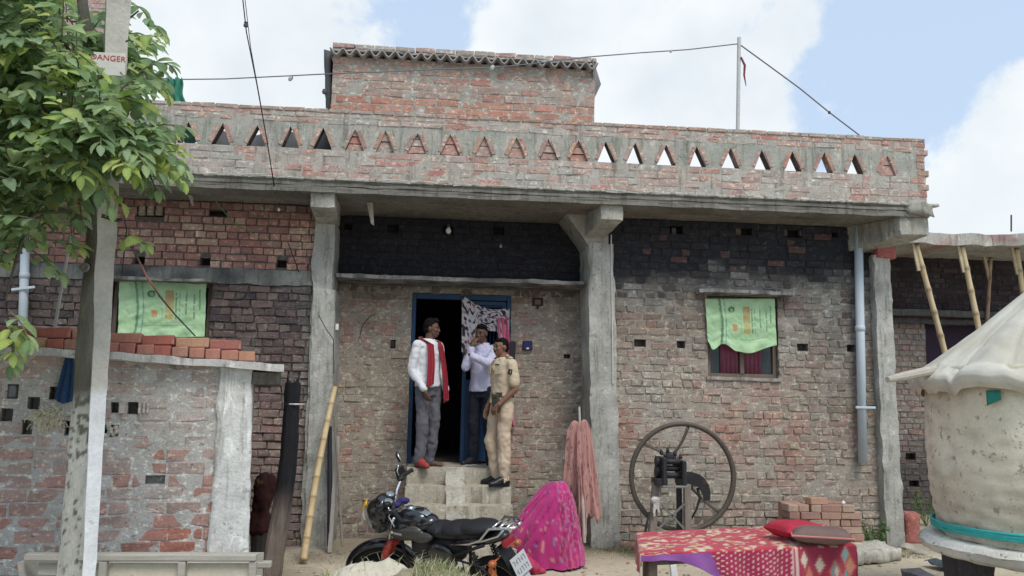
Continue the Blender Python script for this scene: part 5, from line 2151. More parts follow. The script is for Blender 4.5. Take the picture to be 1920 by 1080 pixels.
random.seed(31)
tries = 0
nt_ = 0
while nt_ < 1250 and tries < 30000:
    tries += 1
    y = random.uniform(-90, 650)
    x = random.uniform(-160, 330)
    xm = xmax(y + 18)
    if x > xm - (52 if y < 265 or y > 330 else 30):
        continue
    if y > 470 and x > 60 and random.random() < .5:
        continue
    if y > 380 and random.random() < .35:
        continue
    if y < 45 and 130 < x < 250 and random.random() < .85:
        continue
    if y < 60 and random.random() < .35:
        continue
    Y = random.uniform(4.45, 6.1)
    if 120 < x < 300 and y < 95:
        if random.random() < .4:
            continue
        Y = random.uniform(5.3, 6.1)
    if 150 < x < 262 and Y < 5.15 and (y < 75 or y > 330):
        Y = random.uniform(5.2, 6.1)
    if 140 < x < 255 and 185 < y < 300:
        Y = random.uniform(4.4, 4.85)
    if 150 < x < 275 and 85 < y < 172 and Y < 5.25:
        Y = random.uniform(5.3, 6.0)
    p = P(x, y, Y)
    edge = xm - x < 70
    out = Vector(((x - 130) / 170, random.uniform(-.9, .25), random.uniform(-.35, .7)))
    twig(p, out, random.randint(5, 9), random.random() < (.48 if edge else .32))
    nt_ += 1
# hand-placed sprays that show in the photograph
for (x, y, Y, dx, dz, yg) in ((270, 292, 4.8, .9, .2, 1), (285, 300, 4.9, .8, .0, 1), (262, 280, 4.85, .9, .5, 1), (262, 310, 4.8, .7, -.4, 0), (228, 448, 4.9, .8, .1, 1), (250, 90, 5.3, .7, .2, 0),
                              (236, 78, 4.8, .7, .3, 1), (120, 150, 4.5, -.1, .8, 1), (60, 165, 4.45, .3, .3, 1), (100, 455, 5.0, .9, .1, 1), (20, 585, 4.6, .5, -.3, 0),
                              (10, 600, 4.6, .5, -.6, 1), (24, 610, 4.6, .2, -.9, 0), (60, 470, 4.8, .8, -.4, 0), (245, 150, 4.9, .8, .2, 0), (250, 185, 4.9, .7, -.5, 0), (268, 40, 5.4, .5, -.1, 0),
                              (250, 8, 5.4, .5, -.2, 0), (262, 120, 5.3, .6, -.6, 0)):
    twig(P(x, y, Y), Vector((dx, -.25, dz)), 6, yg)
print('leaves', len(leaves))


def lscore(it):
    px, py, dd = proj(it[0])
    return (0 < px < 1900 and 0 < py < 1080, -dd)


leaves.sort(key=lscore, reverse=True)
for p, (vs, fs, cs) in leaves[:300]:
    mb = MB()
    mb.add([v - foot for v in vs], fs, cs)
    mb.build('leaf', LEAF, tree, True, fix=False)
mb = MB()
for p, (vs, fs, cs) in leaves[300:]:
    mb.add([v - foot for v in vs], fs, cs)
tag(mb.build('crown', LEAF, tree, True, fix=False), kind='stuff')
twigs.build('twigs', BARK, tree)
tree.children[-1]['kind'] = 'stuff'
for (x0, y0, Ya, x1, y1, Yb_, r_) in ((183, 330, 5.4, 60, 180, 4.9, .02), (186, 250, 5.45, 250, 120, 5.1, .018), (175, 420, 5.35, 60, 400, 4.9, .018), (60, 400, 4.9, 10, 560, 4.7, .012),
                                      (185, 300, 5.4, 270, 290, 4.9, .013), (170, 120, 5.5, 260, 20, 5.4, .013), (170, 150, 5.5, 60, 30, 5.0, .014), (186, 455, 5.3, 232, 448, 4.95, .006),
                                      (60, 180, 4.9, -60, 100, 4.8, .012), (168, 200, 5.4, 100, 320, 4.6, .014)):
    a_, b_ = P(x0, y0, Ya) - foot, P(x1, y1, Yb_) - foot
    m_ = (a_ + b_) / 2 + Vector((0, 0, .05))
    MB().tube([a_, m_, b_], [r_, r_ * .8, r_ * .4], 8, True, (.15, .145, .11)).build('branch', BARK, tree, True)

# ================================================================ GROUND STUFF
SAND = M('sand_heap', (.56, .52, .42), rough=.95, var=.2, scale=8, bump=.8, bscale=40, bdist=.02, fleck=((.33, .30, .22), 20, .6, .5))
hx = PZ(720, 1078, .25)


def heap(cx, cy, rx, ry, h, name, mat, lab, cat):
    def f(u, v):
        a = u * 2 * math.pi
        r_ = v
        k = 1 + .18 * nz(math.cos(a), math.sin(a), 3, 1.2)
        x, y = cx + rx * r_ * math.cos(a) * k, cy + ry * r_ * math.sin(a) * k
        return (x, y, h * (1 - r_ * r_) ** 1.3 + .05 * nz(x, y, 0, 6) * (1 - r_ * .6) + .02 * nz(x, y, 0, 17) + .010 * nz(x, y, 0, 38) + (ground_z(x, y) - .02) * 1)
    mb_ = MB()
    nu, nv_ = 120, 44
    vs, fs = [], []
    for i in range(nu):
        for j in range(1, nv_ + 1):
            vs.append(f(i / nu, j / nv_))
    vs.append(f(0, 0))
    for i in range(nu):
        i2 = (i + 1) % nu
        fs.append((len(vs) - 1, i * nv_, i2 * nv_))
        for j in range(nv_ - 1):
            fs.append((i * nv_ + j, i * nv_ + j + 1, i2 * nv_ + j + 1, i2 * nv_ + j))
    mb_.add(vs, fs)
    return tag(mb_.build(name, mat, smooth=True), lab, cat)


# seen over the bottom edge: a low bank of sand and grass in front of the motorcycle
zhp = .76
hp = P(700, 1060, 4.55)
o = heap(hp.x, hp.y, .80, .62, zhp + .0, 'sand_heap', SAND, 'pale sand heap with dry grass in front of the motorcycle', 'sand heap')
hp2 = P(800, 1062, 4.45)
o2 = heap(hp2.x + .0, hp2.y, 1.05, .60, .745, 'earth_bank', M('grassy_earth', (.30, .27, .18), rough=.95, var=.3, scale=6, bump=.8), 'low grassy earth bank in front of the motorcycle', 'earth bank')
GRASS = M('grass_blades', vcol=True, rough=.8, var=.2, scale=30, bump=0, trans=.2)


def bank_z(x, y):
    z = 0
    for (c, rx, ry, h) in (((hp.x, hp.y), .80, .62, zhp + .0), ((hp2.x, hp2.y), 1.05, .60, .745)):
        r_ = math.hypot((x - c[0]) / rx, (y - c[1]) / ry)
        if r_ < 1:
            z = max(z, h * (1 - r_ * r_) ** 1.3 - .02)
    return z


def grass(name, n, fn, hlo, hhi, cols, wind=.6, w=.003):
    mb_ = MB()
    for k in range(n):
        x, y, z = fn()
        h = random.uniform(hlo, hhi)
        a = random.uniform(0, 6.28)
        l = random.uniform(.1, wind)
        d1 = Vector((math.cos(a) * l, math.sin(a) * l, 1)).normalized() * h * .5
        d2 = Vector((math.cos(a) * l * 2.2, math.sin(a) * l * 2.2, .7)).normalized() * h * .5
        b = Vector((x, y, z - .005))
        s_ = Vector((-math.sin(a + 1), math.cos(a + 1), 0)) * w
        c = random.choice(cols)
        mb_.add([b - s_, b + s_, b + d1 - s_ * .8, b + d1 + s_ * .8, b + d1 + d2], [(0, 1, 3, 2), (2, 3, 4)], c)
    o_ = mb_.build(name, GRASS, fix=False)
    o_['kind'] = 'stuff'
    return o_


def on_bank():
    while True:
        px = random.uniform(640, 915)
        x = hp2.x + random.uniform(-.75, .55)
        y = hp2.y + random.uniform(-.25, .50)
        if x > hp2.x + .16 and random.random() < .7:
            continue
        if bank_z(x, y) > .2:
            # leave the bald crown of the sand heap
            if math.hypot((x - hp.x) / .24, (y - hp.y) / .32) < 1 and random.random() < .985:
                continue
            return x, y, bank_z(x, y)


GC = [(.24, .30, .12), (.30, .34, .16), (.50, .46, .30), (.56, .52, .36), (.20, .27, .11), (.42, .40, .25)]
tag(grass('dry_grass', 4600, on_bank, .03, .10, GC, .9), 'dry and green grass growing on the bank before the motorcycle', 'grass')


def strip(x0, x1, y0, y1, z0=0):
    def f():
        x, y = random.uniform(x0, x1), random.uniform(y0, y1)
        return x, y, ground_z(x, y)
    return f


ga = PZ(1150, 1030, 0)
tag(grass('weeds', 1600, lambda: (ga.x + random.gauss(0, .22), ga.y + random.gauss(0, .16), 0), .02, .07, [(.17, .18, .09), (.24, .22, .13), (.12, .15, .07), (.33, .29, .19)], 1.6), 'low weeds and litter at the foot of the middle pillar', 'weeds')
gc_ = P(1640, 1000, 9.05)
tag(grass('weeds', 900, strip(gc_.x - .3, gc_.x + .45, 8.7, 9.2), .02, .06, [(.17, .18, .09), (.24, .22, .13)], 1.2), 'low weeds between the brick pile and the far right pillar', 'weeds')
tag(grass('litter_grass', 1500, strip(-2.2, .3, 8.3, 9.2), .01, .04, [(.22, .20, .14), (.15, .14, .10), (.30, .27, .19)], 2.0), 'thin dry litter along the foot of the house wall', 'litter')


def plant(c, n, h, lab, cols=((.07, .15, .05), (.10, .20, .06))):
    o_ = thing('small_plant', lab, 'plant', c)
    st, lf = MB(), MB()
    for k in range(n):
        a = random.uniform(0, 6.28)
        tip = Vector((math.cos(a) * h * .45, math.sin(a) * h * .3, h * random.uniform(.5, 1)))
        st.tube([(0, 0, 0), tip * .5 + Vector((0, 0, .03)), tip], .004, 4, True, (.12, .16, .06))
        for j in range(5):
            q_ = tip * (.35 + .16 * j)
            d__ = Vector((random.gauss(0, 1), random.gauss(0, 1), random.uniform(-.2, .7))).normalized()
            vs_, fs_, cs_ = leaf(q_, d__, Vector((0, -.4, 1)), .075, .035, random.choice(cols))
            lf.add(vs_, fs_, cs_)
    st.build('stems', GRASS, o_)
    tag(lf.build('foliage', LEAF, o_, True, fix=False), kind='stuff')
    return o_


plant(P(1637, 1000, 9.0) * Vector((1, 1, 0)) if False else Vector((P(1637, 1000, 9.05).x, 9.05, 0)), 13, .34, 'small green plant between the brick pile and the far right pillar')
plant(Vector((P(1735, 950, 11.0).x, 11.0, .0)), 9, .5, 'small plant half hidden behind the grain bin platform')

mb = MB()
for k in range(420):
    x, y = random.uniform(-2.5, 5), random.uniform(4.8, 9.1)
    s_ = random.uniform(.006, .024) * (1.4 if random.random() < .1 else 1)
    mb.ell((x, y, ground_z(x, y) + s_ * .2), (s_, s_ * random.uniform(.6, 1), s_ * .55), Euler((0, 0, k)), 6, 4, random.choice([(.36, .33, .27), (.45, .42, .35), (.30, .17, .13), (.25, .23, .20)]))
tag(mb.build('pebbles', BRICK, fix=False), 'scattered pebbles and brick crumbs on the sandy yard', 'pebbles', None, 'stuff')
tag(grass('straw_scraps', 900, strip(-2.2, 4.5, 6.0, 9.0), .01, .05, [(.50, .44, .30), (.40, .35, .24), (.28, .25, .17)], 5.0, .002), 'scraps of straw scattered over the yard', 'straw')

# concrete block lying right of the bed
q0, q1 = PZ(1598, 1063, 0), PZ(1690, 1052, 0)
mb = MB().rough([(q0.x, q0.y, 0), (q1.x, q1.y, 0), (q0.x + .05, q0.y + .55, 0), (q1.x - .02, q1.y + .55, 0),
                 (q0.x, q0.y, .14), (q1.x, q1.y, .14), (q0.x + .05, q0.y + .55, .14), (q1.x - .02, q1.y + .5, .14)], step=.05, amp=.012, col=(.46, .44, .38))
tag(mb.build('concrete_block', CEM, smooth=True), 'flat broken concrete block on the ground between bed and grain bin', 'concrete block')
q = P(1712, 985, 9.6)
mb = MB()
mb.rbox(q.x - .09, q.x + .1, 9.6, 9.8, -.02, .36, step=.06, amp=.008, col=(.34, .13, .11))
tag(mb.build('red_block', BRICK, smooth=True), 'dull red block standing behind the grain bin platform', 'block')
tag(MB().rbox(P(1760, 1000, 7).x - .55, P(1760, 1000, 7).x + .3, 6.9, 7.15, -.03, .10, step=.07, amp=.02, col=(.24, .20, .16)).build('kerb_stone', CEM, smooth=True),
    'low dark stone edging on the ground beside the platform', 'kerb stone')
# ragged stones on the ground at the wall foot
for i, (px, py, s_) in enumerate(((1650, 1022, .10), (1700, 1030, .13), (1630, 1018, .07), (1725, 1040, .09))):
    q = PZ(px, py, 0)
    mb = MB().ell((0, 0, s_ * .2), (s_, s_ * .7, s_ * .35), Euler((0, 0, i)), 10, 7)
    mb.v = [(x * (1 + .5 * nz(x, y, z, 9)), y * (1 + .5 * nz(x, y, z, 9)), z) for x, y, z in mb.v]
    o = mb.build('stone', M('field_stone', (.33, .31, .26), var=.3, bump=.6, bscale=20))
    o.location = (q.x, q.y, 0)
    tag(o, ('small flat stone by the far right pillar foot', 'largest flat stone between pillar foot and concrete block', 'tiny stone beside the brick pile corner', 'flat stone nearest the grain bin platform')[i], 'stone', 'stones near the far right pillar')
# blue-grey litter under the bin
q = PZ(1790, 1062, .04)
tag(MB().sheet(lambda u, v: (q.x - .2 + .5 * u, q.y - .1 + .3 * v, .05 + .05 * nz(u * 3, v * 3, 1) + .03 * math.sin(u * 7)), 20, 12, .003).build('plastic_sheet', M('dark_blue_plastic', (.06, .09, .11), rough=.35, bump=0), smooth=True),
    'crumpled dark blue plastic sheet on the ground below the grain bin', 'plastic sheet')

# ================================================================ BRICK PILE, right
pa_, pb_ = PZ(1478, 1008, 0), PZ(1622, 1010, 0)
pY = 8.85
pl0, pl1 = P(1480, 1000, pY).x, P(1621, 1000, pY).x
GB = 'bricks stacked in the pile below the right window'
names = ['bottom', 'second', 'third', 'fourth', 'fifth', 'sixth', 'seventh', 'top']
npile = 0
for lv in range(7):
    x = pl0 + (.0, .01, -.005, .012, 0, .01, .0)[lv]
    xe = pl1 if lv < 6 else pl1 - .10
    ln_ = []
    k = lv % 2
    while x < xe - .07:
        hd = random.random() < .5
        w = .112 if hd else .225
        w = min(w, xe - x)
        ln_.append((x, x + w, hd))
        x += w + random.uniform(.004, .014)
    for i, (a_, b_, hd) in enumerate(ln_):
        mt = Matrix.Translation(((a_ + b_) / 2, pY + (.112 if hd else .055) + random.uniform(-.012, .012), .0765 * lv + .002)) @ Matrix.Rotation(R(random.uniform(-3.5, 3.5)), 4, 'Z')
        loose(mt, (b_ - a_, .22 if hd else .11, .074), pick(random.random(), [(.36, .23, .18), (.40, .27, .21), (.34, .20, .165), (.42, .30, .235), (.32, .19, .16)]),
              'brick in the %s layer of the pile, %s from its left end' % (names[lv], ORD[i]), GB)
        npile += 1
    if lv < 6:      # the second row behind, hidden but holding the pile up
        pass
# back row as its own bricks, top layers only show
for lv in range(7):
    for i in range(3):
        a_ = pl0 + .03 + i * .26
        mt = Matrix.Translation((a_ + .11, pY + .30, .0765 * lv + .002)) @ Matrix.Rotation(R(random.uniform(-3, 3)), 4, 'Z')
        loose(mt, (.225, .11, .074), pick(random.random(), [(.36, .20, .15), (.40, .24, .18)]), 'brick in the %s layer of the rear row of the pile, %s from the left' % (names[lv], ORD[i]), GB)
mt = Matrix.Translation((P(1535, 925, pY).x, pY + .06, .0765 * 7 + .002)) @ Matrix.Rotation(R(12), 4, 'Z') @ Matrix.Rotation(R(0), 4, 'Y')
loose(mt, (.22, .11, .074), (.42, .26, .19), 'single tilted brick crowning the pile, turned out of line', GB)
q = Vector((P(1585, 930, pY).x, pY + .05, .0765 * 7))
tag(MB().ell(q + Vector((0, 0, .02)), (.022, .02, .022), None, 8, 6).build('white_scrap', BULB), 'tiny white scrap lying on top of the brick pile', 'scrap')

# ================================================================ PEOPLE
SKIN = M('brown_skin', (.20, .105, .07), rough=.55, var=.08, scale=10, bump=.05)
SKIND = M('dark_brown_skin', (.13, .07, .05), rough=.55, var=.08, scale=10, bump=.05)
HAIR = M('black_hair', (.008, .007, .008), rough=.85, spec=.1, var=.3, scale=60, bump=.5, bscale=200)
EYEW = M('eye_white', (.12, .11, .10), rough=.3, var=0, bump=0)


def V(*a):
    return Vector(a)


def hand(mb, wrist, d, palm_n, curl=.5, sc=1.0, thumb_side=1):
    "palm with four bent fingers and a thumb. d: direction of the fingers, palm_n: out of the palm"
    d = Vector(d).normalized()
    n = Vector(palm_n)
    n = (n - d * n.dot(d)).normalized()
    s = d.cross(n) * thumb_side
    w = Vector(wrist)
    pc = w + d * .048 * sc
    q = Matrix((s, d, n)).transposed()
    mb.ell(pc, (.038 * sc, .052 * sc, .015 * sc), q, 12, 8)
    mb.cap(w - d * .02, .024 * sc, w + d * .03, .026 * sc)
    for k, (o, l) in enumerate(((.029, .070), (.010, .078), (-.010, .072), (-.028, .058))):
        b = w + d * .085 * sc + s * o * sc
        a1 = curl * .7
        d1 = (d * math.cos(a1) + n * math.sin(a1)).normalized()
        a2 = curl * 1.9
        d2 = (d * math.cos(a2) + n * math.sin(a2)).normalized()
        m_ = b + d1 * l * .5 * sc
        mb.cap(b - d * .02 * sc, .0095 * sc, m_, .0088 * sc, 8)
        mb.cap(m_, .0088 * sc, m_ + d2 * l * .5 * sc, .0072 * sc, 8)
    tb = w + d * .03 * sc + s * .030 * sc
    td = (s * .7 + d * .65 + n * .35).normalized()
    tm = tb + td * .034 * sc
    mb.cap(tb - td * .01, .0125 * sc, tm, .0105 * sc, 8)
    mb.cap(tm, .0105 * sc, tm + (td * .5 + d * .8 + n * .3).normalized() * .03 * sc, .0085 * sc, 8)


def head(mb, c, q, sc=.92):
    "skull, jaw, nose, brow, lips and ears; local face direction is -y"
    def T(x, y, z):
        return c + q @ V(x * sc, y * sc, z * sc)
    mb.ell(T(0, .012, .022), (.072 * sc, .090 * sc, .092 * sc), q, 18, 12)
    mb.ell(T(0, -.022, -.035), (.055 * sc, .062 * sc, .072 * sc), q, 16, 10)
    mb.ell(T(0, -.048, -.082), (.030 * sc, .028 * sc, .024 * sc), q, 12, 8)
    mb.cap(T(0, -.078, .012), .009 * sc, T(0, -.094, -.022), .0125 * sc, 8)
    mb.ell(T(0, -.088, -.024), (.018 * sc, .012 * sc, .010 * sc), q, 10, 7)
    for s in (-1, 1):
        mb.ell(T(s * .029, -.071, .026), (.024 * sc, .014 * sc, .009 * sc), q, 10, 6)
        mb.ell(T(s * .036, -.060, -.018), (.022 * sc, .022 * sc, .022 * sc), q, 10, 7)
        mb.ell(T(s * .073, .012, -.004), (.010 * sc, .020 * sc, .032 * sc), q, 10, 8)
    mb.ell(T(0, -.081, -.052), (.023 * sc, .012 * sc, .0065 * sc), q, 10, 6)
    mb.ell(T(0, -.078, -.064), (.020 * sc, .012 * sc, .0075 * sc), q, 10, 6)


def face_bits(par, c, q, sc=.92, moustache=False):
    def T(x, y, z):
        return c + q @ V(x * sc, y * sc, z * sc)
    for s in (-1, 1):
        e = MB().ell((0, 0, 0), (.0135 * sc, .009 * sc, .0075 * sc), None, 10, 7).build('eye', EYEW, par, True)
        e.matrix_local = Matrix.Translation(T(s * .029, -.0745, .009)) @ q.to_4x4()
        MB().ell((0, -.0055 * sc, 0), (.006 * sc, .005 * sc, .006 * sc), None, 8, 6).build('iris', HAIR, e, True)
        b = MB().tube([(-.018 * sc, 0, -.002), (0, -.004 * sc, .003), (.018 * sc, .003, 0)], [.002, .0036, .002], 6).build('eyebrow', HAIR, par, True)
        b.matrix_local = Matrix.Translation(T(s * .030, -.0835, .031)) @ q.to_4x4()
    m_ = MB().ell((0, 0, 0), (.020 * sc, .004, .0022), None, 8, 6).build('mouth', M('lip_skin', (.10, .045, .04), rough=.5, bump=0), par, True)
    m_.matrix_local = Matrix.Translation(T(0, -.0905, -.058)) @ q.to_4x4()
    if moustache:
        m_ = MB().ell((0, 0, 0), (.025 * sc, .007, .006), None, 10, 6).build('moustache', HAIR, par, True)
        m_.matrix_local = Matrix.Translation(T(0, -.090, -.043)) @ q.to_4x4()


def hair_mb(c, q, sc=.905, tall=.0):
    mb = MB()
    T = lambda x, y, z: c + q @ V(x * sc, y * sc, z * sc)
    mb.ell(T(0, .026, .040), (.079 * sc, .090 * sc, (.088 + tall) * sc), q, 18, 12)
    mb.ell(T(0, .052, -.006), (.070 * sc, .060 * sc, .075 * sc), q, 16, 10)
    mb.ell(T(.01, -.035, .092 + tall * .6), (.056 * sc, .042 * sc, (.030 + tall) * sc), q, 14, 8)
    return mb


def person(loc, rz, J, skin, label, hq, clothes):
    """J: joints in the person's own frame (facing -y, +x = own left). Body is one skin; clothes are children."""
    o = thing('person', label, 'person', loc, rz)
    b = MB()
    for k_ in list(J):
        if k_[:2] in ('sh', 'el', 'wr', 'hi', 'kn', 'an') and k_[-1] in 'LR':
            J[k_] = V(J[k_].x * (.86 if k_[:2] in ('sh', 'el', 'wr') else .92), J[k_].y, J[k_].z)
    hc = J['head']
    q = hq
    b.cap(J['neck'] + V(0, .01, -.05), .056, hc + q @ V(0, .02, -.06), .050)
    head(b, hc, q)
    ch, pv = J['chest'], J['pelvis']
    b.loft([(pv + V(0, 0, -.08), .100, .072), (pv, .110, .076), (pv.lerp(ch, .35), .105, .074), (pv.lerp(ch, .7), .115, .078), (ch, .120, .080), (ch + V(0, 0, .09), .100, .070), (ch + V(0, 0, .14), .05, .05)])
    for s in ('L', 'R'):
        b.cap(ch.lerp(J['sh' + s], .5) + V(0, 0, .05), .05, J['sh' + s], .052)
        b.cap(J['sh' + s], .046, J['el' + s], .035)
        b.cap(J['el' + s], .035, J['wr' + s], .026)
        hand(b, J['wr' + s], J['hd' + s], J['hn' + s], J.get('curl' + s, .5), 1.0, 1 if s == 'L' else -1)
        b.cap(J['hip' + s], .070, J['kn' + s], .050)
        b.cap(J['kn' + s], .050, J['an' + s], .038)
        ft = J['ft' + s]
        side = V(-ft.y, ft.x, 0)
        an = J['an' + s]
        w_ = .62 if J.get('shod') else 1
        b.cap(an + V(0, 0, -.03), .036 * w_, an + ft * -.03 * w_ + V(0, 0, -.052), .032 * w_)
        b.cap(an + ft * -.02 * w_ + V(0, 0, -.055), .032 * w_, an + ft * .13 * w_ + V(0, 0, -.066), .024 * w_)
        for k in range(0 if J.get('shod') else 5):
            e = an + ft * (.145 - .012 * abs(k - 1)) + side * (.032 - .016 * k) * (1 if s == 'R' else -1) + V(0, 0, -.073)
            b.cap(e - ft * .04, .012, e + ft * .018, .010 if k else .013, 6)
    mesh_ob('body', fuse(b, .0065, 2), skin, o)
    h = hair_mb(hc, q, .905, J.get('tall', 0))
    mesh_ob('hair', fuse(h, .009, 2, .006, 30), HAIR, o)
    face_bits(o, hc, q, .92, J.get('moustache', False))
    clothes(o, J)
    return o


def trousers(o, J, mat, w=1.0, waist=.0, bulge=1.0):
    b = MB()
    pv = J['pelvis']
    b.loft([(pv + V(0, 0, -.12), .132 * w, .100 * w), (pv + V(0, 0, -.02), .148, .112), (pv + V(0, 0, .08 + waist), .132, .100), (pv + V(0, 0, .115 + waist), .130, .098)])
    for s in 'LR':
        b.cap(J['hip' + s], .088 * w, J['kn' + s], .068 * w * bulge)
        an = J['an' + s]
        b.cap(J['kn' + s], .068 * w * bulge, an + V(0, 0, -.005), .058 * w)
        d_ = (an - J['kn' + s]).normalized()
        b.cap(an + V(0, .0, .01), .060 * w, an + d_ * .03 + V(0, 0, 0), .056 * w)
    return mesh_ob('trousers', fuse(b, .010, 3, .018, 9), mat, o)


def shirt(o, J, mat, sleeve=1.0, drop=.0, name='shirt', vs_=.010):
    b = MB()
    ch, pv = J['chest'], J['pelvis']
    b.loft([(pv + V(0, 0, -.02 - drop), .160, .126), (pv + V(0, 0, .06), .152, .120), (pv.lerp(ch, .5), .143, .110), (ch, .152, .112), (ch + V(0, 0, .08), .136, .098), (ch + V(0, 0, .130), .090, .078), (ch + V(0, 0, .155), .062, .064)])
    for s in 'LR':
        b.cap(ch.lerp(J['sh' + s], .4) + V(0, 0, .05), .060, J['sh' + s], .062)
        el, wr = J['el' + s], J['wr' + s]
        if sleeve >= 1:
            b.cap(J['sh' + s], .060, el, .052)
            b.cap(el, .052, el.lerp(wr, sleeve - 1 if sleeve > 1 else .5), .042)
        else:
            b.cap(J['sh' + s], .061, J['sh' + s].lerp(el, sleeve), .059)
    return mesh_ob(name, fuse(b, vs_, 3, .012, 11), mat, o)


def collar(o, J, mat, open_=0.5):
    ch = J['chest']
    for s in (-1, 1):
        def f(u, v):
            a = -math.pi / 2 + s * (.25 + u * 2.3)
            r_ = .066 + .022 * v
            return ch + V(r_ * math.cos(a), r_ * math.sin(a) + .004, .165 - .038 * v - .03 * (1 - u) * (v + .2))
        MB().sheet(f, 8, 3, .004).build('collar', mat, o, True)


def shoe(o, J, s, mat, h=.0, sole=None, name='shoe'):
    an, ft = J['an' + s], J['ft' + s]
    b = MB()
    z0 = -.062
    b.cap(an + V(0, 0, -.01), .047, an + V(0, 0, -.045), .05)
    b.cap(an + ft * -.03 + V(0, 0, z0 + .008), .042, an + ft * .10 + V(0, 0, z0 + .002), .043)
    b.cap(an + V(0, 0, -.02), .050, an + ft * .075 + V(0, 0, -.045), .044)
    b.cap(an + ft * .07 + V(0, 0, z0 + .002), .047, an + ft * .155 + V(0, 0, z0 - .006), .034)
    me = fuse(b, .008, 2)
    for v in me.vertices:
        if v.co.z < an.z - .083:
            v.co.z = an.z - .083
    so_ = mesh_ob(name, me, mat, o)
    if sole:
        side = V(-ft.y, ft.x, 0)
        pts_ = []
        for t in np.linspace(0, 2 * math.pi, 25)[:-1]:
            l, w_ = math.cos(t) * .128, math.sin(t) * (.044 + .004 * math.cos(t))
            pts_.append(an + ft * (.055 + l) + side * w_)
        m_ = MB()
        n_ = len(pts_)
        vs_ = [p_ + V(0, 0, -.080) for p_ in pts_] + [p_ + V(0, 0, -.094) for p_ in pts_]
        m_.add(vs_, [tuple(range(n_)), tuple(reversed(range(n_, 2 * n_)))] + [(i, (i + 1) % n_, (i + 1) % n_ + n_, i + n_) for i in range(n_)])
        m_.build('sole', sole, so_)
    return so_


def rotq(yaw=0, pitch=0, roll=0):
    return (Matrix.Rotation(R(yaw), 3, 'Z') @ Matrix.Rotation(R(pitch), 3, 'X') @ Matrix.Rotation(R(roll), 3, 'Y'))


# ---- man in white shirt and red scarf, left of the door
Yf1 = 9.33
f1 = P(797, 878, Yf1)
WHITE = M('white_shirt_cloth', (.66, .68, .71), rough=.9, var=.06, scale=5, bump=.25, bscale=60)
GREYT = M('grey_trouser_cloth', (.115, .115, .135), rough=.9, var=.15, scale=7, bump=.2)
REDS = M('red_scarf_cloth', (.25, .010, .025), rough=.95, var=.22, scale=9, sheen=.3, bump=.3)
J1 = dict(pelvis=V(0, 0, .90), chest=V(0, .0, 1.25), neck=V(0, -.01, 1.42), head=V(.012, -.03, 1.525),
          hipL=V(.085, 0, .88), hipR=V(-.085, 0, .88), knL=V(.10, -.03, .48), knR=V(-.09, -.03, .48), anL=V(.10, .03, .095), anR=V(-.10, .0, .095),
          ftL=V(.55, -.84, 0).normalized(), ftR=V(-.15, -.99, 0).normalized(),
          shL=V(.185, .01, 1.33), shR=V(-.185, .01, 1.33), elL=V(.235, .03, 1.06), elR=V(-.235, .05, 1.06), wrL=V(.215, -.10, .84), wrR=V(-.175, -.12, .845),
          hdL=V(.0, -.25, -1), hdR=V(.1, -.3, -1), hnL=V(-1, 0, 0), hnR=V(1, 0, 0), curlL=.6, curlR=.7, tall=.012)


def cl1(o, J):
    trousers(o, J, GREYT, 1.0)
    shirt(o, J, WHITE, 1.93)
    collar(o, J, WHITE)
    ch = J['chest']
    for s, ln_, w_ in ((-1, .48, .085), (1, .64, .060)):
        def f(u, v, s=s, ln_=ln_, w_=w_):
            if v < .22:       # round the neck and over the shoulder
                a = v / .22
                ang = R(90) + s * -1 * R(-10) + s * R(-150) * a if False else R(90 - s * (10 + 110 * a))
                r_ = .085 + .03 * a
                c = ch + V(r_ * math.cos(ang), r_ * math.sin(ang) * 1.0, .175 - .05 * a)
                return c + V(math.cos(ang), math.sin(ang), .7).normalized() * ((u - .5) * w_ * .75)
            a = (v - .22) / .78
            x = s * (.075 + .03 * a + (.04 * a if s > 0 else 0)) + (u - .5) * w_ * (1 + .2 * a)
            y = -.105 - .045 * math.sin(min(1, a * 1.4) * math.pi * .5) - .01 * math.sin(u * 14)
            hem = (.05 * abs(u - .3) if s < 0 else .02 * u)
            return ch + V(x, y, .10 - ln_ * a + hem * a)
        MB().sheet(f, 14, 34, .006).build('scarf', REDS, o, True)
    for z in (.14, .04, -.06, -.16, -.26):
        MB().ell(ch + V(0, -.124, z), (.006, .004, .006), None, 8, 5).build('button', WHITE, o)
    # loose red slippers on his own right foot; the other foot bare
    shoe(o, J, 'R', M('red_slipper', (.33, .05, .045), rough=.7), sole=M('slipper_sole', (.06, .03, .03)), name='slipper')


person((f1.x, Yf1, zplat), R(42), J1, SKIND, 'young man in white shirt and red scarf, standing left of the open door', rotq(34, 3), cl1)

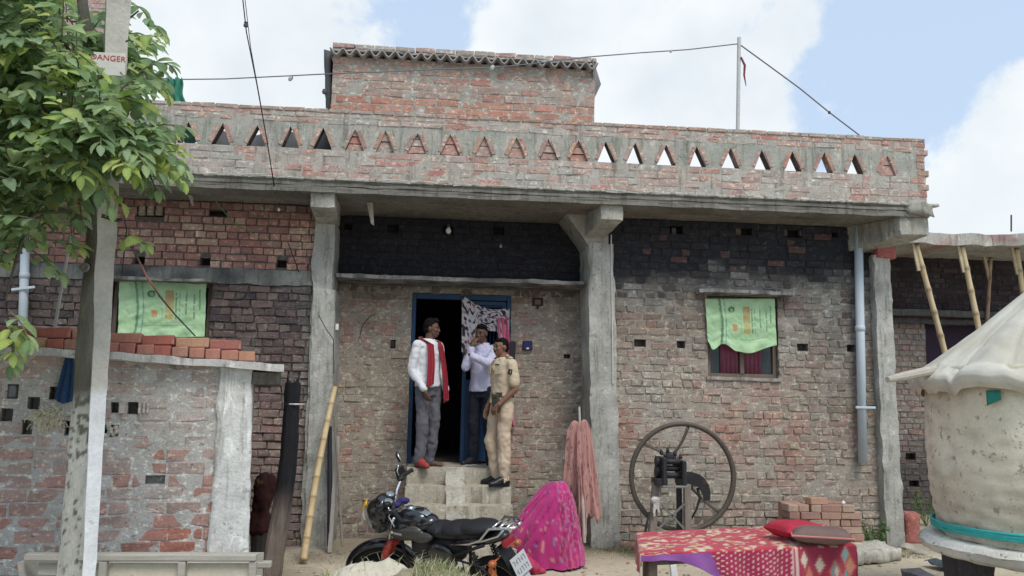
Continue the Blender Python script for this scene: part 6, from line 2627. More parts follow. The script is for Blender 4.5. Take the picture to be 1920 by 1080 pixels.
# ---- man in pale lilac shirt, hand to his mouth, behind the officer
Yf2 = 9.62
f2 = P(901, 873, Yf2)
LILAC = M('pale_lilac_shirt', (.52, .52, .68), rough=.9, var=.07, scale=5, bump=.25, bscale=60)
NAVY = M('navy_trousers', (.018, .02, .035), rough=.9, var=.15)
J2 = dict(pelvis=V(0, 0, .89), chest=V(0, -.01, 1.24), neck=V(0, -.02, 1.41), head=V(-.01, -.065, 1.505),
          hipL=V(.085, 0, .87), hipR=V(-.085, 0, .87), knL=V(.10, -.03, .47), knR=V(-.09, -.03, .47), anL=V(.11, .03, .095), anR=V(-.10, .0, .095),
          ftL=V(.3, -.95, 0).normalized(), ftR=V(-.45, -.89, 0).normalized(),
          shL=V(.185, .0, 1.32), shR=V(-.185, .0, 1.32), elL=V(.16, -.22, 1.15), elR=V(-.16, -.20, 1.11), wrL=V(-.07, -.24, 1.24), wrR=V(-.075, -.225, 1.345),
          hdL=V(-.6, .1, .3), hdR=V(.35, .2, 1), hnL=V(0, 1, .2), hnR=V(.3, 1, 0), curlL=.9, curlR=1.0, tall=.0, shod=True)


def cl2(o, J):
    trousers(o, J, NAVY, .96)
    shirt(o, J, LILAC, 1.9, .03)
    collar(o, J, LILAC)
    for s in 'LR':
        shoe(o, J, s, M('dark_shoe', (.02, .02, .025), rough=.4), sole=M('white_sole', (.5, .5, .5)))
    for z in (.10, .0, -.10, -.20, -.30):
        MB().ell(J['chest'] + V(0, -.127, z), (.006, .004, .006), None, 8, 5).build('button', WHITE, o)


person((f2.x, Yf2, zplat), R(-22), J2, SKIND, 'man in pale lilac shirt holding a hand to his mouth, behind the officer', rotq(-6, 10), cl2)

# ---- officer in khaki, right
Yf3 = 9.08
zst = zplat - rise
f3 = P(938, 903, Yf3)
KH = M('khaki_shirt_cloth', (.52, .43, .31), rough=.9, var=.07, scale=5, bump=.25, bscale=60)
KHT = M('khaki_trouser_cloth', (.55, .44, .33), rough=.9, var=.07, scale=5, bump=.25, bscale=60)
LEA = M('black_leather', (.015, .015, .017), rough=.35, var=.1, bump=.1)
BEL = M('dark_olive_belt', (.05, .048, .035), rough=.6)
J3 = dict(pelvis=V(0, 0, .88), chest=V(.015, -.01, 1.22), neck=V(.015, -.01, 1.385), head=V(.0, -.035, 1.49),
          hipL=V(.085, 0, .86), hipR=V(-.085, 0, .86), knL=V(.09, -.02, .47), knR=V(-.13, -.05, .47), anL=V(.075, .0, .095), anR=V(-.095, .02, .095),
          ftL=V(-.1, -.99, 0).normalized(), ftR=V(-.75, -.66, 0).normalized(),
          shL=V(.195, .0, 1.30), shR=V(-.165, .0, 1.30), elL=V(.25, .02, 1.03), elR=V(-.22, .05, 1.04), wrL=V(.15, -.14, .86), wrR=V(-.20, -.08, .83),
          hdL=V(-.75, -.35, -.55), hdR=V(0, -.2, -1), hnL=V(-.2, .9, -.4), hnR=V(1, 0, 0), curlL=.9, curlR=.7, tall=-.008, moustache=True, shod=True)


def cl3(o, J):
    trousers(o, J, KHT, 1.02, .02)
    shirt(o, J, KH, .72, -.03)
    collar(o, J, KH)
    pv, ch = J['pelvis'], J['chest']
    b = MB()
    n = 40
    vs_, fs_ = [], []
    for i in range(n):
        a = 2 * math.pi * i / n
        for (rr, z) in ((1.0, .068), (1.05, .068), (1.05, .118), (1.0, .118)):
            vs_.append(pv + V(.146 * rr * math.cos(a), .114 * rr * math.sin(a), z))
    for i in range(n):
        j = (i + 1) % n
        for k in range(4):
            k2 = (k + 1) % 4
            fs_.append((i * 4 + k, j * 4 + k, j * 4 + k2, i * 4 + k2))
    b.add(vs_, fs_)
    bo = b.build('belt', BEL, o)
    MB().box(pv + V(0, -.13, .093), (.05, .008, .045), None, .004).build('buckle', M('dull_brass', (.35, .28, .12), metal=.7, rough=.4), bo)
    hol = MB().box(pv + V(.085, -.135, -.01), (.085, .05, .17), Euler((0, R(-4), R(30))), .015)
    hol.box(pv + V(.085, -.14, .075), (.07, .055, .05), Euler((0, 0, R(30))), .012)
    hol.build('holster', BEL, o)
    # shirt pocket, shoulder flap and sleeve badge
    MB().box(ch + V(-.075, -.122, .02), (.085, .008, .09), Euler((R(-3), 0, R(-14))), .003).build('pocket', KH, o)
    MB().box(ch + V(.085, -.120, .02), (.085, .008, .09), Euler((R(-3), 0, R(14))), .003).build('pocket', KH, o)
    MB().box(ch + V(.075, -.126, .075), (.06, .006, .014), Euler((0, 0, R(14))), .002).build('name_bar', LEA, o)
    for s in 'LR':
        p = ch.lerp(J['sh' + s], .75) + V(0, 0, .108)
        MB().box(p, (.10, .042, .006), Euler((0, R(22 if s == 'L' else -22), 0)), .002).build('shoulder_flap', KH, o)
        MB().box(p + V(0, 0, .006), (.025, .03, .005), Euler((0, R(22 if s == 'L' else -22), 0)), .001).build('rank_mark', M('maroon_rag'), o)
        shoe(o, J, s, LEA, sole=M('black_sole', (.02, .02, .02), rough=.6))
    p = J['shL'].lerp(J['elL'], .30)
    bd = MB().box(p + V(.035, -.058, 0), (.045, .006, .055), Euler((0, R(8), R(35))), .002).build('sleeve_badge', LEA, o)
    for dx in (-.01, .008):
        MB().box(p + V(.035 + dx, -.062 + dx * .4, 0), (.006, .004, .034), Euler((0, R(8), R(35))), .001).build('badge_mark', KH, bd)
    MB().tube([p + V(0, 0, 0)] * 1 + [p + V(0, 0, -.001)], .001, 3)
    for z in (.08, .0, -.08, -.16):
        MB().ell(ch + V(0, -.125, z), (.006, .004, .006), None, 8, 5).build('button', BEL, o)


person((f3.x, Yf3, zst), R(-60), J3, SKIN, 'officer in khaki uniform with dark belt and holster, standing on the steps', rotq(4, 4), cl3)

# ================================================================ CURTAIN at the door, pink cloth
CURT = M('printed_curtain', vcol=True, rough=.9, var=.12, scale=14, sheen=.2, bump=.2)


def curtcol(u, v):
    c = (.55, .52, .52)
    n = nz(u * 13, v * 12, 3, 1)
    n2 = nz(u * 18 + 7, v * 16, 3, 1)
    if n > .12:
        c = (.03, .025, .05)
    elif n2 > .30:
        c = (.30, .08, .12)
    elif n < -.36:
        c = (.33, .30, .36)
    return c


A, B = P(866, 553, YD - .03), P(955, 578, YD - .03)


def curt(u, v):
    top = A.lerp(B, u)
    top.z += -.09 * math.sin(math.pi * u) * .9 + .0
    L_ = (.60 if u < .30 else (.26 + .22 * sstep(.45, .25, u) + .30 * sstep(.75, .95, u))) if True else 0
    L_ = .26 + .42 * sstep(.36, .26, u) + .5 * sstep(.72, .92, u)
    return (top.x + .03 * v * (1 - u) * .5, YD - .045 - .02 * abs(math.sin(u * 16 + v)) - .01 * nz(u * 3, v * 3, 1), top.z - L_ * v)


tag(MB().sheet(curt, 60, 50, .004, curtcol).build('door_curtain', CURT, smooth=True), 'black, white and maroon printed curtain hung over the top of the blue door leaf', 'curtain')
PINK = M('pink_drape_cloth', vcol=True, rough=.9, var=.12, scale=10, sheen=.3, bump=.25)
pa, pb2 = P(940, 596, YD - .06), P(958, 800, YD - .06)


def pk(u, v):
    w = .11 + .05 * math.sin(v * 5) * .5
    cx = pa.x + (pb2.x - pa.x) * v + .07
    return (cx - .06 + (u - .5) * w, YD - .07 - .018 * math.sin(u * 14 + v * 4), pa.z + (pb2.z - pa.z) * v)


tag(MB().sheet(pk, 20, 50, .004, lambda u, v: mixc3((.60, .13, .24), (.35, .05, .12), .8 if nz(u * 5, v * 16, 2) > .28 else .1)).build('pink_drape', PINK, smooth=True),
    'long bright pink cloth hanging down the door edge behind the officer', 'cloth')

# ================================================================ MAGENTA CLOTH over a heap, and the salmon cloth on a stick
mg0 = PZ(985, 1040, 0)
Ym = 8.45


def magcol(u, v, x, z):
    c = mixc3((.46, .03, .19), (.30, .018, .12), .5 + nz(u * 4, v * 4, 2))
    n = nz(x * 34 + 6 * u, z * 26, 4, 1)
    if x > P(1040, 1000, Ym).x and n > .10:
        c = mixc3(c, (.52, .12, .20) if n < .38 else (.20, .22, .33), .7)
    elif n > .44 and z < .45:
        c = (.46, .20, .17)
    elif n < -.50:
        c = (.17, .15, .28)
    return c


out_ = [(962, 1000), (968, 960), (985, 932), (1010, 912), (1035, 903), (1060, 903), (1078, 925), (1086, 960), (1090, 1000), (1092, 1035)]
cx_, zt2 = P(1045, 903, Ym).x, P(1045, 903, Ym).z
xl2, xr2 = P(940, 1035, Ym - .3).x, P(1095, 1035, Ym).x


def mag(u, v):
    a = u * 2 * math.pi
    r_ = v
    # crest pulled to the right, skirt spreading to the left and forward
    ex = (xr2 - cx_) if math.cos(a) > 0 else (cx_ - xl2)
    x = cx_ + ex * math.cos(a) * r_ ** 1.0
    y = Ym + .38 * math.sin(a) * r_
    k = math.cos(a)
    z = zt2 * (1 - r_ ** (3.0 - 1.1 * (1 - k) * .5)) * (1 + .10 * nz(math.cos(a) * 1.6, math.sin(a) * 1.6, 2) * r_) + .004
    f_ = (.05 * nz(math.cos(a + r_) * 3, math.sin(a + r_) * 3, r_) + .03 * nz(math.cos(a - r_ * .8) * 8, math.sin(a - r_ * .8) * 8, 3 + r_)) * r_ * 1.2
    x += f_ * math.cos(a)
    y += f_ * math.sin(a)
    z += .018 * nz(x * 7, y * 7, 1) * (1 - r_ * .6)
    cr_ = max(0, .16 - abs(nz(math.cos(a + 1.5 * r_) * 3.2, math.sin(a + 1.5 * r_) * 3.2, r_ * 1.6 + 4, 1))) / .16 * r_ * 1.3
    x -= .035 * cr_ * math.cos(a)
    y -= .045 * cr_ * math.sin(a)
    z -= .02 * cr_
    return Vector((x, y, max(.006 + .02 * abs(nz(x * 9, y * 9)), z)))


mb = MB()
nu, nv_ = 150, 60
vs, fs, cs = [], [], []
for i in range(nu):
    for j in range(nv_ + 1):
        p = mag(i / nu, max(.01, j / nv_))
        vs.append(p)
        cs.append(magcol(i / nu, j / nv_, p.x, p.z))
for i in range(nu):
    i2 = (i + 1) % nu
    for j in range(nv_):
        fs.append((i * (nv_ + 1) + j, i * (nv_ + 1) + j + 1, i2 * (nv_ + 1) + j + 1, i2 * (nv_ + 1) + j))
mb.add(vs, fs, cs)
tag(mb.build('magenta_cloth', PINK, smooth=True), 'bright magenta printed cloth heaped on the ground right of the steps', 'cloth')
q = P(985, 1035, Ym - .5)
mbm = MB()
for k in range(7):
    mbm.ell((q.x + random.uniform(-.08, .12), Ym - .5 + random.uniform(-.06, .06), .04 + .02 * k * .5), (random.uniform(.06, .11), .07, .045), Euler((random.random(), random.random(), random.random() * 3)), 10, 7)
tag(mesh_ob('crumpled_cloth', fuse(mbm, .012, 2, .03, 12), M('crimson_print', (.42, .045, .11), rough=.9, var=.3, scale=9, fleck=((.16, .01, .03), 14, .58, .9))),
    'small crumpled crimson cloth on the ground behind the number plate', 'cloth')
q = P(975, 945, Ym + .4)
mb = MB().sheet(lambda u, v: Vector((P(966, 950, Ym + .3).x + .42 * u, Ym + .28 + .03 * math.sin(u * 12), .38 + .10 * u - .30 * v + .02 * math.sin(v * 9))), 16, 14, .004, lambda u, v: magcol(u, v, u, v))
tag(mb.build('magenta_fold', PINK, smooth=True), 'dark pink fold of cloth behind the magenta heap, against the wall', 'cloth')
stt, stb = P(1086, 763, 9.15), P(1096, 1018, 8.75)
tag(MB().tube([stb, stt], [.018, .013], 8).build('cloth_stick', M('pale_stick')), 'pale upright stick holding the salmon cloth near the middle pillar', 'stick')


def salcol(u, v):
    n = nz(u * 12, v * 18, 8)
    c = mixc3((.50, .27, .24), (.41, .205, .185), .5 + nz(u * 5, v * 2, 3))
    return (.12, .05, .06) if n > .40 else c


def sal(x0t, x1t, yt, x0b, x1b, yb, Y, seed):
    a, b, c, d = P(x0t, yt, Y), P(x1t, yt, Y), P(x0b, yb, Y), P(x1b, yb, Y)

    def f(u, v):
        p = a.lerp(b, u).lerp(c.lerp(d, u), v)
        e = .06 * nz(u * 4.2 + seed, v * .9, seed) * (.35 + .65 * v) + .03 * nz(u * 2, v * 2.2, seed + 4) + .022 * abs(nz(u * 6 + v, v * 3, seed))
        hem = (.11 * nz(u * 3, seed, 1) + .05 * nz(u * 9, seed, 2)) * v
        return (p.x, Y - .03 + e - .05 * (1 - v), p.z + hem - .13 * (2 * abs(u - .5)) ** 2 * (1 - v) ** 3)
    return f


mb = MB()
mb.sheet(sal(1080, 1106, 786, 1080, 1127, 970, 8.98, 1), 34, 40, .004, salcol)
o = mb.build('salmon_cloth', PINK, smooth=True)
tag(o, 'faded salmon cloth draped on the upright stick, right half reaching lower', 'cloth')
mb = MB().sheet(sal(1061, 1090, 788, 1054, 1084, 925, 9.02, 4), 24, 30, .004, salcol)
mb.build('left_fall', PINK, o, True)
mb = MB().sheet(sal(1082, 1092, 860, 1084, 1100, 1002, 8.92, 7), 18, 30, .004, salcol)
mb.build('front_fall', PINK, o, True)

# ================================================================ CHAFF CUTTER
YM = 8.75
ctr_ = P(1280, 894, YM)
IRON = M('rusty_black_iron', (.035, .035, .04), rough=.55, var=.4, scale=14, metal=.3, bump=.3, fleck=((.10, .06, .04), 8, .6, .6))
RIM = M('worn_brown_iron', (.10, .085, .07), rough=.6, var=.25, scale=12, metal=.25, bump=.2)
cc = thing('chaff_cutter', 'old iron chaff cutter with a large spoked flywheel before the right brick wall', 'chaff cutter', (ctr_.x, YM, 0))
rw = (P(1380, 894, YM).x - P(1181, 894, YM).x) / 2
mb = MB()
pr = [(rw - .044, -.022), (rw, -.026), (rw + .004, 0), (rw, .026), (rw - .044, .022), (rw - .048, 0), (rw - .044, -.022)]
vs, fs = [], []
ns = 72
for i in range(ns):
    a = 2 * math.pi * i / ns
    for (r_, h_) in pr[:-1]:
        vs.append((r_ * math.cos(a), h_, ctr_.z + r_ * math.sin(a)))
for i in range(ns):
    j = (i + 1) % ns
    for k in range(6):
        k2 = (k + 1) % 6
        fs.append((i * 6 + k, j * 6 + k, j * 6 + k2, i * 6 + k2))
mb.add(vs, fs)
wheel = mb.build('flywheel', RIM, cc, True)
lc = lambda px, py, Y=YM: P(px, py, Y) - Vector((ctr_.x, YM, 0))
hub = lc(1256, 858)
# curved S spokes from the hub
for tgt, bend in (((1290, 800), .05), ((1206, 832), .02), ((1350, 962), .09)):
    e = lc(*tgt)
    m_ = (hub + e) / 2 + Vector((e.z - hub.z, 0, hub.x - e.x)).normalized() * bend
    pts = []
    for t in np.linspace(0, 1, 10):
        pts.append(hub * (1 - t) ** 2 + m_ * 2 * t * (1 - t) + e * t * t)
    MB().tube(pts, [.02 + .006 * abs(t - .5) for t in np.linspace(0, 1, 10)], 8, flat=.5).build('spoke', RIM, wheel, True)
MB().lathe([(.05, -.05), (.06, -.04), (.06, .05), (.045, .06)], 18, 'y', hub).build('hub', IRON, wheel, True)
# knife blade: broad crescent right of the head
bl = [(1284, 884), (1298, 885), (1312, 890), (1322, 898), (1329, 910), (1332, 924), (1331, 938), (1321, 939), (1317, 926), (1310, 914), (1300, 910), (1296, 920), (1290, 916), (1284, 906)]
qs = [lc(x, y, YM - .12) for x, y in bl]
MB().prism([(q_.x, q_.z) for q_ in qs], -.13, -.11).build('blade', IRON, cc)
mb = MB().tube([lc(1308, 915, YM - .1), lc(1312, 935, YM - .1), lc(1306, 955, YM - .1), lc(1296, 974, YM - .1)], [.016, .014, .012, .01], 8)
mb.build('curved_arm', IRON, cc, True)
# feed head with gears and rollers
h0, h1 = lc(1236, 862, YM - .2), lc(1278, 906, YM - .2)
MB().bx(h0.x, h0.x + .045, -.34, -.05, h1.z - .02, h0.z + .03, .01).build('side_plate', IRON, cc)
MB().bx(h1.x - .03, h1.x + .015, -.34, -.05, h1.z - .02, h0.z + .0, .01).build('side_plate', IRON, cc)
for k, z in enumerate((h0.z - .015, h0.z - .085, h0.z - .155)):
    MB().lathe([(.026, h0.x + .04), (.032, h0.x + .045), (.032, h1.x - .03), (.026, h1.x - .025)], 14, 'x', (0, -.24 + .03 * (k % 2), z)).build('roller', IRON, cc, True)
MB().bx(h0.x - .01, h1.x + .02, -.36, -.30, h1.z - .035, h1.z - .012, .004).build('front_bar', M('grey_iron', (.22, .22, .21), rough=.5, metal=.4), cc)
mb = MB()
nt2 = 16
for (gx_, gz_, gr) in ((h0.x - .02, h0.z - .02, .05), (h0.x - .02, h0.z - .12, .055)):
    mb = MB()
    mb.lathe([(gr, -.02), (gr, .01)], 20, 'x', (gx_, -.2, gz_))
    for k in range(nt2):
        a = 2 * math.pi * k / nt2
        mb.box((gx_ - .005, -.2 + math.cos(a) * gr, gz_ + math.sin(a) * gr), (.028, .013, .013), Euler((a, 0, 0)))
    mb.build('gear', IRON, cc)
for (x, y) in ((1240, 850), (1252, 846), (1266, 852), (1276, 858)):
    q = lc(x, y, YM - .15)
    MB().lathe([(.016, -.015), (.02, 0), (.014, .03), (.006, .04)], 8, c=q).build('cap_bolt', IRON, cc, True)
MB().tube([lc(1270, 858, YM - .15), lc(1283, 852, YM - .15)], .011, 6).build('lever', M('rust_red_iron', (.16, .06, .045)), cc)
MB().tube([lc(1243, 870, YM - .3), lc(1243, 912, YM - .3)], .012, 6).build('spring', IRON, cc)
# stand: two wooden legs, iron leg, cross braces
LEGW = M('grey_leg_wood', (.23, .20, .175), rough=.85, var=.3, stretch=(4, 4, .6))
l1t, l1b = lc(1230, 905, YM - .2), lc(1222, 1015, YM - .2)
MB().box((l1t + l1b) / 2, (.075, .06, (l1t - l1b).length), Euler((0, math.atan2(l1t.x - l1b.x, l1t.z - l1b.z), 0)), .006).build('leg', LEGW, cc)
l2t, l2b = lc(1288, 908, YM - .2), lc(1290, 1015, YM - .2)
MB().box((l2t + l2b) / 2, (.07, .06, (l2t - l2b).length), Euler((0, math.atan2(l2t.x - l2b.x, l2t.z - l2b.z), 0)), .006).build('leg', LEGW, cc)
l3t, l3b = lc(1272, 905, YM - .12), lc(1275, 1000, YM - .12)
MB().box((l3t + l3b) / 2, (.05, .05, (l3t - l3b).length), None, .004).build('iron_leg', IRON, cc)
for (a_, b_) in (((1240, 945), (1283, 992)), ((1283, 945), (1230, 996))):
    MB().box((lc(*a_, YM - .25) + lc(*b_, YM - .25)) / 2, (.022, .012, (lc(*a_, YM - .25) - lc(*b_, YM - .25)).length),
             Euler((0, math.atan2(lc(*a_).x - lc(*b_).x, lc(*a_).z - lc(*b_).z), 0)), .002).build('cross_brace', M('grey_iron'), cc)
MB().bx(l1t.x - .03, l1t.x + .09, -.32, -.12, l1t.z - .02, l1t.z + .05, .006).build('bracket', IRON, cc)
MB().tube([lc(1218, 960, YM - .26), lc(1212, 985, YM - .28), lc(1208, 1010, YM - .28)], .012, 6).build('pedal_rod', IRON, cc)
b = MB()
q = lc(1229, 942, YM - .26)
b.ell(q + Vector((0, 0, .02)), (.045, .03, .04))
b.cap(q + Vector((-.01, 0, 0)), .02, q + Vector((-.015, 0, -.13)), .012)
b.cap(q + Vector((.02, 0, 0)), .018, q + Vector((.03, 0, -.10)), .01)
b.cap(q + Vector((.03, 0, .03)), .012, q + Vector((.07, 0, .05)), .008)
o = mesh_ob('tied_rag', fuse(b, .008, 2, .01, 20), M('white_rag', (.55, .53, .50), rough=.95))
o.location = (ctr_.x, YM, 0)
tag(o, 'white rag tied to the left leg of the chaff cutter', 'rag')
# straw and clods below the machine
q = PZ(1185, 1012, 0)
tag(grass('straw_litter', 700, lambda: (q.x + random.gauss(.1, .2), q.y + random.gauss(0, .1), .01 + random.random() * .08), .03, .10, [(.34, .28, .19), (.25, .17, .13), (.42, .35, .25)], 2.4), 'heap of brownish straw left of the chaff cutter foot', 'straw')

# ================================================================ BED with printed sheet and cushions
bz_ = .50
n0, n1 = PZ(1203, 1040, bz_), PZ(1601, 1022, bz_)
f0, f1_ = PZ(1196, 1000, bz_), PZ(1545, 984, bz_)
print('bed', n0, n1, f0, f1_)
bed = thing('bed', 'low wooden bed covered by a red printed sheet, right foreground', 'bed', (n0.x, n0.y, 0))
BW_ = M('dark_bed_wood', (.11, .085, .07), rough=.7, var=.3, stretch=(4, 4, .8))
o0 = Vector((n0.x, n0.y, 0))
ctrb = (n0 + n1 + f0 + f1_) / 4
lerpb = lambda u, v: n0.lerp(n1, u).lerp(f0.lerp(f1_, u), v)
for (u, v) in ((.045, .07), (.97, .07), (.045, .93), (.97, .93)):
    p = lerpb(u, v) - o0
    MB().box((p.x, p.y, .235), (.07, .07, .47), None, .006).build('leg', BW_, bed)
for (a_, b_) in (((.04, .05), (.98, .05)), ((.04, .95), (.98, .95)), ((.04, .05), (.04, .95)), ((.98, .05), (.98, .95))):
    p, q = lerpb(*a_) - o0, lerpb(*b_) - o0
    d_ = q - p
    MB().box(((p.x + q.x) / 2, (p.y + q.y) / 2, bz_ - .055), (d_.length, .045, .06), Euler((0, 0, math.atan2(d_.y, d_.x))), .004).build('rail', BW_, bed)
vs = [lerpb(u, v) - o0 + Vector((0, 0, -.022 + w)) for w in (0, .012) for (u, v) in ((.03, .04), (.98, .04), (.98, .96), (.03, .96))]
MB().add(vs, [(0, 1, 2, 3), (4, 5, 6, 7), (0, 1, 5, 4), (1, 2, 6, 5), (2, 3, 7, 6), (3, 0, 4, 7)]).build('bed_board', BW_, bed)
p = lerpb(.1, .05) - o0
MB().box((p.x + .08, p.y - .03, .22), (.05, .03, .40), Euler((0, R(-7), 0)), .004).build('loose_slat', M('white_paint'), bed)
SHEET = M('printed_bed_sheet', vcol=True, rough=.85, var=.08, scale=12, bump=.25, bscale=90, sheen=.2)
Ln, Dn = (n1 - n0).length, (f0 - n0).length


def bedcol(x, y, drop):
    "x,y in metres on the sheet from the near-left corner"
    u = x / Ln
    if drop > .012 and y <= 0:
        if u < .30 + drop * .25:
            return mixc3((.27, .10, .36), (.20, .06, .26), .5 + nz(x * 6, drop * 9))
        if u < .69:
            if u > .68:
                return (.55, .38, .36)
            gx_, gz_ = (x * 26) % 1 - .5, (drop * 26 + .5 * (int(x * 26) % 2)) % 1 - .5
            if gx_ * gx_ + gz_ * gz_ < .05:
                return (.60, .42, .38)
            return (.30, .02, .07)
    if u > .69 or x > Ln:
        if abs(u - .70) < .006:
            return (.58, .40, .38)
        if drop > .012:
            c = (.30, .03, .07)
            for k, (a_, b_, s_, cl) in enumerate(((.74, .10, 1, (.50, .50, .44)), (.765, .22, 1, (.45, .16, .10)), (.82, .15, 1.1, (.52, .50, .42)), (.80, .30, 1, (.50, .50, .44)), (.89, .20, 1.4, (.12, .30, .33)),
                                                   (.895, .20, .8, (.48, .45, .40)), (.95, .08, 1.1, (.20, .34, .36)), (.955, .26, 1.2, (.12, .28, .32)), (.925, .28, 1.0, (.45, .14, .09)), (.975, .17, 1.2, (.50, .24, .16)))):
                dd_ = abs(u - a_) * 42 / s_ + abs(drop - b_) * 13 / s_
                if dd_ < 1:
                    c = cl if dd_ < .75 else (.45, .13, .09)
            return c
    c = mixc3((.46, .035, .06), (.38, .03, .05), .5 + nz(x * 3, y * 3))
    n = nz(x * 5.2, y * 7, 6, 1)
    n2 = nz(x * 17, y * 22, 2, 1)
    if n > .02 and n2 > .08:
        return (.55, .46, .34)
    if n > .10 and n2 > -.1:
        return (.50, .22, .10)
    if n2 > .45:
        return (.52, .40, .25)
    return c


mb = MB()
ux = (n1 - n0).normalized()
nu, nv_ = 190, 120
drop_n, drop_l, drop_r = .36, .14, .34
vs, fs, cs = [], [], []
for i in range(nu + 1):
    for j in range(nv_ + 1):
        u = (i / nu) * (1 + .10 + .22) - .10     # beyond 0..1 hangs over the ends
        v = (j / nv_) * 1.42 - .40
        uu, vv = max(0, min(1, u)), max(0, min(1, v))
        p = lerpb(uu, vv)
        ex = 0
        dn = 0
        if v < 0:
            lim = .055 + .34 * sstep(.10, .62, uu)
            dn = (-v / .40) * lim
            p.z -= dn
            p.y -= .012 + .022 * math.sin(uu * 38 + v * 3) * min(1, dn * 6) + .01
        de = 0
        if u < 0:
            de = (-u / .10) * drop_l * (1 + .5 * nz(vv * 4, 2))
            p.z -= de
            p.x -= .015 + .02 * math.sin(vv * 17) * min(1, de * 8)
        if u > 1:
            de = ((u - 1) / .22) * drop_r
            p.z -= de
            p.x += .012 + .02 * math.sin(vv * 14) * min(1, de * 6)
        p.z += .010 + .012 * nz(uu * 6, vv * 4, 2) * (1 if v > 0 else .4) + .006 * nz(uu * 18, vv * 9, 4)
        vs.append(p - o0)
        cs.append(bedcol(uu * Ln, v if v < 0 else vv * Dn, max(dn, de if u > 1 else 0)))
for i in range(nu):
    for j in range(nv_):
        fs.append((i * (nv_ + 1) + j, (i + 1) * (nv_ + 1) + j, (i + 1) * (nv_ + 1) + j + 1, i * (nv_ + 1) + j + 1))
mb.add(vs, fs, cs)
o = mb.build('bed_sheet', SHEET, smooth=True)
sm_ = o.modifiers.new('thick', 'SOLIDIFY')
sm_.thickness = .004
o.location = o0
tag(o, 'red and maroon printed bed sheet with a purple corner and polka-dot border', 'bed sheet')


def cushion(c, sx, sy, h, rz, mat, lab, name, trim=None):
    t = thing(name, lab, 'pillow', c, rz)
    nu_, nv2 = 36, 28
    vs, fs = [], []
    for side in (1, -1):
        for i in range(nu_ + 1):
            for j in range(nv2 + 1):
                u, v = i / nu_ * 2 - 1, j / nv2 * 2 - 1
                e = (max(0, 1 - u ** 4) * max(0, 1 - v ** 4)) ** .55
                px_, py_ = u * sx / 2 * (1 - .07 * (1 - abs(u)) * v * v), v * sy / 2 * (1 - .10 * (1 - u * u) * 0)
                px_ *= 1 - .05 * (1 - v * v) * abs(u)
                z = h / 2 + side * h / 2 * e * (1 + .18 * nz(u * 2, v * 2, side)) + .006 * nz(u * 6, v * 6)
                vs.append((px_, py_, max(.001, z)))
    q_ = (nu_ + 1) * (nv2 + 1)
    for s_ in (0, 1):
        for i in range(nu_):
            for j in range(nv2):
                a_ = s_ * q_ + i * (nv2 + 1) + j
                f = (a_, a_ + nv2 + 1, a_ + nv2 + 2, a_ + 1)
                fs.append(f if s_ == 0 else tuple(reversed(f)))
    MB().add(vs, fs).build('cushion', mat, t, True)
    if trim:
        pts_ = []
        for t_ in np.linspace(0, 1, 41):
            a_ = t_ * 4
            k = int(a_) % 4
            f_ = a_ - int(a_)
            u, v = ((-1 + 2 * f_, -1), (1, -1 + 2 * f_), (1 - 2 * f_, 1), (-1, 1 - 2 * f_))[k]
            pts_.append((u * sx / 2 * (1 - .05 * (1 - v * v)), v * sy / 2, h / 2 + .003))
        MB().tube(pts_, .009, 6, False).build('trim', trim, t, True)
    return t


c1 = PZ(1492, 1000, bz_ + .06)
c2 = PZ(1532, 1018, bz_ + .03)
cushion((c1.x, c1.y, bz_ + .03), .40, .34, .13, R(14), M('crimson_cushion_cloth', (.42, .03, .06), rough=.85, var=.15), 'red cushion on the far side of the bed', 'red_cushion')
cushion((c2.x + .04, c2.y + .02, bz_ + .03), .46, .34, .12, R(-20), M('taupe_cushion_cloth', (.17, .115, .105), rough=.85, var=.15), 'brown-grey cushion with pink edging on the near side of the bed', 'brown_cushion',
        M('pink_trim', (.50, .20, .18)))

# ================================================================ MOTORCYCLE
PSI, LEAN, STEER = R(40), R(19), R(34)
S_ = PZ(850, 977, .70)
fwd, lft = Vector((-math.cos(PSI), math.sin(PSI), 0)), Vector((-math.sin(PSI), -math.cos(PSI), 0))
O_ = S_ + fwd * .24 - lft * (.80 * math.sin(LEAN))
print('bike', O_)
bike = thing('motorcycle', 'black commuter motorcycle leaning on its stand in front of the steps', 'motorcycle', (O_.x, O_.y, -.03))
bike.scale = (.89, .89, .89)
bike.rotation_euler = (Matrix.Rotation(math.pi - PSI, 3, 'Z') @ Matrix.Rotation(-LEAN, 3, 'X')).to_euler()
BLK = M('black_gloss_paint', (.010, .011, .014), rough=.22, var=.1, bump=0, coat=.6, spec=.5)
GRYP = M('graphite_panel', (.055, .055, .052), rough=.32, var=.1, bump=0, coat=.4)
TYR = M('tyre_rubber', (.018, .018, .018), rough=.85, var=.2, bump=.3)
CHR = M('chrome', (.62, .63, .65), rough=.18, metal=1.0, var=.05, bump=0)
ALU = M('dull_aluminium', (.32, .33, .34), rough=.4, metal=.8, var=.2, bump=.2)
VIN = M('black_vinyl_seat', (.020, .021, .024), rough=.42, var=.2, scale=12, bump=.3, bscale=160)
BPL = M('black_plastic_trim', (.018, .018, .020), rough=.5, var=.1, bump=.1)
ORG = M('orange_lens', (.38, .10, .03), rough=.25, bump=0, var=.1, coat=.3)
REDL = M('red_lens', (.30, .015, .03), rough=.2, bump=0, var=.1, coat=.4)
PLT = M('number_plate_enamel', (.42, .44, .46), rough=.4, var=.05, bump=0)
hd_ = Vector((.36, 0, .84))
ax_ = Vector((-.44, 0, .90)).normalized()
MST = Matrix.Translation(hd_) @ Matrix.Rotation(STEER, 4, ax_) @ Matrix.Translation(-hd_)


def xf(mb, mtx=MST):
    mb.v = [tuple(mtx @ Vector(v)) for v in mb.v]
    return mb


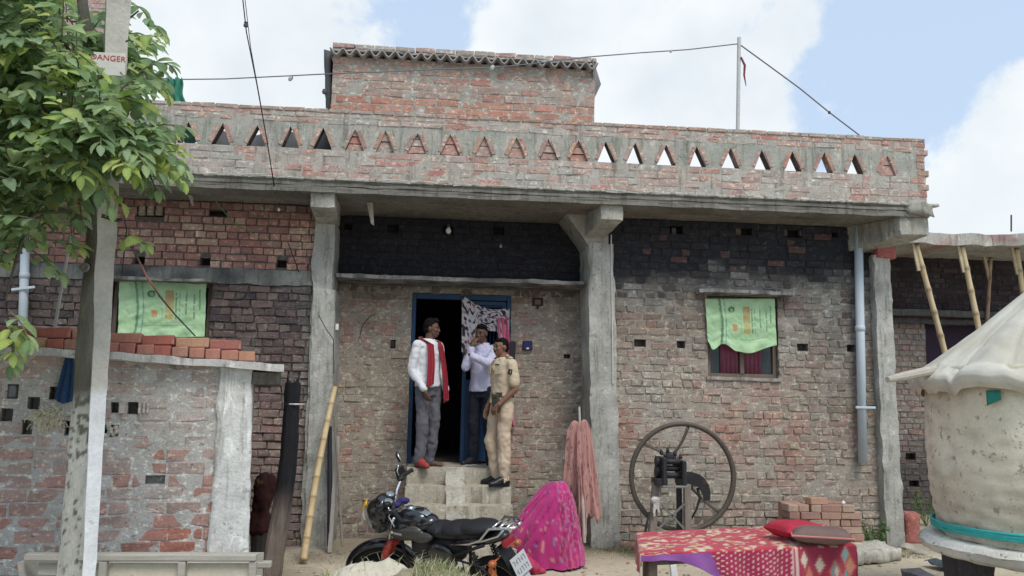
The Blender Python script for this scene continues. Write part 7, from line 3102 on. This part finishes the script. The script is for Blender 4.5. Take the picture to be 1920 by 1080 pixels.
def wheel_parts(cx, steer):
    T = (lambda m_: xf(m_)) if steer else (lambda m_: m_)
    r_ = .30
    w = MB()
    prof_ = []
    for k in range(13):
        a = 2 * math.pi * k / 12
        prof_.append((r_ - .038 + .038 * math.cos(a), .036 * math.sin(a)))
    w.lathe([(p_[0], p_[1]) for p_ in prof_], 48, 'y', (cx, 0, r_))
    hub_ = T(MB().lathe([(.02, -.06), (.055, -.045), (.06, 0), (.055, .045), (.02, .06)], 18, 'y', (cx, 0, r_))).build('wheel', ALU, bike, True)
    T(w).build('tyre', TYR, hub_, True)
    T(MB().lathe([(r_ - .075, -.02), (r_ - .060, -.024), (r_ - .055, 0), (r_ - .060, .024), (r_ - .075, .02), (r_ - .080, 0), (r_ - .075, -.02)], 40, 'y', (cx, 0, r_))).build('rim', CHR, hub_, True)
    for k in range(12):
        a = 2 * math.pi * k / 12
        e = Vector((cx + math.cos(a) * .225, 0, r_ + math.sin(a) * .225))
        s = Vector((cx + math.cos(a + .3) * .05, .03 * (1 if k % 2 else -1), r_ + math.sin(a + .3) * .05))
        T(MB().tube([s, e], .004, 5)).build('spoke', CHR, hub_)


wheel_parts(-.62, False)
wheel_parts(.66, True)
# front end
for s in (-1, 1):
    f_ = xf(MB().tube([(.66, s * .078, .30), (.52, s * .078, .60)], .026, 12)).build('fork', ALU, bike, True)
    xf(MB().tube([(.52, s * .078, .60), (.375, s * .078, .90)], .017, 12)).build('stanchion', CHR, f_, True)


def fender_fn(u, v, cx, r_, w, a0, a1):
    a = a0 + (a1 - a0) * u
    k = (v - .5) * 2
    rr = r_ - .035 * k * k
    return Vector((cx + rr * math.cos(a), w * k, .30 + rr * math.sin(a)))


xf(MB().sheet(lambda u, v: fender_fn(u, v, .66, .35, .062, R(22), R(165)), 26, 8, .005)).build('front_fender', BLK, bike, True)
cw = MB()
cw.ell((.50, 0, .93), (.115, .125, .13), Euler((0, R(18), 0)), 20, 14)
cw.ell((.53, 0, .83), (.085, .115, .09), None, 18, 12)
cw.ell((.46, 0, 1.02), (.075, .105, .065), Euler((0, R(30), 0)), 18, 10)
cw.ell((.42, 0, .80), (.07, .09, .07), None, 16, 10)
me = fuse(cw, .010, 2)
me.transform(MST)
cowl = mesh_ob('headlight_cowl', me, BLK, bike)
xf(MB().ell((.595, 0, .86), (.03, .082, .062), Euler((0, R(14), 0)), 18, 10)).build('headlight', M('headlight_glass', (.30, .33, .36), rough=.1, bump=0, coat=.8, var=.05), bike, True)
STY, STW = M('yellow_sticker', (.72, .42, .03), rough=.4, bump=0, var=.05), M('white_sticker', (.72, .72, .74), rough=.4, bump=0, var=.05)


def cow_patch(y0, y1, t0, t1, mat, name):
    "sticker hugging the crest of the cowl"
    def f(u, v):
        y = y0 + (y1 - y0) * u
        t = t0 + (t1 - t0) * v
        a = R(t)
        c = Vector((.50, 0, .965))
        r_ = .142 - .10 * y * y * 8
        return c + Vector((r_ * math.cos(a), y, r_ * math.sin(a)))
    xf(MB().sheet(f, 6, 8, .004)).build(name, mat, cowl, True)


cow_patch(.005, .075, 12, 62, STY, 'yellow_sticker')
cow_patch(.005, .060, -20, 4, STW, 'white_sticker')
for s in (-1, 1):
    mt_ = xf(MB().lathe([(.001, .018), (.040, .014), (.048, 0), (.042, -.035), (.02, -.05)], 20, c=(.385, s * .052, 1.045), rot=Matrix.Rotation(R(-28), 3, 'Y'))).build('instrument_dial', BPL, bike, True)
    xf(MB().lathe([(.001, .021), (.036, .0185), (.038, .014)], 20, c=(.385, s * .052, 1.045), rot=Matrix.Rotation(R(-28), 3, 'Y'))).build('dial_glass', M('dial_glass', (.20, .24, .26), rough=.08, bump=0, coat=.8), mt_, True)
hb = [(.22, -.365, 1.045), (.29, -.27, 1.075), (.335, -.12, 1.03), (.345, 0, 1.0), (.335, .12, 1.03), (.29, .27, 1.075), (.22, .365, 1.045)]
bar = xf(MB().tube(hb, .0125, 10)).build('handlebar', CHR, bike, True)
for s in (-1, 1):
    a_, b_ = Vector((.295, s * .262, 1.074)), Vector((.218, s * .37, 1.044))
    xf(MB().tube([a_, a_.lerp(b_, .1), b_.lerp(a_, .05), b_], [.016, .0185, .0185, .022], 12)).build('grip', TYR, bar, True)
    xf(MB().box((.305, s * .235, 1.07), (.05, .06, .04), Euler((0, 0, R(-30 * s))), .008)).build('switch_cluster', BPL, bar)
    xf(MB().tube([(.325, s * .235, 1.07), (.345, s * .28, 1.06), (.29, s * .385, 1.025)], .0065, 6)).build('brake_lever', ALU, bar, True)
xf(MB().tube([(.30, -.225, 1.08), (.315, -.245, 1.14), (.285, -.30, 1.205)], .0065, 8)).build('mirror_stem', CHR, bike, True)
mi = xf(MB().ell((.28, -.315, 1.245), (.018, .055, .048), Euler((0, R(8), R(12))), 18, 10)).build('mirror', BPL, bike, True)
xf(MB().ell((.269, -.315, 1.245), (.010, .047, .041), Euler((0, R(8), R(12))), 18, 10)).build('mirror_glass', M('mirror_glass', (.85, .87, .9), rough=.04, metal=1, var=0, bump=0), mi, True)
# folded second mirror, back of its dark shell turned to the camera
xf(MB().tube([(.30, .225, 1.08), (.33, .25, 1.10), (.34, .23, 1.13)], .006, 8)).build('mirror_stem', CHR, bike, True)
xf(MB().ell((.345, .20, 1.13), (.03, .05, .025), Euler((R(30), 0, 0)), 14, 8)).build('mirror_shell', BPL, bike, True)
# hand guard like dark cover rising at the far grip
xf(MB().sheet(lambda u, v: Vector((.33 - .05 * u + .02 * math.sin(u * 3), -.25 - .12 * u, 1.01 + .15 * v * (1 - .3 * u))), 8, 8, .01)).build('hand_guard', BPL, bike, True)
for k in range(5):
    a_ = Vector((.33, -.12 + .06 * k, 1.03))
    xf(MB().tube([a_, a_ + Vector((.07, 0, -.02)), a_ + Vector((.10, -.02 * (k - 2), -.13)), a_ + Vector((.03, -.02 * (k - 2), -.22))], .0045, 6)).build('cable', BPL, bike, True)
for s in (-1, 1):
    xf(MB().tube([(.47, s * .10, .88), (.47, s * .17, .885)], .007, 6).ell((.47, s * .19, .885), (.03, .028, .024), None, 12, 8)).build('front_indicator', BPL, bike, True)

# tank
tk = MB()
tk.ell((.20, 0, .845), (.20, .135, .095), Euler((0, R(8), 0)), 22, 14)
tk.ell((.06, 0, .815), (.14, .11, .075), Euler((0, R(14), 0)), 20, 12)
tk.ell((.22, .055, .80), (.17, .10, .085), Euler((0, R(6), 0)), 20, 12)
tk.ell((.22, -.055, .80), (.17, .10, .085), Euler((0, R(6), 0)), 20, 12)
tank = mesh_ob('fuel_tank', fuse(tk, .010, 5), BLK, bike)
for s in (-1, 1):
    pn = MB()
    pn.ell((.20, s * .105, .765), (.19, .062, .075), Euler((0, R(7), 0)), 22, 12)
    pn.ell((.02, s * .10, .73), (.12, .045, .048), Euler((0, R(12), 0)), 18, 10)
    pan = mesh_ob('tank_panel', fuse(pn, .009, 4), GRYP, bike)
    if s == 1:
        # round white emblem and small pale lettering on the panel
        MB().lathe([(.001, 0), (.013, 0), (.013, .004)], 14, 'y', (.315, .158, .775)).build('emblem', STW, pan)
        rr_ = random.Random(3)
        for k in range(5):
            x = .285 - .021 * k
            y = .105 + .062 * math.sqrt(max(0, 1 - ((x - .20) / .19) ** 2)) + .004
            MB().box((x, y, .772), (.014, .005, .018), None, .002).build('lettering', M('pale_lettering', (.42, .42, .42), rough=.5, bump=0), pan)
MB().lathe([(.001, .012), (.032, .010), (.034, -.01)], 18, c=(.20, 0, .942)).build('tank_cap', CHR, tank, True)
# pale reflection on the tank top, painted in as a grey-blue strip
MB().sheet(lambda u, v: Vector((.29 - .30 * u, -.035 + .07 * v, .944 - .9 * (u - .3) ** 2 * .10 - .004 * abs(v - .5))), 14, 6, .003).build('tank_reflection', M('grey_blue_gloss', (.16, .20, .22), rough=.15, bump=0, coat=.8), tank, True)

# seat: front low, rear step
st_ = MB()
st_.ell((-.12, 0, .795), (.17, .115, .045), Euler((0, R(-2), 0)), 22, 10)
st_.ell((-.32, 0, .815), (.19, .135, .050), Euler((0, R(4), 0)), 22, 10)
st_.ell((-.53, 0, .850), (.20, .125, .050), Euler((0, R(6), 0)), 22, 10)
st_.ell((-.30, 0, .77), (.36, .115, .035), Euler((0, R(5), 0)), 22, 10)
seat = mesh_ob('seat', fuse(st_, .010, 4, .003, 14), VIN, bike)
for x, w, z in ((-.05, .10, .826), (-.15, .12, .835)):
    MB().tube([(x, s_ * w, z - .028 * abs(s_) ** 2 * 1.2) for s_ in (-1, -.6, 0, .6, 1)], .0035, 6).build('seat_seam', M('seat_piping', (.10, .10, .11)), seat, True)
# tail, side covers
tl = MB()
tl.ell((-.50, 0, .745), (.30, .105, .055), Euler((0, R(9), 0)), 20, 10)
tl.ell((-.70, 0, .785), (.12, .08, .045), Euler((0, R(12), 0)), 18, 10)
mesh_ob('tail_fairing', fuse(tl, .010, 3), BLK, bike)
for s in (-1, 1):
    sc_ = MB()
    sc_.ell((-.16, s * .115, .60), (.15, .035, .105), Euler((0, R(-12), 0)), 18, 10)
    mesh_ob('side_cover', fuse(sc_, .009, 3), BLK, bike)
    MB().tube([(-.52, s * .125, .68), (-.60, s * .125, .34)], .014, 10).build('shock_absorber', BPL, bike, True)
    sp = MB()
    a_, b_ = Vector((-.525, s * .125, .655)), Vector((-.58, s * .125, .42))
    pts = []
    for k in range(81):
        t = k / 80
        p = a_.lerp(b_, t)
        an_ = t * 2 * math.pi * 9
        pts.append(p + Vector((math.cos(an_) * .026, math.sin(an_) * .026, 0)))
    sp.tube(pts, .006, 6).build('shock_spring', BPL, bike, True)
# grab rail and carrier
for s in (-1, 1):
    MB().tube([(-.30, s * .135, .73), (-.50, s * .14, .755), (-.62, s * .135, .80), (-.72, s * .115, .90), (-.86, s * .085, .905), (-.92, s * .05, .90), (-.92, 0, .90)], .0115, 10).build('grab_rail', CHR, bike, True)
    MB().tube([(-.50, s * .14, .755), (-.66, s * .13, .80), (-.78, s * .10, .835), (-.84, s * .085, .895)], .009, 8).build('grab_rail', CHR, bike, True)
for x in (-.74, -.80, -.86):
    MB().tube([(x, -.10, .905), (x, .10, .905)], .008, 8).build('carrier_bar', CHR, bike, True)
tlm = MB().box((-.80, 0, .75), (.055, .15, .075), Euler((0, R(15), 0)), .018)
tlm.build('tail_light', REDL, bike)
MB().sheet(lambda u, v: Vector((-.72 - .17 * u - .03 * math.sin(u * 3), (v - .5) * .15, .72 - .44 * u)), 12, 6, .008).build('rear_fender', BPL, bike, True)
rx = Matrix.Translation((-.885, 0, .565)) @ Matrix.Rotation(R(20), 4, 'Y')
pb3 = MB().box((0, 0, 0), (.006, .205, .165), None, .002)
xf(pb3, rx).build('number_plate', PLT, bike)
npl = [o for o in bike.children if o.name.startswith('number_plate')][0]
INK = M('grey_plate_ink', (.16, .17, .18), rough=.5, bump=0)
rr_ = random.Random(5)
for row_, zz in ((0, .035), (1, -.035)):
    for k in range(5):
        b = MB()
        y = -.07 + .035 * k
        b.box((-.0045, y, zz), (.003, .006, .04))
        b.box((-.0045, y + .010, zz + rr_.choice((-.017, 0, .017))), (.003, .014, .006))
        xf(b, rx).build('plate_mark', INK, npl)
MB().box((-.905, .0, .44), (.01, .14, .06), Euler((0, R(20), 0)), .006).build('mud_flap', M('pale_reflector', (.42, .46, .48), rough=.3), bike)
for s in (-1, 1):
    ind = MB().tube([(-.74, s * .08, .64), (-.74, s * .15, .64)], .008, 6)
    ind.ell((-.745, s * .185, .64), (.034, .040, .030), None, 14, 9)
    ind.build('rear_indicator', ORG, bike, True)
# orange painted saree guard side frame and foot rest
MB().tube([(-.36, .17, .62), (-.62, .19, .60), (-.74, .18, .50), (-.66, .185, .36), (-.40, .18, .36), (-.36, .17, .62)], .009, 8).build('side_guard', BPL, bike, True)
for k in range(4):
    x = -.44 - .07 * k
    MB().tube([(x, .18, .36), (x, .183, .61)], .005, 6).build('guard_bar', BPL, bike, True)
MB().ell((-.70, .15, .50), (.035, .04, .085), Euler((0, R(12), 0)), 14, 9).build('orange_reflector', ORG, bike, True)
# frame, engine, exhaust, chain case, stand, footrests
for s in (-1, 1):
    MB().tube([(.34, s * .03, .80), (.30, s * .07, .55), (.22, s * .10, .30), (-.05, s * .11, .27), (-.25, s * .11, .35), (-.30, s * .12, .62), (-.62, s * .10, .74)], .015, 8).build('frame_tube', BPL, bike, True)
MB().tube([(-.22, 0, .36), (-.62, 0, .30)], .03, 8).build('swing_arm', BPL, bike, True)
MB().ell((-.16, 0, .62), (.20, .10, .13), None, 18, 10).build('air_box', BPL, bike, True)
MB().ell((.12, 0, .60), (.13, .085, .13), None, 18, 10).build('cylinder_head', M('dark_engine_metal', (.05, .05, .052), rough=.5, metal=.5, bump=.3), bike, True)
en = MB()
en.ell((-.02, 0, .38), (.17, .13, .11), None, 18, 12)
en.ell((.02, .10, .37), (.10, .05, .09), None, 16, 10)
en.box((.09, 0, .48), (.11, .12, .17), Euler((0, R(20), 0)), .015)
eng = mesh_ob('engine', fuse(en, .010, 3), M('dark_engine_metal', (.05, .05, .052), rough=.5, metal=.5, bump=.3), bike)
for k in range(6):
    MB().box((.06 + .010 * k, 0, .46 + .025 * k), (.15, .16, .006), Euler((0, R(20), 0)), .001).build('cooling_fin', ALU, eng)
MB().tube([(.14, -.08, .52), (.22, -.13, .40), (.10, -.16, .26), (-.25, -.17, .27), (-.75, -.18, .36)], [.018, .018, .022, .035, .042], 12).build('exhaust', CHR, bike, True)
MB().box((-.42, .10, .32), (.44, .035, .07), Euler((0, R(4), 0)), .012).build('chain_case', BPL, bike)
for s in (-1, 1):
    MB().tube([(-.05, s * .11, .28), (-.05, s * .24, .28)], .017, 10).build('foot_rest', TYR, bike, True)
    MB().tube([(-.36, s * .12, .42), (-.36, s * .23, .42)], .015, 10).build('rear_foot_rest', TYR, bike, True)
MB().tube([(-.02, .11, .27), (-.08, .20, .14), (-.12, .30, .005)], .011, 8).build('side_stand', BPL, bike, True)
# crash guard with red cloth wound round it
gd = MB().tube([(.34, .03, .62), (.36, .16, .66), (.36, .25, .58), (.34, .26, .45), (.30, .16, .34), (.26, .05, .32)], .013, 10)
gd.tube([(.34, -.03, .62), (.36, -.16, .66), (.36, -.25, .58), (.34, -.26, .45), (.30, -.16, .34), (.26, -.05, .32)], .013, 10)
gd.build('crash_guard', BPL, bike, True)
wr_ = MB()
ps = [Vector((.35, .10, .655)), Vector((.365, .17, .665)), Vector((.365, .24, .60)), Vector((.355, .265, .52)), Vector((.345, .265, .45))]
for k in range(len(ps) - 1):
    for j in range(5):
        p = ps[k].lerp(ps[k + 1], j / 5)
        wr_.ell(p, (.030 + .010 * random.random(), .030 + .008 * random.random(), .026), Euler((random.random() * 3, random.random(), 0)), 10, 6)
wr_.cap((.37, .13, .66), .028, (.40, .10, .56), .014)
wr_.cap((.38, .2, .63), .03, (.385, .20, .53), .022)
rw_ = mesh_ob('red_wrap', fuse(wr_, .008, 1, .010, 30), M('faded_red_wrap', (.27, .04, .03), rough=.9, var=.4, scale=20, fleck=((.45, .38, .32), 16, .64, .7)), bike)
# violet rag behind the instruments
b = MB()
for k in range(5):
    b.ell((.31 + .02 * math.sin(k), .06 - .03 * k, .97 + .012 * math.cos(k * 2)), (.035, .028, .028), Euler((k, 0, k)), 10, 6)
mesh_ob('violet_rag', fuse(b, .008, 1, .010, 25), M('violet_cloth', (.035, .03, .12), rough=.95, var=.3), bike)
